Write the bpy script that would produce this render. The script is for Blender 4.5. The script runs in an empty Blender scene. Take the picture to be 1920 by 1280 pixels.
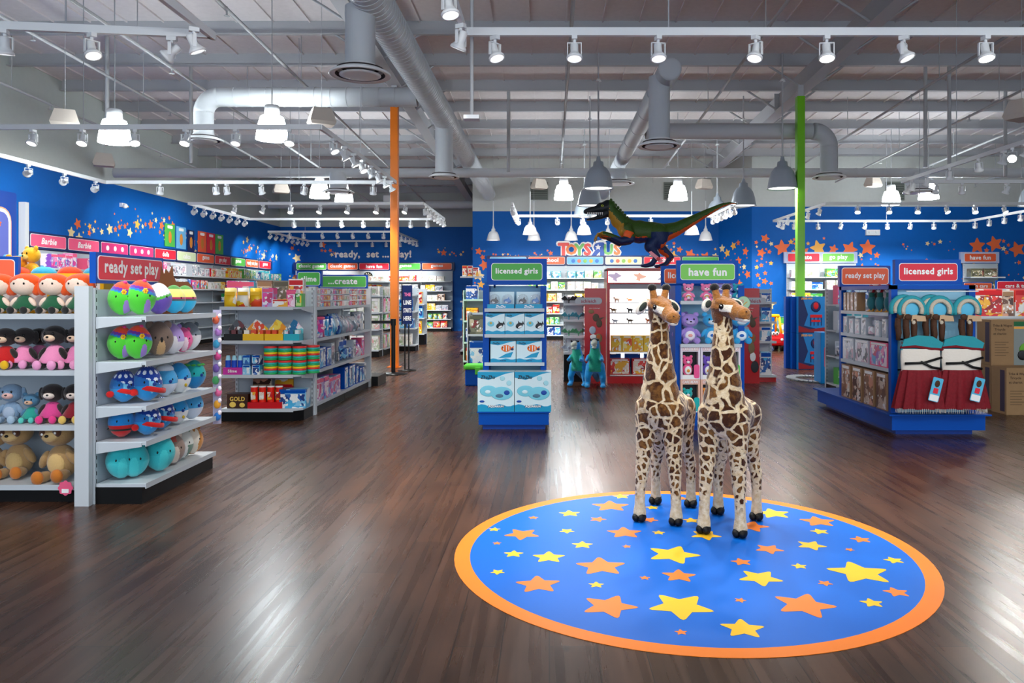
import bpy, bmesh, math, random
from mathutils import Vector, Matrix
scene = bpy.context.scene
COL = scene.collection

# ---------------------------------------------------------------- camera
cam_d = bpy.data.cameras.new('camera'); cam = bpy.data.objects.new('camera', cam_d); COL.objects.link(cam)
cam.location = (0, 0, 1.32); cam.rotation_euler = (math.radians(90), 0, 0)
cam_d.sensor_width = 36; cam_d.lens = 27.0
cam_d.shift_x = -70 / 1920; cam_d.shift_y = -86 / 1920
cam_d.clip_start = .05; cam_d.clip_end = 200
scene.camera = cam
scene.view_settings.view_transform = 'Standard'; scene.view_settings.look = 'None'
scene.view_settings.gamma = 1; scene.view_settings.use_curve_mapping = False
scene.view_settings.exposure = -0.08
cy = scene.cycles
try:
    cy.use_denoising = True; cy.max_bounces = 7; cy.diffuse_bounces = 4; cy.glossy_bounces = 3
    cy.transmission_bounces = 4; cy.sample_clamp_indirect = 4; cy.caustics_reflective = False; cy.caustics_refractive = False
    cy.use_light_tree = True
except Exception: pass

# ---------------------------------------------------------------- daylight through the shop front behind the camera
world = bpy.data.worlds.new('world'); scene.world = world; world.use_nodes = True
world.node_tree.nodes['Background'].inputs[0].default_value = (.78, .88, 1, 1)
world.node_tree.nodes['Background'].inputs[1].default_value = 3.2

# light strengths (W)
PENDANT_E, PENDANT_DOWN, DOME_DOWN, SPOT_W = 52.0, 40.0, 60.0, 140.0

# ---------------------------------------------------------------- helpers
def lin(h):
    h = h.lstrip('#'); r = []
    for i in (0, 2, 4):
        c = int(h[i:i+2], 16) / 255
        r.append(c / 12.92 if c <= .04045 else ((c + .055) / 1.055) ** 2.4)
    return (*r, 1)
MATS = {}
def mat(name, col, rough=.5, metal=0, emit=0, bump=None, coat=0, alpha=1, sheen=0, noise=0, ecol=None, spec=None):
    if name in MATS: return MATS[name]
    m = bpy.data.materials.new(name); m.use_nodes = True; nt = m.node_tree; b = nt.nodes['Principled BSDF']
    c = lin(col) if isinstance(col, str) else (*col, 1)
    b.inputs['Base Color'].default_value = c; b.inputs['Roughness'].default_value = rough; b.inputs['Metallic'].default_value = metal
    if coat: b.inputs['Coat Weight'].default_value = coat; b.inputs['Coat Roughness'].default_value = .15
    b.inputs['Specular IOR Level'].default_value = .3 if spec is None else spec
    if sheen: b.inputs['Sheen Weight'].default_value = sheen
    if emit: b.inputs['Emission Color'].default_value = lin(ecol) if ecol else c; b.inputs['Emission Strength'].default_value = emit
    if alpha < 1: b.inputs['Alpha'].default_value = alpha
    if noise or bump:
        tc = nt.nodes.new('ShaderNodeTexCoord'); n = nt.nodes.new('ShaderNodeTexNoise')
        n.inputs['Scale'].default_value = bump[0] if bump else 12; n.inputs['Detail'].default_value = 3
        nt.links.new(tc.outputs['Object'], n.inputs['Vector'])
        if noise:
            mx = nt.nodes.new('ShaderNodeMix'); mx.data_type = 'RGBA'
            mx.inputs[6].default_value = tuple(x * (1 - noise) for x in c[:3]) + (1,); mx.inputs[7].default_value = tuple(min(1, x * (1 + noise)) for x in c[:3]) + (1,)
            nt.links.new(n.outputs['Fac'], mx.inputs[0]); nt.links.new(mx.outputs[2], b.inputs['Base Color'])
        if bump:
            bp = nt.nodes.new('ShaderNodeBump'); bp.inputs['Strength'].default_value = bump[1]; bp.inputs['Distance'].default_value = .01
            nt.links.new(n.outputs['Fac'], bp.inputs['Height']); nt.links.new(bp.outputs['Normal'], b.inputs['Normal'])
    MATS[name] = m; return m

def printed(name, cols, scale=(14, 14, 14), rough=.35, base=None, basew=.35, fine=0):
    """printed packaging: blocks of ink colours, different on every pack (object random), with some plain ground"""
    if name in MATS: return MATS[name]
    m = bpy.data.materials.new(name); m.use_nodes = True; nt = m.node_tree; b = nt.nodes['Principled BSDF']; N = nt.nodes.new; L = nt.links.new
    b.inputs['Roughness'].default_value = rough
    tc = N('ShaderNodeTexCoord'); oi = N('ShaderNodeObjectInfo'); mp = N('ShaderNodeMapping'); mp.inputs['Scale'].default_value = scale
    ad = N('ShaderNodeVectorMath'); ad.operation = 'SCALE'; ad.inputs[0].default_value = (17.3, 31.7, 23.1)
    L(oi.outputs['Random'], ad.inputs['Scale']); L(tc.outputs['Object'], mp.inputs['Vector']); L(ad.outputs[0], mp.inputs['Location'])
    v = N('ShaderNodeTexVoronoi'); v.inputs['Scale'].default_value = 1; v.distance = 'CHEBYCHEV'
    dn = N('ShaderNodeTexNoise'); dn.inputs['Scale'].default_value = 1.4; dn.inputs['Detail'].default_value = 3; L(mp.outputs[0], dn.inputs['Vector'])
    ds = N('ShaderNodeVectorMath'); ds.operation = 'MULTIPLY_ADD'; ds.inputs[1].default_value = (1.3, 1.3, 1.3); L(dn.outputs['Color'], ds.inputs[0]); L(mp.outputs[0], ds.inputs[2])
    L(ds.outputs[0], v.inputs['Vector'])
    sp = N('ShaderNodeSeparateColor'); L(v.outputs['Color'], sp.inputs[0])
    cr = N('ShaderNodeValToRGB'); cr.color_ramp.interpolation = 'CONSTANT'; el = cr.color_ramp.elements
    while len(el) < len(cols): el.new(.5)
    for i, c in enumerate(cols): el[i].position = i / len(cols); el[i].color = lin(c)
    L(sp.outputs[0], cr.inputs[0]); out = cr.outputs[0]
    if base:
        mx = N('ShaderNodeMix'); mx.data_type = 'RGBA'; g = N('ShaderNodeMath'); g.operation = 'LESS_THAN'; g.inputs[1].default_value = basew
        L(sp.outputs[1], g.inputs[0]); L(g.outputs[0], mx.inputs[0]); L(out, mx.inputs[6]); mx.inputs[7].default_value = lin(base); out = mx.outputs[2]
    if fine:
        v2 = N('ShaderNodeTexVoronoi'); v2.inputs['Scale'].default_value = fine; L(mp.outputs[0], v2.inputs['Vector'])
        s2 = N('ShaderNodeSeparateColor'); L(v2.outputs['Color'], s2.inputs[0]); g2 = N('ShaderNodeMath'); g2.operation = 'GREATER_THAN'; g2.inputs[1].default_value = .9
        L(s2.outputs[0], g2.inputs[0]); mx = N('ShaderNodeMix'); mx.data_type = 'RGBA'; L(g2.outputs[0], mx.inputs[0]); L(out, mx.inputs[6]); mx.inputs[7].default_value = lin('#f4f2ee'); out = mx.outputs[2]
    L(out, b.inputs['Base Color'])
    MATS[name] = m; return m

def link(o, parent=None):
    COL.objects.link(o)
    if parent is not None: o.parent = parent
    return o
def tag(o, label=None, cat=None, group=None, kind=None):
    if label: o['label'] = label
    if cat: o['category'] = cat
    if group: o['group'] = group
    if kind: o['kind'] = kind
    return o
def thing(name, label, cat, loc=(0, 0, 0), rz=0, group=None):
    o = bpy.data.objects.new(name, None); o.empty_display_size = .05; COL.objects.link(o)
    o.location = loc; o.rotation_euler = (0, 0, rz); return tag(o, label, cat, group)
def dup(root, loc, rz=None, label=None, group=None):
    kids = {}
    for o in root.get('_kids', []): pass
    r = root.copy(); COL.objects.link(r); r.location = loc
    if rz is not None: r.rotation_euler = (0, 0, rz) if not isinstance(rz, (tuple, list)) else rz
    if label: r['label'] = label
    if group: r['group'] = group
    for ch in KIDS.get(root.name, []):
        c = ch.copy(); COL.objects.link(c); c.parent = r
        for g in KIDS.get(ch.name, []):
            d = g.copy(); COL.objects.link(d); d.parent = c
    return r
KIDS = {}

class MB:
    def __init__(s): s.v = []; s.f = []; s.m = []; s.s = []; s.mats = []
    def mi(s, m):
        if m not in s.mats: s.mats.append(m)
        return s.mats.index(m)
    def add(s, vs, fs, m, smooth=False, M=None):
        k = len(s.v); s.v += [tuple(M @ Vector(v)) if M else tuple(v) for v in vs]; i = s.mi(m)
        for f in fs: s.f.append([k + j for j in f]); s.m.append(i); s.s.append(smooth)
        return s
    def box(s, x0, x1, y0, y1, z0, z1, m, M=None):
        vs = [(x, y, z) for z in (z0, z1) for y in (y0, y1) for x in (x0, x1)]
        return s.add(vs, [(0, 2, 3, 1), (4, 5, 7, 6), (0, 1, 5, 4), (2, 6, 7, 3), (0, 4, 6, 2), (1, 3, 7, 5)], m, False, M)
    def rbox(s, x0, x1, y0, y1, z0, z1, m, r=.01, M=None):          # box with chamfered vertical and top edges
        bm = bmesh.new(); bmesh.ops.create_cube(bm, size=1)
        for v in bm.verts: v.co = Vector(((x0+x1)/2 + v.co.x*(x1-x0), (y0+y1)/2 + v.co.y*(y1-y0), (z0+z1)/2 + v.co.z*(z1-z0)))
        bmesh.ops.bevel(bm, geom=bm.edges[:], offset=r, segments=2, affect='EDGES', profile=.6)
        bm.verts.index_update(); s.add([v.co[:] for v in bm.verts], [[v.index for v in f.verts] for f in bm.faces], m, False, M); bm.free(); return s
    def cyl(s, p0, p1, r0, m, r1=None, n=12, caps=True, smooth=True):
        p0, p1 = Vector(p0), Vector(p1); r1 = r0 if r1 is None else r1; d = (p1 - p0).normalized()
        a = d.orthogonal().normalized(); b = d.cross(a)
        vs = [p + (a * math.cos(t) + b * math.sin(t)) * r for p, r in ((p0, r0), (p1, r1)) for t in [2*math.pi*i/n for i in range(n)]]
        s.add(vs, [(i, (i+1) % n, n + (i+1) % n, n + i) for i in range(n)], m, smooth)
        if caps: s.add(vs[:n], [list(range(n))[::-1]], m); s.add(vs[n:], [list(range(n))], m)
        return s
    def tube(s, pts, r, m, n=8):
        pts = [Vector(p) for p in pts]; rs = r if isinstance(r, (list, tuple)) else [r] * len(pts); vs = []; a = None
        for i, p in enumerate(pts):
            d = (pts[min(i+1, len(pts)-1)] - pts[max(i-1, 0)]).normalized()
            a = d.orthogonal().normalized() if a is None else (a - d * a.dot(d)).normalized(); b = d.cross(a)
            vs += [p + (a * math.cos(2*math.pi*k/n) + b * math.sin(2*math.pi*k/n)) * rs[i] for k in range(n)]
        fs = [(i*n + k, i*n + (k+1) % n, (i+1)*n + (k+1) % n, (i+1)*n + k) for i in range(len(pts)-1) for k in range(n)]
        fs += [list(range(n))[::-1], [(len(pts)-1)*n + k for k in range(n)]]
        return s.add(vs, fs, m, True)
    def lathe(s, prof, m, n=20, M=None, smooth=True, fm=None):
        vs = [(r * math.cos(2*math.pi*k/n), r * math.sin(2*math.pi*k/n), z) for r, z in prof for k in range(n)]
        fs = [(i*n + k, i*n + (k+1) % n, (i+1)*n + (k+1) % n, (i+1)*n + k) for i in range(len(prof)-1) for k in range(n)]
        if fm:
            for f in fs:
                c = sum((Vector(vs[j]) for j in f), Vector()) / 4; s.add([vs[j] for j in f], [(0, 1, 2, 3)], fm(c), smooth, M)
            return s
        return s.add(vs, fs, m, smooth, M)
    def ell(s, c, r, m, n=16, M=None, rot=None, fm=None):
        if not isinstance(r, (tuple, list)): r = (r, r, r)
        k = n // 2; vs = [(0, 0, -1)]; 
        for i in range(1, k):
            t = math.pi * i / k
            vs += [(math.sin(t) * math.cos(2*math.pi*j/n), math.sin(t) * math.sin(2*math.pi*j/n), -math.cos(t)) for j in range(n)]
        vs.append((0, 0, 1)); T = len(vs) - 1
        fs = [(0, 1 + (j+1) % n, 1 + j) for j in range(n)]
        for i in range(k-2): fs += [(1 + i*n + j, 1 + i*n + (j+1) % n, 1 + (i+1)*n + (j+1) % n, 1 + (i+1)*n + j) for j in range(n)]
        fs += [(1 + (k-2)*n + j, 1 + (k-2)*n + (j+1) % n, T) for j in range(n)]
        R = Matrix.LocRotScale(Vector(c), rot, Vector(r)) if rot is not None else Matrix.LocRotScale(Vector(c), None, Vector(r))
        vs = [R @ Vector(v) for v in vs]
        if fm:
            b = len(s.v); s.v += [tuple(M @ v) if M else tuple(v) for v in vs]
            for f in fs:
                q = sum((vs[j] for j in f), Vector()) / len(f)
                s.f.append([b + j for j in f]); s.m.append(s.mi(fm(q))); s.s.append(True)
            return s
        return s.add(vs, fs, m, True, M)
    def prism(s, pts, y0, y1, m, M=None, smooth=False):             # outline in x,z extruded along y
        n = len(pts); vs = [(x, y0, z) for x, z in pts] + [(x, y1, z) for x, z in pts]
        return s.add(vs, [list(range(n)), [n + i for i in range(n)][::-1]] + [(i, n + i, n + (i+1) % n, (i+1) % n) for i in range(n)], m, smooth, M)
    def slab(s, pts, z0, z1, m, M=None):                             # outline in x,y extruded along z
        n = len(pts); vs = [(x, y, z0) for x, y in pts] + [(x, y, z1) for x, y in pts]
        return s.add(vs, [list(range(n))[::-1], [n + i for i in range(n)]] + [(i, (i+1) % n, n + (i+1) % n, n + i) for i in range(n)], m, False, M)
    def mesh(s, name='mesh'):
        me = bpy.data.meshes.new(name); me.from_pydata(s.v, [], s.f)
        for m in s.mats: me.materials.append(m)
        me.polygons.foreach_set('material_index', s.m); me.polygons.foreach_set('use_smooth', s.s); me.update(); return me
    def build(s, name, parent=None, loc=None, rz=0):
        o = bpy.data.objects.new(name, s.mesh(name)); link(o, parent)
        if loc is not None: o.location = loc
        if rz: o.rotation_euler = (0, 0, rz)
        if parent is not None: KIDS.setdefault(parent.name, []).append(o)
        return o
def put(me, name, parent=None, loc=(0, 0, 0), rz=0):
    o = bpy.data.objects.new(name, me); link(o, parent); o.location = loc
    if rz: o.rotation_euler = (0, 0, rz) if not isinstance(rz, (tuple, list)) else rz
    if parent is not None: KIDS.setdefault(parent.name, []).append(o)
    return o

TXT = {}
def text_mesh(t, h, m, bold=.02, depth=.004, sx=1.0, maxw=None, shear=0, space=1.0, mirror=False):
    """lettering standing in the x,z plane, facing -y, centred on its origin"""
    key = (t, h, m.name, bold, depth, sx, maxw, shear, mirror)
    if key in TXT: return TXT[key]
    cu = bpy.data.curves.new('lettering', 'FONT'); cu.body = t; cu.size = 1; cu.align_x = 'CENTER'; cu.align_y = 'CENTER'
    cu.resolution_u = 2; cu.shear = shear; cu.space_character = 1 + bold*2.2; cu.extrude = 0
    ob = bpy.data.objects.new('lettering', cu); base = bpy.data.meshes.new_from_object(ob); bpy.data.objects.remove(ob)
    xs = [v.co.x for v in base.vertices]; ys = [v.co.y for v in base.vertices]
    cx, cz, w, hh = (min(xs)+max(xs))/2, (min(ys)+max(ys))/2, max(xs)-min(xs), max(ys)-min(ys)
    k = h / .72; kx = k * sx
    if maxw and (w + 2*bold) * kx > maxw: kx = maxw / (w + 2*bold)
    mb = MB(); fs = [list(p.vertices) for p in base.polygons]; sg = -1 if mirror else 1
    if mirror: fs = [f[::-1] for f in fs]
    dirs = [(0, 0)] + ([(math.cos(a*math.pi/4), math.sin(a*math.pi/4)) for a in range(8)] if bold > .015 else [])
    for i, (dx_, dz_) in enumerate(dirs):                            # strokes thickened and rounded by repeating the glyph around a small circle
        mb.add([((v.co.x - cx + dx_*bold) * kx * sg, -depth - i*2e-5, (v.co.y - cz + dz_*bold) * k) for v in base.vertices], fs, m)
    me = mb.mesh('lettering')
    TXT[key] = me; return me

ORD = 'first second third fourth fifth sixth seventh eighth ninth tenth eleventh twelfth thirteenth fourteenth fifteenth sixteenth seventeenth eighteenth nineteenth twentieth'.split()
def nth(i):
    if i < 20: return ORD[i]
    if i < 29: return 'twenty-' + ORD[i - 20]
    if i == 29: return 'thirtieth'
    return ('thirty-' if i < 39 else 'forty-') + ORD[(i - 30) % 10]
def W(px, py, Y): return Vector(((px - 1030) / 1440 * Y, Y, 1.32 - (py - 554) / 1440 * Y))
def PX(px, Y): return (px - 1030) / 1440 * Y
def PZ(py, Y): return 1.32 - (py - 554) / 1440 * Y
def star_pts(r, rot=0, inner=.5, cx=0, cy=0, rnd=True):
    p = []
    for k in range(5):
        a = rot + k * 2*math.pi/5
        for da, rr in ((-.09, .93), (0, 1.0), (.09, .93)) if rnd else ((0, 1),): p.append((cx + rr*r*math.sin(a+da), cy + rr*r*math.cos(a+da)))
        a2 = a + math.pi/5; p.append((cx + inner*r*math.sin(a2), cy + inner*r*math.cos(a2)))
    return p
def star_fan(mb, pts3, c3, m):
    n = len(pts3); mb.add([c3] + pts3, [(0, 1 + i, 1 + (i+1) % n) for i in range(n)], m)
def rrect(w, h, r, n=4):
    p = []
    for cx, cz, a0 in ((w/2-r, h/2-r, 0), (-w/2+r, h/2-r, 90), (-w/2+r, -h/2+r, 180), (w/2-r, -h/2+r, 270)):
        for i in range(n+1):
            a = math.radians(a0 + 90*i/n); p.append((cx + r*math.cos(a), cz + r*math.sin(a)))
    return p

def baked(ob, name, fm=None, mats=None):
    """evaluate the modifiers of a helper object, return the finished mesh and remove the helper"""
    dg = bpy.context.evaluated_depsgraph_get(); me = bpy.data.meshes.new_from_object(ob.evaluated_get(dg)); me.name = name
    bpy.data.objects.remove(ob); me.materials.clear()
    for m in mats: me.materials.append(m)
    idx = [fm(p.center, p.normal) if fm else 0 for p in me.polygons]
    me.polygons.foreach_set('material_index', idx); me.polygons.foreach_set('use_smooth', [True] * len(idx)); me.update(); return me
def blob(chains, name, mats, fm=None, voxel=.01, smooth=6):
    """one continuous skin over chains of (point, radius); radius may be (rx,ry,rz)"""
    mb = MB(); m = mats[0]
    for ch in chains:
        for i, (p, r) in enumerate(ch):
            mb.ell(p, r, m, 16)
            if i:
                q, rq = ch[i-1]; a, b = (r if not isinstance(r, (tuple, list)) else min(r)), (rq if not isinstance(rq, (tuple, list)) else min(rq))
                mb.cyl(q, p, b, m, a, 16)
    ob = bpy.data.objects.new('skin', mb.mesh()); COL.objects.link(ob)
    r = ob.modifiers.new('r', 'REMESH'); r.mode = 'VOXEL'; r.voxel_size = voxel
    s = ob.modifiers.new('s', 'SMOOTH'); s.factor = .6; s.iterations = smooth
    return baked(ob, name, fm, mats)
# ---------------------------------------------------------------- materials
WHITE = mat('white_paint', '#ccd2d6', .4); SHELFW = mat('shelf_white', '#c2cad0', .4); BACKW = mat('panel_white', '#b4bfc8', .45)
WHITE2 = mat('white_fitting', '#eceff0', .35); BLACK = mat('black', '#0c0c0d', .35); KICK = mat('kick_black', '#050506', .5, spec=.2)
BLUE = mat('fixture_blue', '#004cac', .4, spec=.15); DBLUE = mat('fixture_dark_blue', '#0a3f9c', .35); NAVY = mat('navy', '#14275c', .4)
WALLBLUE = mat('wall_blue', '#035cb0', .55, noise=.06, spec=.2); WALLW = mat('wall_plaster', '#c4ccc8', .8, noise=.04); UPPER = mat('upper_wall', '#cdd1cd', .85, noise=.05)
DECK = mat('roof_deck', '#e6e0e0', .8, noise=.08); STEEL = mat('painted_steel', '#b4b6ba', .55); DUCT = mat('duct_paint', '#ccd1d4', .45); DUCT2 = mat('duct_paint_dull', '#b9bdc2', .55)
ORANGE = mat('orange_paint', '#ef7d0a', .35, coat=.3); GREEN = mat('green_paint', '#6fbf12', .35, coat=.3)
RED = mat('red', '#c8141e', .35); REDP = mat('placard_red', '#e0293f', .4); GREENP = mat('placard_green', '#4fae4a', .4); ORANGEP = mat('placard_orange', '#f0633a', .4)
PINKP = mat('placard_pink', '#ef5f86', .4); MAGP = mat('placard_magenta', '#c93a78', .4); PALEP = mat('placard_pale', '#dcecc0', .4); SKYP = mat('placard_sky', '#6cb4e4', .4); LIMEP = mat('placard_lime', '#7ed05a', .4)
LETTER = mat('letter_white', '#f8f8f6', .5); STARO = mat('star_orange', '#f0703c', .45); STARY = mat('star_yellow', '#f6b24a', .45); STARL = mat('star_pale', '#f2d9a0', .45)
PEARL = mat('lamp_grey', '#9aa4ae', .4); DOMEW = mat('dome_white', '#e9ecee', .35)
LAMP = mat('lit_glass', '#ffffff', .3, emit=PENDANT_E, ecol='#f2fbff'); LENS = mat('lit_lens', '#ffffff', .3, emit=45, ecol='#fff8ee'); LENSOFF = mat('dim_lens', '#e8ecee', .2, emit=1.2, ecol='#ffffff')
DOMELIT = mat('dome_inside', '#ffffff', .4, emit=3.0, ecol='#ffffff')
CLEAR = None
def clear_plastic():
    m = bpy.data.materials.new('clear_plastic'); m.use_nodes = True; b = m.node_tree.nodes['Principled BSDF']
    b.inputs['Base Color'].default_value = (.9, .95, 1, 1); b.inputs['Roughness'].default_value = .08; b.inputs['Alpha'].default_value = .22; b.inputs['IOR'].default_value = 1.45
    return m
CLEAR = clear_plastic()
def floor_mat():
    m = bpy.data.materials.new('wood_planks'); m.use_nodes = True; nt = m.node_tree; b = nt.nodes['Principled BSDF']; N = nt.nodes.new; L = nt.links.new
    tc = N('ShaderNodeTexCoord'); mp = N('ShaderNodeMapping'); mp.inputs['Rotation'].default_value = (0, 0, math.pi/2); L(tc.outputs['Object'], mp.inputs[0])
    br = N('ShaderNodeTexBrick'); br.offset = .37; br.offset_frequency = 2; br.inputs['Scale'].default_value = 1; br.inputs['Brick Width'].default_value = 1.22; br.inputs['Row Height'].default_value = .18
    br.inputs['Mortar Size'].default_value = .0028; br.inputs['Mortar Smooth'].default_value = .3; br.inputs['Bias'].default_value = 0
    br.inputs['Color1'].default_value = (0, 0, 0, 1); br.inputs['Color2'].default_value = (1, 1, 1, 1); br.inputs['Mortar'].default_value = (.5, .5, .5, 1); L(mp.outputs[0], br.inputs['Vector'])
    grain = N('ShaderNodeMapping'); grain.inputs['Scale'].default_value = (.45, 11, 1); L(mp.outputs[0], grain.inputs[0])
    n1 = N('ShaderNodeTexNoise'); n1.inputs['Scale'].default_value = 2.2; n1.inputs['Detail'].default_value = 3.5; n1.inputs['Distortion'].default_value = .15; L(grain.outputs[0], n1.inputs['Vector'])
    blot = N('ShaderNodeMapping'); blot.inputs['Scale'].default_value = (.9, 2.6, 1); L(mp.outputs[0], blot.inputs[0])
    n2 = N('ShaderNodeTexNoise'); n2.inputs['Scale'].default_value = 2.4; n2.inputs['Detail'].default_value = 4; L(blot.outputs[0], n2.inputs['Vector'])
    a = N('ShaderNodeMath'); a.operation = 'MULTIPLY_ADD'; L(br.outputs['Color'], a.inputs[0]); a.inputs[1].default_value = .34; L(n1.outputs['Fac'], a.inputs[2])
    a2 = N('ShaderNodeMath'); a2.operation = 'MULTIPLY_ADD'; L(n2.outputs['Fac'], a2.inputs[0]); a2.inputs[1].default_value = .9; L(a.outputs[0], a2.inputs[2])
    cr = N('ShaderNodeValToRGB'); L(a2.outputs[0], cr.inputs[0]); e = cr.color_ramp.elements
    mr = N('ShaderNodeMapRange'); mr.inputs['From Min'].default_value = .65; mr.inputs['From Max'].default_value = 1.5; L(a2.outputs[0], mr.inputs[0]); L(mr.outputs[0], cr.inputs[0])
    e[0].position = 0; e[0].color = lin('#2c1a11'); e[1].position = 1; e[1].color = lin('#583a29'); k = e.new(.45); k.color = lin('#3f2719')
    kn = N('ShaderNodeTexVoronoi'); kn.inputs['Scale'].default_value = 2.1; km = N('ShaderNodeMapping'); km.inputs['Scale'].default_value = (1, 1.8, 1); L(mp.outputs[0], km.inputs[0]); L(km.outputs[0], kn.inputs['Vector'])
    kr = N('ShaderNodeMapRange'); kr.inputs['From Min'].default_value = .02; kr.inputs['From Max'].default_value = .07; kr.inputs['To Min'].default_value = .35; L(kn.outputs['Distance'], kr.inputs[0])
    mo = N('ShaderNodeMapRange'); mo.inputs['To Min'].default_value = 1; mo.inputs['To Max'].default_value = .35; L(br.outputs['Fac'], mo.inputs[0])
    mu = N('ShaderNodeMath'); mu.operation = 'MULTIPLY'; L(kr.outputs[0], mu.inputs[0]); L(mo.outputs[0], mu.inputs[1])
    mx = N('ShaderNodeMix'); mx.data_type = 'RGBA'; mx.blend_type = 'MULTIPLY'; mx.inputs[0].default_value = 1; L(cr.outputs[0], mx.inputs[6]); L(mu.outputs[0], mx.inputs[7]); L(mx.outputs[2], b.inputs['Base Color'])
    rr = N('ShaderNodeMapRange'); rr.inputs['To Min'].default_value = .2; rr.inputs['To Max'].default_value = .36; L(n1.outputs['Fac'], rr.inputs[0]); L(rr.outputs[0], b.inputs['Roughness'])
    hh = N('ShaderNodeMath'); hh.operation = 'MULTIPLY_ADD'; L(br.outputs['Fac'], hh.inputs[0]); hh.inputs[1].default_value = -1.0; gm = N('ShaderNodeMath'); gm.operation = 'MULTIPLY'; gm.inputs[1].default_value = .22; L(n1.outputs['Fac'], gm.inputs[0]); L(gm.outputs[0], hh.inputs[2])
    bp = N('ShaderNodeBump'); bp.inputs['Strength'].default_value = .12; bp.inputs['Distance'].default_value = .003; L(hh.outputs[0], bp.inputs['Height']); L(bp.outputs[0], b.inputs['Normal'])
    b.inputs['Specular IOR Level'].default_value = .4
    return m
FLOORM = floor_mat()
# ---------------------------------------------------------------- the room
XL, XR, YF = -10.1, 16.0, -3.5
YB, YT, YR, BT = 28.8, 23.5, 22.3, 3.9        # games wall, middle wall, right wall, top of the blue paint
RT = lambda Y: 6.35 - .0354 * Y                # roof deck height
def struct(mb, name, parent=None):
    o = mb.build(name, parent)
    if parent is None: o['kind'] = 'structure'
    return o
struct(MB().box(XL-.2, XR+.2, YF-.2, YB+.3, -.1, 0, FLOORM), 'floor')
# roof: deck with standing seams, purlins and girders
m = MB(); nY = 20
for i in range(nY):
    y0, y1 = YF + (YB - YF + .3) * i / nY, YF + (YB - YF + .3) * (i+1) / nY
    m.add([(XL-.2, y0, RT(y0)), (XR+.2, y0, RT(y0)), (XR+.2, y1, RT(y1)), (XL-.2, y1, RT(y1))], [(0, 1, 2, 3)], DECK)
k = XL
while k < XR:
    for j in range(3):
        y0, y1 = YF + 11 * j, min(YB + .3, YF + 11 * (j + 1))
        m.add([(k, y0, RT(y0)-.03), (k+.02, y0, RT(y0)-.03), (k+.02, y1, RT(y1)-.03), (k, y1, RT(y1)-.03), (k, y0, RT(y0)), (k, y1, RT(y1)), (k+.02, y0, RT(y0)), (k+.02, y1, RT(y1))],
              [(0, 3, 2, 1), (0, 4, 5, 3), (1, 2, 7, 6)], DECK)
    k += .61
ceiling = struct(m, 'ceiling')
y = -1.15
while y < YB:
    t = RT(y)
    MB().box(XL, XR, y, y+.015, t-.24, t, STEEL).box(XL, XR, y-.07, y, t-.24, t-.225, STEEL).box(XL, XR, y+.015, y+.08, t-.012, t, STEEL).build('purlin', ceiling)
    y += 1.55
for gx in (-2.86, 4.8):
    g = MB(); zb = lambda Y: 5.7 - .0354 * Y
    def ramp(x0, x1, a, b):
        y0, y1 = YF, (YT if gx > 0 else YB)
        g.add([(x, yy, z) for yy in (y0, y1) for x, z in ((x0, a(yy)), (x1, a(yy)), (x1, b(yy)), (x0, b(yy)))], [(0, 1, 2, 3), (7, 6, 5, 4), (0, 4, 5, 1), (3, 2, 6, 7), (0, 3, 7, 4), (1, 5, 6, 2)], STEEL)
    ramp(gx-.12, gx+.12, zb, lambda Y: zb(Y)+.015); ramp(gx-.01, gx+.01, lambda Y: zb(Y)+.015, lambda Y: RT(Y)-.25)
    for yy in range(-2, 28, 3): g.box(gx-.11, gx+.11, yy, yy+.012, zb(yy)+.015, RT(yy)-.26, STEEL)
    g.build('girder', ceiling)
    for j in range(14):                                             # flange braces from purlin to girder
        yy = -1.15 + 1.55 * (2 + j)
        for sx in (-1, 1): MB().cyl((gx + sx*.1, yy, zb(yy)+.03), (gx + sx*.75, yy, RT(yy)-.2), .02, STEEL, n=6).build('flange_brace', ceiling)

random.seed(5)
def wall_stars(mb, frame, spots):
    """frame(u, z, off) -> point on the wall; raised print of stars"""
    done = []
    for u, z, r, mt, rot in sorted(spots, key=lambda q: -q[2]):
        if any((u-a)**2 + (z-b)**2 < (r + c)**2 * .8 for a, b, c in done): continue
        done.append((u, z, r))
        star_fan(mb, [frame(a, b, .004) for a, b in star_pts(r, rot, .52, u, z)], frame(u, z, .004), mt)
def swoosh(u0, u1, zc, amp, n, rmax, band=.22, ph=0.0):
    out = []
    for i in range(n):
        t = random.random(); u = u0 + (u1-u0)*t; z = zc + amp*math.sin(t*2*math.pi + ph) + random.gauss(0, band*.5)
        r = rmax * random.choice((.2, .25, .3, .35, .5, .6, 1)); out.append((u, z, r, random.choice((STARO, STARY, STARO, STARL)), random.uniform(-.4, .4)))
    return out
def column_stars(u0, u1, z0, z1, n, rmax=.13):
    return [(random.uniform(u0, u1), random.uniform(z0, z1), rmax * random.choice((.2, .25, .3, .45, .5, .7, 1)), random.choice((STARO, STARY, STARO, STARL)), random.uniform(-.4, .4)) for _ in range(n)]
# left wall
wl = struct(MB().box(XL-.15, XL, YF, YB, 0, BT, WALLBLUE), 'wall_left')
MB().box(XL-.15, XL-.01, YF, YB, BT, 6.4, WALLW).build('upper_wall', wl)
fl = lambda u, z, o: (XL + o, u, z)
s = MB(); wall_stars(s, fl, swoosh(16.2, 22.3, 2.95, -.22, 120, .13, .28, 1.2) + swoosh(22.6, 23.6, 2.75, .05, 14, .1) + swoosh(25.2, 28.5, 2.8, .1, 60, .13, .25)); s.build('star_print', wl)
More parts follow.
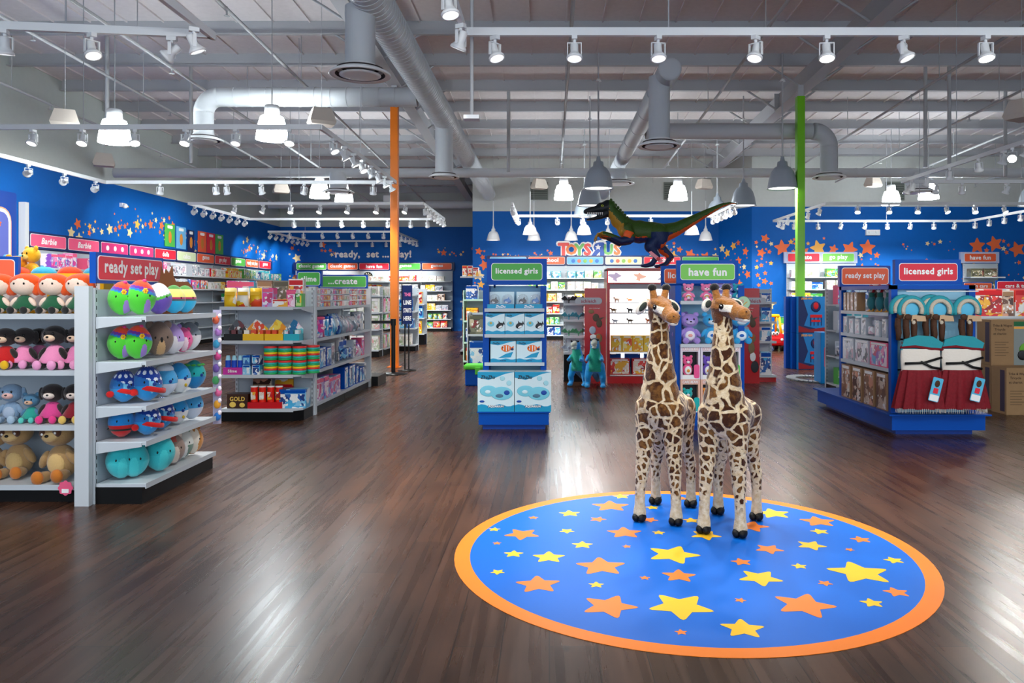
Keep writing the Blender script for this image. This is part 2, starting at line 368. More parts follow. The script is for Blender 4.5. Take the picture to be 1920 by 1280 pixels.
# games wall at the back
wb = struct(MB().box(XL-.2, -2.1, YB, YB+.15, 0, BT, WALLBLUE), 'wall_back')
MB().box(XL-.2, -2.1, YB+.01, YB+.15, BT, 5.5, WALLW).build('upper_wall', wb)
fb = lambda u, z, o: (u, YB - o, z)
s = MB(); wall_stars(s, fb, column_stars(-9.75, -9.3, .8, 3.3, 16, .17) + swoosh(-8.7, -7.9, 3.0, .05, 16, .13) + swoosh(-4.3, -3.2, 2.9, .08, 18, .13, .12) + column_stars(-2.9, -2.45, 1.2, 3.2, 16, .14)); s.build('star_print', wb)
# brand wall in the middle
wm = struct(MB().slab([(-2.35, YT), (5.18, YT), (5.88, YR), (5.88, YR+.3), (5.3, YT+.2), (-2.2, YT+.2), (-2.2, YB), (-2.35, YB)], 0, BT, WALLBLUE), 'wall_middle')
MB().slab([(-2.35, YT), (5.18, YT), (5.88, YR), (5.88, YR+.3), (5.3, YT+.2), (-2.2, YT+.2), (-2.2, YB), (-2.35, YB)], BT, 5.6, UPPER).build('upper_wall', wm)
ft = lambda u, z, o: (u, YT - o, z)
dx, dy = .7 / math.hypot(.7, 1.2), -1.2 / math.hypot(.7, 1.2)
fa = lambda u, z, o: (5.18 + u*dx + o*dy, YT + u*dy - o*dx, z)
s = MB(); wall_stars(s, ft, column_stars(-2.28, -1.95, .8, 2.7, 60, .17) + swoosh(-1.8, .15, 2.5, .1, 46, .08, .14, 2) + swoosh(3.0, 5.1, 2.6, .15, 90, .17, .2) + column_stars(4.75, 5.1, .3, 2.7, 30, .12))
wall_stars(s, fa, column_stars(.1, 1.25, .4, 2.9, 90, .13)); s.build('star_print', wm)
# right wall with a shallow brighter recess
wr = struct(MB().box(5.88, XR, YR, YR+.15, 0, BT, WALLBLUE), 'wall_right')
MB().box(5.88, XR, YR+.01, YR+.15, BT, 5.6, UPPER).build('upper_wall', wr)
fr = lambda u, z, o: (u, YR - o, z)
s = MB(); wall_stars(s, fr, column_stars(5.95, 6.5, .3, 3.0, 46, .14) + swoosh(6.6, 9.3, 2.72, .04, 130, .24, .22) + column_stars(9.0, 9.6, 1.6, 2.6, 22, .14) + column_stars(10.2, 12.0, 1.9, 2.9, 26, .1) + swoosh(12.2, 14.4, 2.72, .04, 100, .24, .22) + column_stars(12.0, 12.4, 1.6, 2.6, 16, .12) + column_stars(13.3, 14.4, 1.4, 2.4, 16, .1)); s.build('star_print', wr)
we = struct(MB().box(XR, XR+.15, YF, YR+.15, 0, 6.4, UPPER), 'wall_east')
# shop front behind the camera: low sill, posts and a header around tall openings to daylight
wf = MB().box(XL-.15, XR+.15, YF-.15, YF, 4.2, 6.6, UPPER).box(XL-.15, XR+.15, YF-.15, YF, 0, .3, UPPER)
x = XL
while x < XR: wf.box(x-.05, x+.05, YF-.1, YF, .3, 4.2, BLACK); x += 2.4
struct(wf, 'wall_front')
for nm, px, yy in (('louvre', 1011, YT), ('louvre', 1261, YT), ('louvre', 1678, YR)):
    a = W(px, 358, yy-.03); v = MB().box(-.27, .27, -.02, .02, -.27, .27, mat('louvre_grey', '#7d837c', .6))
    for i in range(7): v.box(-.25, .25, -.03, -.02, -.24 + i*.07, -.2 + i*.07, mat('louvre_dark', '#5c625c', .6))
    o = v.build('wall_vent', loc=a); tag(o, {1011: 'grey wall louvre above the white pendant near the middle wall corner', 1261: 'grey wall louvre high above the toy dinosaur tail', 1678: 'grey wall louvre high on the wall beyond the green column'}[px], 'vent')
# columns
for nm, c, x, y, lb in (('support_column', ORANGE, -2.86, 14.2, 'orange painted square steel column beside the black queue post'), ('support_column', GREEN, 4.63, 14.18, 'bright green square steel column rising behind the stacked toy cartons')):
    zt = 5.7 - .0354*y
    zc = 4.86 if c is ORANGE else 4.99; t = thing(nm, lb, 'column', (x, y, 0)); MB().rbox(-.07, .07, -.07, .07, 0.012, zc, c, .008).build('shaft', t); MB().box(-.05, .05, -.05, .05, zc, zt, STEEL).build('cap_stub', t); MB().box(-.12, .12, -.12, .12, 0, .012, c).build('base_plate', t)

# ---------------------------------------------------------------- floor graphic
def tofloor(px, py): Y = 1901 / (py - 554); return ((px-1030)/1440*Y, Y)
DX, DY, DR = .71, 3.99, 1.195
SB = mat('graphic_blue', '#0066cc', .42, spec=.22); SO = mat('graphic_orange', '#fb8420', .42, spec=.25); SY = mat('graphic_yellow', '#f8c02c', .42, spec=.25); SO2 = mat('graphic_salmon', '#f48030', .42, spec=.25)
g = MB(); n = 96
c = lambda r, z: [(DX + r*math.cos(2*math.pi*i/n), DY + r*math.sin(2*math.pi*i/n), z) for i in range(n)]
g.add(c(DR, 0.0005) + c(DR, .002) + c(DR-.078, .002), [(i, (i+1) % n, n+(i+1) % n, n+i) for i in range(n)] + [(n+i, n+(i+1) % n, 2*n+(i+1) % n, 2*n+i) for i in range(n)], SO)
g.add(c(DR-.078, .002), [list(range(n))], SB)
STARS = [(1068,963,38,'y',0),(1000,971,18,'o',0),(1063,996,27,'y',1),(927,993,21,'y',0),(979,1002,62,'o',1),(932,1019,16,'o',0),(963,1039,35,'y',0),(1092,1022,38,'y',0),(1029,1045,58,'y',0),
 (933,1073,26,'y',1),(1009,1096,79,'o',0),(1127,1062,88,'o',0),(1118,1097,28,'y',0),(1209,1084,19,'o',0),(1145,949,66,'o',0),(1121,974,30,'o',1),(1171,999,62,'o',0),(1235,999,23,'y',0),(1175,1025,17,'o',0),
 (1262,1040,92,'y',1),(1273,1080,60,'o',0),(1142,1137,98,'o',1),(1276,1137,112,'y',1),(1277,1186,23,'o',0),(1223,952,24,'y',0),(1218,975,30,'o',1),(1296,976,30,'y',0),(1323,1004,54,'y',1),(1408,987,62,'o',1),(1450,963,60,'y',0),
 (1534,978,61,'o',0),(1537,997,32,'y',0),(1521,1023,51,'y',1),(1442,1030,50,'o',1),(1390,1054,36,'o',0),(1425,1084,76,'y',1),(1499,1062,27,'y',0),(1547,1094,26,'o',1),(1388,1126,21,'o',1),(1508,1135,106,'o',1),(1393,1179,77,'y',0),
 (1614,1012,35,'o',0),(1593,1031,17,'o',1),(1612,1074,106,'y',0),(1676,1051,34,'y',0),(1681,1111,44,'o',0),(1635,1131,40,'y',0),(1392,940,20,'y',0),(1280,935,22,'o',0),(1165,931,30,'y',0)]
for i, (px, py, w, cc, rt) in enumerate(STARS):
    x, y = tofloor(px, py); r = w / 2 * y / 1440 / .9; rot = (math.radians(random.uniform(-8, 8)) if rt == 0 else math.radians(36 + random.uniform(-12, 12)))
    p = [(a, b, .0028) for a, b in star_pts(r, rot, .52, x, y)]; star_fan(g, p, (x, y, .0028), SY if cc == 'y' else SO2)
tag(g.build('floor_decal'), 'round blue floor graphic with orange rim and scattered stars under the giraffes', 'floor decal')
# ---------------------------------------------------------------- ducts and pipes
def duct_run(t, p0, p1, r, m, rings=0, name='duct_pipe'):
    mb = MB().cyl(p0, p1, r, m, n=28); p0, p1 = Vector(p0), Vector(p1); d = (p1-p0); L = d.length; d.normalize()
    if rings:
        k = int(L / rings)
        for i in range(1, k):
            c = p0 + d*(i*rings); mb.cyl(c - d*.007, c + d*.007, r+.006, m, n=28)
    return mb.build(name, t)
def diffuser(t, c, r):
    cx, cy, cz = c
    MB().lathe([(r*.52, .1), (r*.6, .07), (r*.98, .012), (r, 0), (r*.97, -.012), (r*.8, .0)], WHITE2, 32, Matrix.Translation(c)).build('diffuser_ring', t)
    MB().lathe([(r*.8, .0), (r*.76, .06), (r*.5, .07)], mat('duct_throat', '#3a3436', .6), 32, Matrix.Translation(c)).build('diffuser_throat', t)
    MB().lathe([(0, .005), (r*.5, .004), (r*.66, -.002), (r*.67, -.008), (r*.5, -.014), (0, -.018)], WHITE2, 32, Matrix.Translation(c)).build('diffuser_plate', t)
def elbow(t, c, r, R, a0, a1, m, plane='xz'):
    pts = []
    for i in range(9):
        a = math.radians(a0 + (a1-a0)*i/8); pts.append((c[0] + R*math.cos(a), c[1], c[2] + R*math.sin(a)) if plane == 'xz' else (c[0], c[1] + R*math.cos(a), c[2] + R*math.sin(a)))
    MB().tube(pts, r, m, 24).build('elbow', t)
DZ = 4.42
t = thing('air_duct', 'large ribbed spiral air duct running from overhead to the middle wall past the orange column', 'duct', (0, 0, 0))
duct_run(t, (-1.85, 5.5, DZ), (-1.85, YT-.02, DZ), .2, DUCT, .11)
for y, zb, r in ((8.0, 3.62, .155), (13.5, 3.4, .155)):
    duct_run(t, (-1.85 - (.12 if y < 9 else 0), y, zb+.08), (-1.85 - (.12 if y < 9 else 0), y, DZ-.1), r, DUCT, 0, 'drop_pipe'); diffuser(t, (-1.85 - (.12 if y < 9 else 0), y, zb), .32 if y < 9 else .27)
t = thing('branch_duct', 'pale branch duct with elbow and round outlet over the plush toy shelves', 'duct')
duct_run(t, (-5.15, 12, 4.42), (-2.06, 12, 4.42), .15, DUCT, .25); elbow(t, (-5.15, 12, 4.17), .15, .25, 90, 180, DUCT); duct_run(t, (-5.4, 12, 3.8), (-5.4, 12, 4.17), .15, DUCT, 0, 'drop_pipe'); diffuser(t, (-5.4, 12, 3.74), .3)
t = thing('air_duct', 'smooth round air duct with capped end running to the middle wall between the columns', 'duct')
duct_run(t, (1.65, 10.5, DZ), (1.65, YT-.02, DZ), .16, DUCT2, 1.2); MB().ell((1.65, 10.5, DZ), (.158, .04, .158), DUCT2, 24).build('end_cap', t)
duct_run(t, (1.56, 10.9, 3.5), (1.56, 10.9, DZ), .15, DUCT2, 0, 'drop_pipe'); diffuser(t, (1.56, 10.9, 3.44), .31)
t = thing('branch_duct', 'branch duct with elbow and round outlet beside the green column', 'duct')
duct_run(t, (1.82, 14.5, 4.42), (4.95, 14.5, 4.42), .15, DUCT2, 1.2); elbow(t, (4.98, 14.5, 4.12), .16, .3, 90, 0, DUCT2); duct_run(t, (5.28, 14.5, 3.62), (5.28, 14.5, 4.12), .16, DUCT2, 0, 'drop_pipe'); diffuser(t, (5.28, 14.5, 3.55), .31)
t = thing('cross_duct', 'long slim white duct crossing the whole shop below the roof', 'duct')
duct_run(t, (XL+.25, 17.4, 4.10), (XR-.3, 17.4, 4.10), .105, DUCT, 2.4)
for px in (634, 1160, 1724):
    X = PX(px, 17.4); duct_run(t, (X, 17.4, 3.7 if px != 1160 else 3.9), (X, 17.4, 4.1), .19, DUCT, 0, 'drop_pipe'); diffuser(t, (X, 17.4, 3.66 if px != 1160 else 3.86), .36)
t = thing('cross_duct', 'slim white duct crossing high before the games wall', 'duct')
duct_run(t, (-9.5, 26, 4.4), (-2.5, 26, 4.4), .13, DUCT, 2.4)
MB().box(-5.6, -5.2, 25.9, 26.1, 4.42, 4.7, WHITE2).build('damper_box', t)
PIPE = mat('sprinkler_pipe', '#b4b6b8', .5)
for i, (x, z) in enumerate(((-9.1, 5.3), (-7.4, 5.45), (-5.9, 5.3), (-4.2, 5.4), (.3, 5.35), (3.1, 5.5), (6.6, 5.45), (8.2, 5.35), (10.0, 5.45), (12.2, 5.3))):
    t = thing('sprinkler_pipe', f'thin sprinkler pipe under the roof purlins, {nth(i)} of ten from the plush toy side', 'pipe')
    z2 = z - .0354*24; m = MB().cyl((x, 6, z-.21), (x, 27.5 if x < -2.5 else 22, (z - .0354*(27.5 if x < -2.5 else 22))), .025, PIPE, n=8); m.build('pipe_run', t)
    for k in range(4):
        yy = 9 + 4*k + (i % 3); zz = z - .0354*yy
        MB().cyl((x, yy, zz), (x, yy, RT(yy)-.03), .008, PIPE, n=6).build('hanger_rod', t)
        MB().cyl((x, yy+1, zz), (x, yy+1, zz-.12), .012, PIPE, n=6).cyl((x, yy+1, zz-.12), (x, yy+1, zz-.125), .04, PIPE, n=8).build('sprinkler_head', t)
for i, (x, y, z) in enumerate(((7.1, 14.5, 3.75), (7.55, 14.5, 3.7), (-7.6, 13.2, 3.9), (-7.0, 15.0, 3.9), (-.85, 16, 3.9), (9.5, 16, 3.8))):
    tag(MB().cyl((x, y, z), (x, y, RT(y)-.02), .035, PIPE, n=10).build('drop_conduit'), f'vertical white conduit dropping from the roof, {nth(i)} of six across the shop', 'conduit')

# ---------------------------------------------------------------- track lighting
TZ = 3.28
tp = thing('track_spotlight', 'x', 'spotlight', (0, 0, 0))
MB().box(-.02, .02, -.035, .035, -.03, 0, WHITE2).cyl((0, 0, -.03), (0, 0, -.055), .012, WHITE2, n=8).build('adaptor', tp)
yk = MB()
for sx in (-1, 1): yk.box(sx*.052-.003, sx*.052+.003, -.012, .012, -.15, -.055, WHITE2)
yk.box(-.055, .055, -.012, .012, -.058, -.052, WHITE2).build('yoke', tp)
def head_mesh(lit):
    return MB().lathe([(0, .075), (.024, .072), (.03, .06), (.03, 0), (.034, -.012), (.055, -.04), (.06, -.045), (.06, -.062), (.052, -.062)], WHITE2, 18).mesh('can'), MB().lathe([(0, -.05), (.054, -.056)], LENS if lit else LENSOFF, 18).mesh('lens')
HL, HD = head_mesh(True), head_mesh(False)
KIDS['track_spotlight_parts'] = list(KIDS[tp.name])
N_SPOT = [0]
spot_d = bpy.data.lights.new('spot_beam', 'SPOT'); spot_d.energy = SPOT_W; spot_d.spot_size = math.radians(75); spot_d.spot_blend = .7; spot_d.shadow_soft_size = .05; spot_d.color = (1, .97, .92)
spot_soft = spot_d.copy(); spot_soft.energy = SPOT_W*.62; spot_cool = spot_d.copy(); spot_cool.color = (.88, .96, 1)
first_head = [True]
def head(x, y, z, aim, lit, label, group=None, cool=False, beam=True, soft=False):
    """aim: point the lamp looks at"""
    d = (Vector(aim) - Vector((x, y, z-.12))).normalized(); yaw = math.atan2(d.x, -d.y)
    if first_head[0]: r = tp; r.location = (x, y, z); r.rotation_euler = (0, 0, yaw); tag(r, label, None, group); first_head[0] = False
    else:
        r = tp.copy(); COL.objects.link(r); r.location = (x, y, z); r.rotation_euler = (0, 0, yaw); tag(r, label, None, group)
        for c in KIDS['track_spotlight_parts']: k = c.copy(); COL.objects.link(k); k.parent = r
    tilt = math.acos(max(-1, min(1, -d.z)))
    hm = HL if lit else HD; M = (tilt, 0, 0)
    # local: head looks along -z, tilt about x so that it looks to -y
    o = bpy.data.objects.new('can', hm[0]); COL.objects.link(o); o.parent = r; o.location = (0, 0, -.12); o.rotation_euler = (-tilt, 0, 0)
    q = bpy.data.objects.new('lens', hm[1]); COL.objects.link(q); q.parent = o
    if beam:
        l = bpy.data.objects.new('spot_beam', spot_soft if soft else spot_cool if cool else spot_d); COL.objects.link(l); N_SPOT[0] += 1
        l.location = Vector((x, y, z-.12)) + d*.075; l.rotation_euler = d.to_track_quat('-Z', 'Y').to_euler()
        l.parent = r; l.matrix_parent_inverse = Matrix.LocRotScale(r.location, r.rotation_euler, None).inverted()
def track(name_label, segs, hangers, wid=.036):
    t = thing('lighting_track', name_label, 'track')
    for a, b in segs:
        a, b = Vector(a), Vector(b); d = (b-a).normalized(); p = Vector((-d.y, d.x, 0)) * wid/2
        MB().add([a-p, b-p, b+p, a+p, a-p+Vector((0,0,.06)), b-p+Vector((0,0,.06)), b+p+Vector((0,0,.06)), a+p+Vector((0,0,.06))], [(3,2,1,0), (4,5,6,7), (0,1,5,4), (1,2,6,5), (2,3,7,6), (3,0,4,7)], WHITE2).build('track_rail', t)
    for x, y in hangers: MB().cyl((x, y, TZ+.06), (x, y, RT(y)-.03), .006, STEEL, n=6).build('hanger_rod', t)
    return t
def T(x, y): return (x, y, TZ)
# over the plush toys, close to the camera
track('white lighting track corner over the plush toy shelves', [(T(-6.5, 5.35), T(-2.58, 5.85)), (T(-2.58, 5.9), T(-2.58, 3.2))], [(-3.6, 5.72), (-5.6, 5.45)])
for i, (x, y, aim, lit) in enumerate(((-4.02, 5.67, (-4.2, 6.2, 0), 0), (-3.42, 5.74, (-2.6, 5.2, 1), 0), (-2.86, 5.82, (-4.6, 5.6, 1.6), 1), (-2.6, 5.62, (-1.6, 6.2, .6), 0), (-2.58, 4.55, (-1.9, 4.6, 1), 0))):
    head(x, y, TZ, aim, lit, f'white yoke spotlight on the near track above the plush shelves, {nth(i)} along', cool=True)
track('long pale blue-white lighting track crossing over the giraffes', [(T(-.64, 5.8), T(7.4, 5.8)), (T(-.64, 5.8), T(-.64, 3.6))], [(.9, 5.8), (4.6, 5.8)])
tag(MB().cyl((-.6, 5.95, 2.7), (-.6, 5.95, 6.0), .014, PIPE, n=8).box(-.06, .06, 5.9, 6.0, 2.68, 2.71, WHITE2, Matrix.Translation((-.6, 0, 0))).build('ceiling_sensor'), 'small white sensor on a long drop rod beside the crossing track', 'sensor')
for i, (px, lit, ax) in enumerate(((928, 0, .8), (1077, 0, 0), (1234, 0, .1), (1417, 0, -.7), (1550, 1, -.1), (1695, 0, .9), (1848, 1, 0), )):
    x = PX(px, 5.8); head(x, 5.8, TZ, (x + ax, 5.1, .5), lit, f'white yoke spotlight on the long crossing track above the giraffes, {nth(i)} along')
head(-.64, 5.55, TZ, (-1.5, 6.0, 1), 0, 'white yoke spotlight at the corner of the long crossing track'); head(-.64, 4.9, TZ, (-.2, 4.5, 1), 0, 'white yoke spotlight on the short return of the long crossing track')
# loops: (label, x0, x1, y near, y far)
def loop(nm, x0, x1, y0, y1, near, far, left, right, hang, open_near=False):
    segs = [(T(x0, y1), T(x1, y1)), (T(x0, y0), T(x0, y1)), (T(x1, y0), T(x1, y1))] + ([] if open_near else [(T(x0, y0), T(x1, y0))])
    track(f'rectangular white lighting track {nm}', segs, hang)
    k = 0
    for side, pts in (('near run', near), ('far run', far), ('plush side', left), ('column side', right)):
        for i, (u, ax, ay, lit) in enumerate(pts):
            x, y = {'near run': (u, y0), 'far run': (u, y1), 'plush side': (x0, u), 'column side': (x1, u)}[side]
            head(x, y, TZ, (x + ax, y + ay, 2.5 if side == 'plush side' and x0 < -5 else 1.3), lit, f'added unseen fill spotlight {nth(i)} along the {side} of the track {nm}', beam=(k % 2 == 0) or lit); k += 1
ev = lambda a, b, n: [a + (b-a)*i/(n-1) for i in range(n)]
rnd = random.Random(11); R = lambda: rnd.uniform(-.8, .8)
loop('above the plush toys', -7.8, -2.7, 9.07, 13.5, [(PX(p, 9.07), R(), -.9, l) for p, l in ((62, 0), (155, 1), (252, 1), (348, 1), (443, 0), (543, 1))], [(PX(p, 13.5), R(), .9, l) for p, l in ((300, 0), (405, 0), (425, 0), (490, 0), (570, 0), (700, 1))],
     [(y, -2.2, 1.6, 1) for y in ev(9.8, 13.2, 5)], [(y, 1.0, R(), l) for y, l in zip(ev(9.6, 13.1, 8), (0, 1, 1, 0, 1, 0, 1, 0))], [(-5.5, 9.07), (-4.4, 13.5), (-2.7, 11)])
loop('before the dolls wall', -7.8, -2.73, 16.6, 20.0, [(PX(p, 16.6), R(), -.9, l) for p, l in ((440, 0), (493, 0), (545, 1), (600, 1), (652, 1), (706, 1), (760, 1))], [(PX(p, 20), R(), 1.5, l) for p, l in ((551, 0), (596, 0), (640, 0), (681, 1), (727, 0), (770, 0), (801, 0))],
     [(y, -2.2, 1.0, 0) for y in ev(16.9, 19.7, 7)], [(y, .5, 1, l) for y, l in zip(ev(16.9, 19.8, 7), (1, 0, 1, 1, 0, 1, 0))], [(-5.6, 16.6), (-4.0, 20)])
loop('before the games wall', -8.75, -4.8, 23.9, 28.0, [(PX(p, 23.9), R(), 1.5, l) for p, l in ((543, 0), (569, 1), (604, 0), (632, 1), (661, 0), (690, 1), (719, 0))], [(PX(p, 28), 0, .5, l) for p, l in ((602, 1), (636, 1), (668, 0), (698, 0), (724, 1), (750, 0))],
     [(y, -1.2, .5, 0) for y in ev(24.1, 27.8, 8)], [(y, 0, 1, 1) for y in ev(24.2, 27.8, 6)], [(-7.6, 23.9), (-6, 28)])
loop('above the brand wall', -.8, 4.05, 16.6, 19.2, [], [(PX(p, 19.2), .2, 3.4, l) for p, l in ((972, 0), (1045, 1), (1092, 0), (1139, 1), (1170, 0), (1220, 1))],
     [(y, .5, 2.6, 1) for y in ev(16.8, 18.9, 5)], [(y, .5, 2.6, l) for y, l in zip(ev(16.8, 19.0, 6), (1, 1, 0, 1, 0, 1))], [(1.5, 19.2)], True)
loop('past the green column', 5.98, 11.2, 16.6, 20.5, [(PX(p, 16.6), R(), -1.2, l) for p, l in ((1608, 1), (1667, 1), (1721, 1), (1775, 1), (1828, 1), (1883, 1))], [(PX(p, 20.5), R(), 1.5, l) for p, l in ((1468, 0), (1489, 0), (1534, 0), (1577, 0), (1622, 0), (1664, 1), (1707, 1), (1751, 0), (1790, 0))],
     [(y, -.8, 1, l) for y, l in zip(ev(17, 20, 5), (1, 0, 1, 0, 0))], [(y, .5, 1.2, 0) for y in ev(17.6, 20.2, 5)], [(8, 16.6), (10.2, 16.6), (9, 20.5)])
loop('over the vehicle toys', 6.15, 12.5, 9.4, 13.4, [], [(PX(p, 13.4), R(), 1.2, l) for p, l in ((1703, 1), (1755, 1), (1804, 0), (1888, 0))], [(y, R(), .8, l) for y, l in ((9.9, 0), (10.4, 1), (11, 0), (11.8, 0), (12.5, 1), (13, 1))], [], [(8.4, 13.4), (6.15, 11.6)], True)
head(6.15, 10.2, TZ, (4.2, 7.4, 1.1), 1, 'brightest white spotlight on the track over the vehicle toys')

# track added over the entrance, out of view, its spots brightening the fronts ahead
track('added unseen lighting track over the shop entrance, for fill light into the shop', [(T(-4.5, 3.0), T(5.5, 3.0))], [(-3, 3.0), (4, 3.0)])
for i, (x, ax, ay, az) in enumerate(((-3.9, -3.6, 4.9, .8), (-2.6, -2.7, 5.0, .8), (-1.3, -3.0, 8.0, .8), (-.3, -.35, 7.5, .7), (.5, .6, 4.4, .9), (1.2, 1.0, 4.2, .9), (2.0, 1.6, 7.5, .9), (3.0, 3.4, 7.2, .9), (4.2, 4.4, 7.6, .8), (5.2, 5.4, 8.5, .7))):
    head(x, 3.0, TZ, (ax, ay, az), 1, f'added unseen fill spotlight {nth(i)} along the entrance track', soft=True)
# ---------------------------------------------------------------- pendants
def stem(t, x, y, z): MB().cyl((0, 0, z), (0, 0, RT(y)-.26), .009, STEEL, n=6).build('stem', t)
pd_ = bpy.data.lights.new('pendant_light', 'AREA'); pd_.shape = 'DISK'; pd_.size = .36; pd_.energy = PENDANT_DOWN; pd_.color = (.9, .98, 1)
dd_ = bpy.data.lights.new('dome_light', 'AREA'); dd_.shape = 'DISK'; dd_.size = .45; dd_.energy = DOME_DOWN; dd_.color = (1, .93, .9)
sh_lit = MB().lathe([(.1, .36), (.16, .33), (.2, .2), (.225, .02), (.225, 0), (.215, 0)], LAMP, 28).mesh('glass_shade'); cp = MB().lathe([(0, .5), (.09, .5), (.105, .48), (.105, .36), (.1, .355)], WHITE2, 20).mesh('lamp_cap')
for i, (px, py, Y, lb) in enumerate(((215, 268, 11.5, 'over the plush toy endcap'), (510, 262, 11.2, 'beneath the branch duct bend'), (599, 371, 17.9, 'beside the spotlights before the dolls wall'), (645, 381, 18.9, 'partly behind a round air outlet'),
        (1057, 374, 18.2, 'over the blue dinosaur plushes'), (1271, 375, 18.3, 'above the tail of the dinosaur figure'), (1741, 373, 18.1, 'under the track over the vehicle toys'), (1671, 384, 19.4, 'nearest the green column'))):
    a = W(px, py, Y); t = thing('pendant_lamp', f'glowing white glass bell pendant {lb}', 'pendant lamp', a, 0, 'glowing bell pendants')
    put(sh_lit, 'glass_shade', t); put(cp, 'lamp_cap', t); MB().cyl((0, 0, .5), (0, 0, RT(Y)-.02-a.z), .009, STEEL, n=6).build('stem', t)
    l = bpy.data.objects.new('pendant_light', pd_); COL.objects.link(l); l.location = a - Vector((0, 0, .01))
gd = MB().lathe([(.03, .6), (.045, .52), (.09, .5), (.1, .42), (.15, .39), (.205, .31), (.245, .18), (.27, .03), (.285, 0), (.27, 0), (.235, .17), (.195, .3), (.14, .37)], PEARL, 28).mesh('dome_shade'); gi = MB().lathe([(0, .03), (.258, .02)], DOMELIT, 28).mesh('dome_diffuser')
for i, (px, Y, lb) in enumerate(((1122, 14.26, 'in front of the dinosaur head'), (1467, 14.26, 'just before the green column'), (1106, 16.97, 'touching the dinosaur head'), (1394, 16.97, 'just past the dinosaur tail tip'), (1096, 19.4, 'low behind the dinosaur head'), (1345, 19.4, 'behind the dinosaur tail'), (1935, 16.97, 'cut by the edge of the shop view'))):
    a = Vector((PX(px, Y), Y, 3.3)); t = thing('dome_lamp', f'large grey metal dome pendant {lb}', 'pendant lamp', a, 0, 'grey dome pendants')
    put(gd, 'dome_shade', t); put(gi, 'dome_diffuser', t); MB().cyl((0, 0, .6), (0, 0, RT(Y)-.02-a.z), .016, STEEL, n=8).build('stem', t); MB().lathe([(.0, .05), (.02, .05), (.06, 0), (0, 0)], WHITE2, 14, Matrix.Translation((0, 0, RT(Y)-.55-a.z))).build('canopy', t)
    l = bpy.data.objects.new('dome_light', dd_); COL.objects.link(l); l.location = a - Vector((0, 0, .005))
wd = MB().lathe([(.02, .42), (.035, .34), (.055, .33), (.06, .27), (.11, .24), (.15, .17), (.175, .07), (.195, 0), (.185, 0), (.15, .13), (.1, .22)], DOMEW, 24).mesh('dome_shade'); wi = MB().lathe([(0, .02), (.178, .015)], DOMELIT, 24).mesh('dome_diffuser')
for i, (px, py) in enumerate(((925, 451), (994, 440), (1001, 451), (1071, 451), (1095, 441), (1140, 451), (1297, 440), (1323, 452))):
    Y = 20.0 if py < 445 else 22.0; a = Vector((PX(px, Y), Y, 2.9)); t = thing('dome_lamp', f'small white dome pendant by the brand wall, {nth(i)} from the licensed girls side', 'pendant lamp', a, 0, 'small white domes at the brand wall')
    put(wd, 'dome_shade', t); put(wi, 'dome_diffuser', t); MB().cyl((0, 0, .42), (0, 0, TZ+.75-a.z), .014, WHITE2, n=8).build('stem', t); MB().cyl((0, 0, TZ+.75-a.z), (0, 0, RT(Y)-.02-a.z), .004, STEEL, n=6).build('hanger_rod', t)
SPK = mat('speaker_beige', '#c9beb2', .6); sm = MB(); q = lambda w, d, z: [(-w, -d, z), (w, -d, z), (w, d, z), (-w, d, z)]
sm.add(q(.17, .12, 0) + q(.19, .14, .05) + q(.13, .09, .25), [(3, 2, 1, 0), (8, 9, 10, 11)] + [(a+i, a+(i+1) % 4, a+4+(i+1) % 4, a+4+i) for a in (0, 4) for i in range(4)], SPK); spk = sm.mesh('cabinet')
for px, py, Y, lb in ((122, 238, 11.4, 'over the first lit pendant side wall'), (195, 312, 15, 'at the capped end of the cross duct'), (603, 235, 11.5, 'at the bend of the near track'), (527, 362, 19, 'between two lit tracks'), (1011, 354, 20, 'beside the wall louvre near the licensed girls stand'), (1320, 354, 20, 'beside the louvre above the dinosaur tail'), (1637, 350, 19.5, 'against the wall past the green column'), (1915, 225, 10, 'at the far side of the vehicle toys')):
    a = W(px, py, Y); t = thing('ceiling_speaker', f'beige wedge shaped hanging speaker {lb}', 'speaker', a, .5); put(spk, 'cabinet', t); MB().cyl((0, 0, .24), (0, 0, RT(Y)-.02-a.z), .004, STEEL, n=6).build('hanger_rod', t)
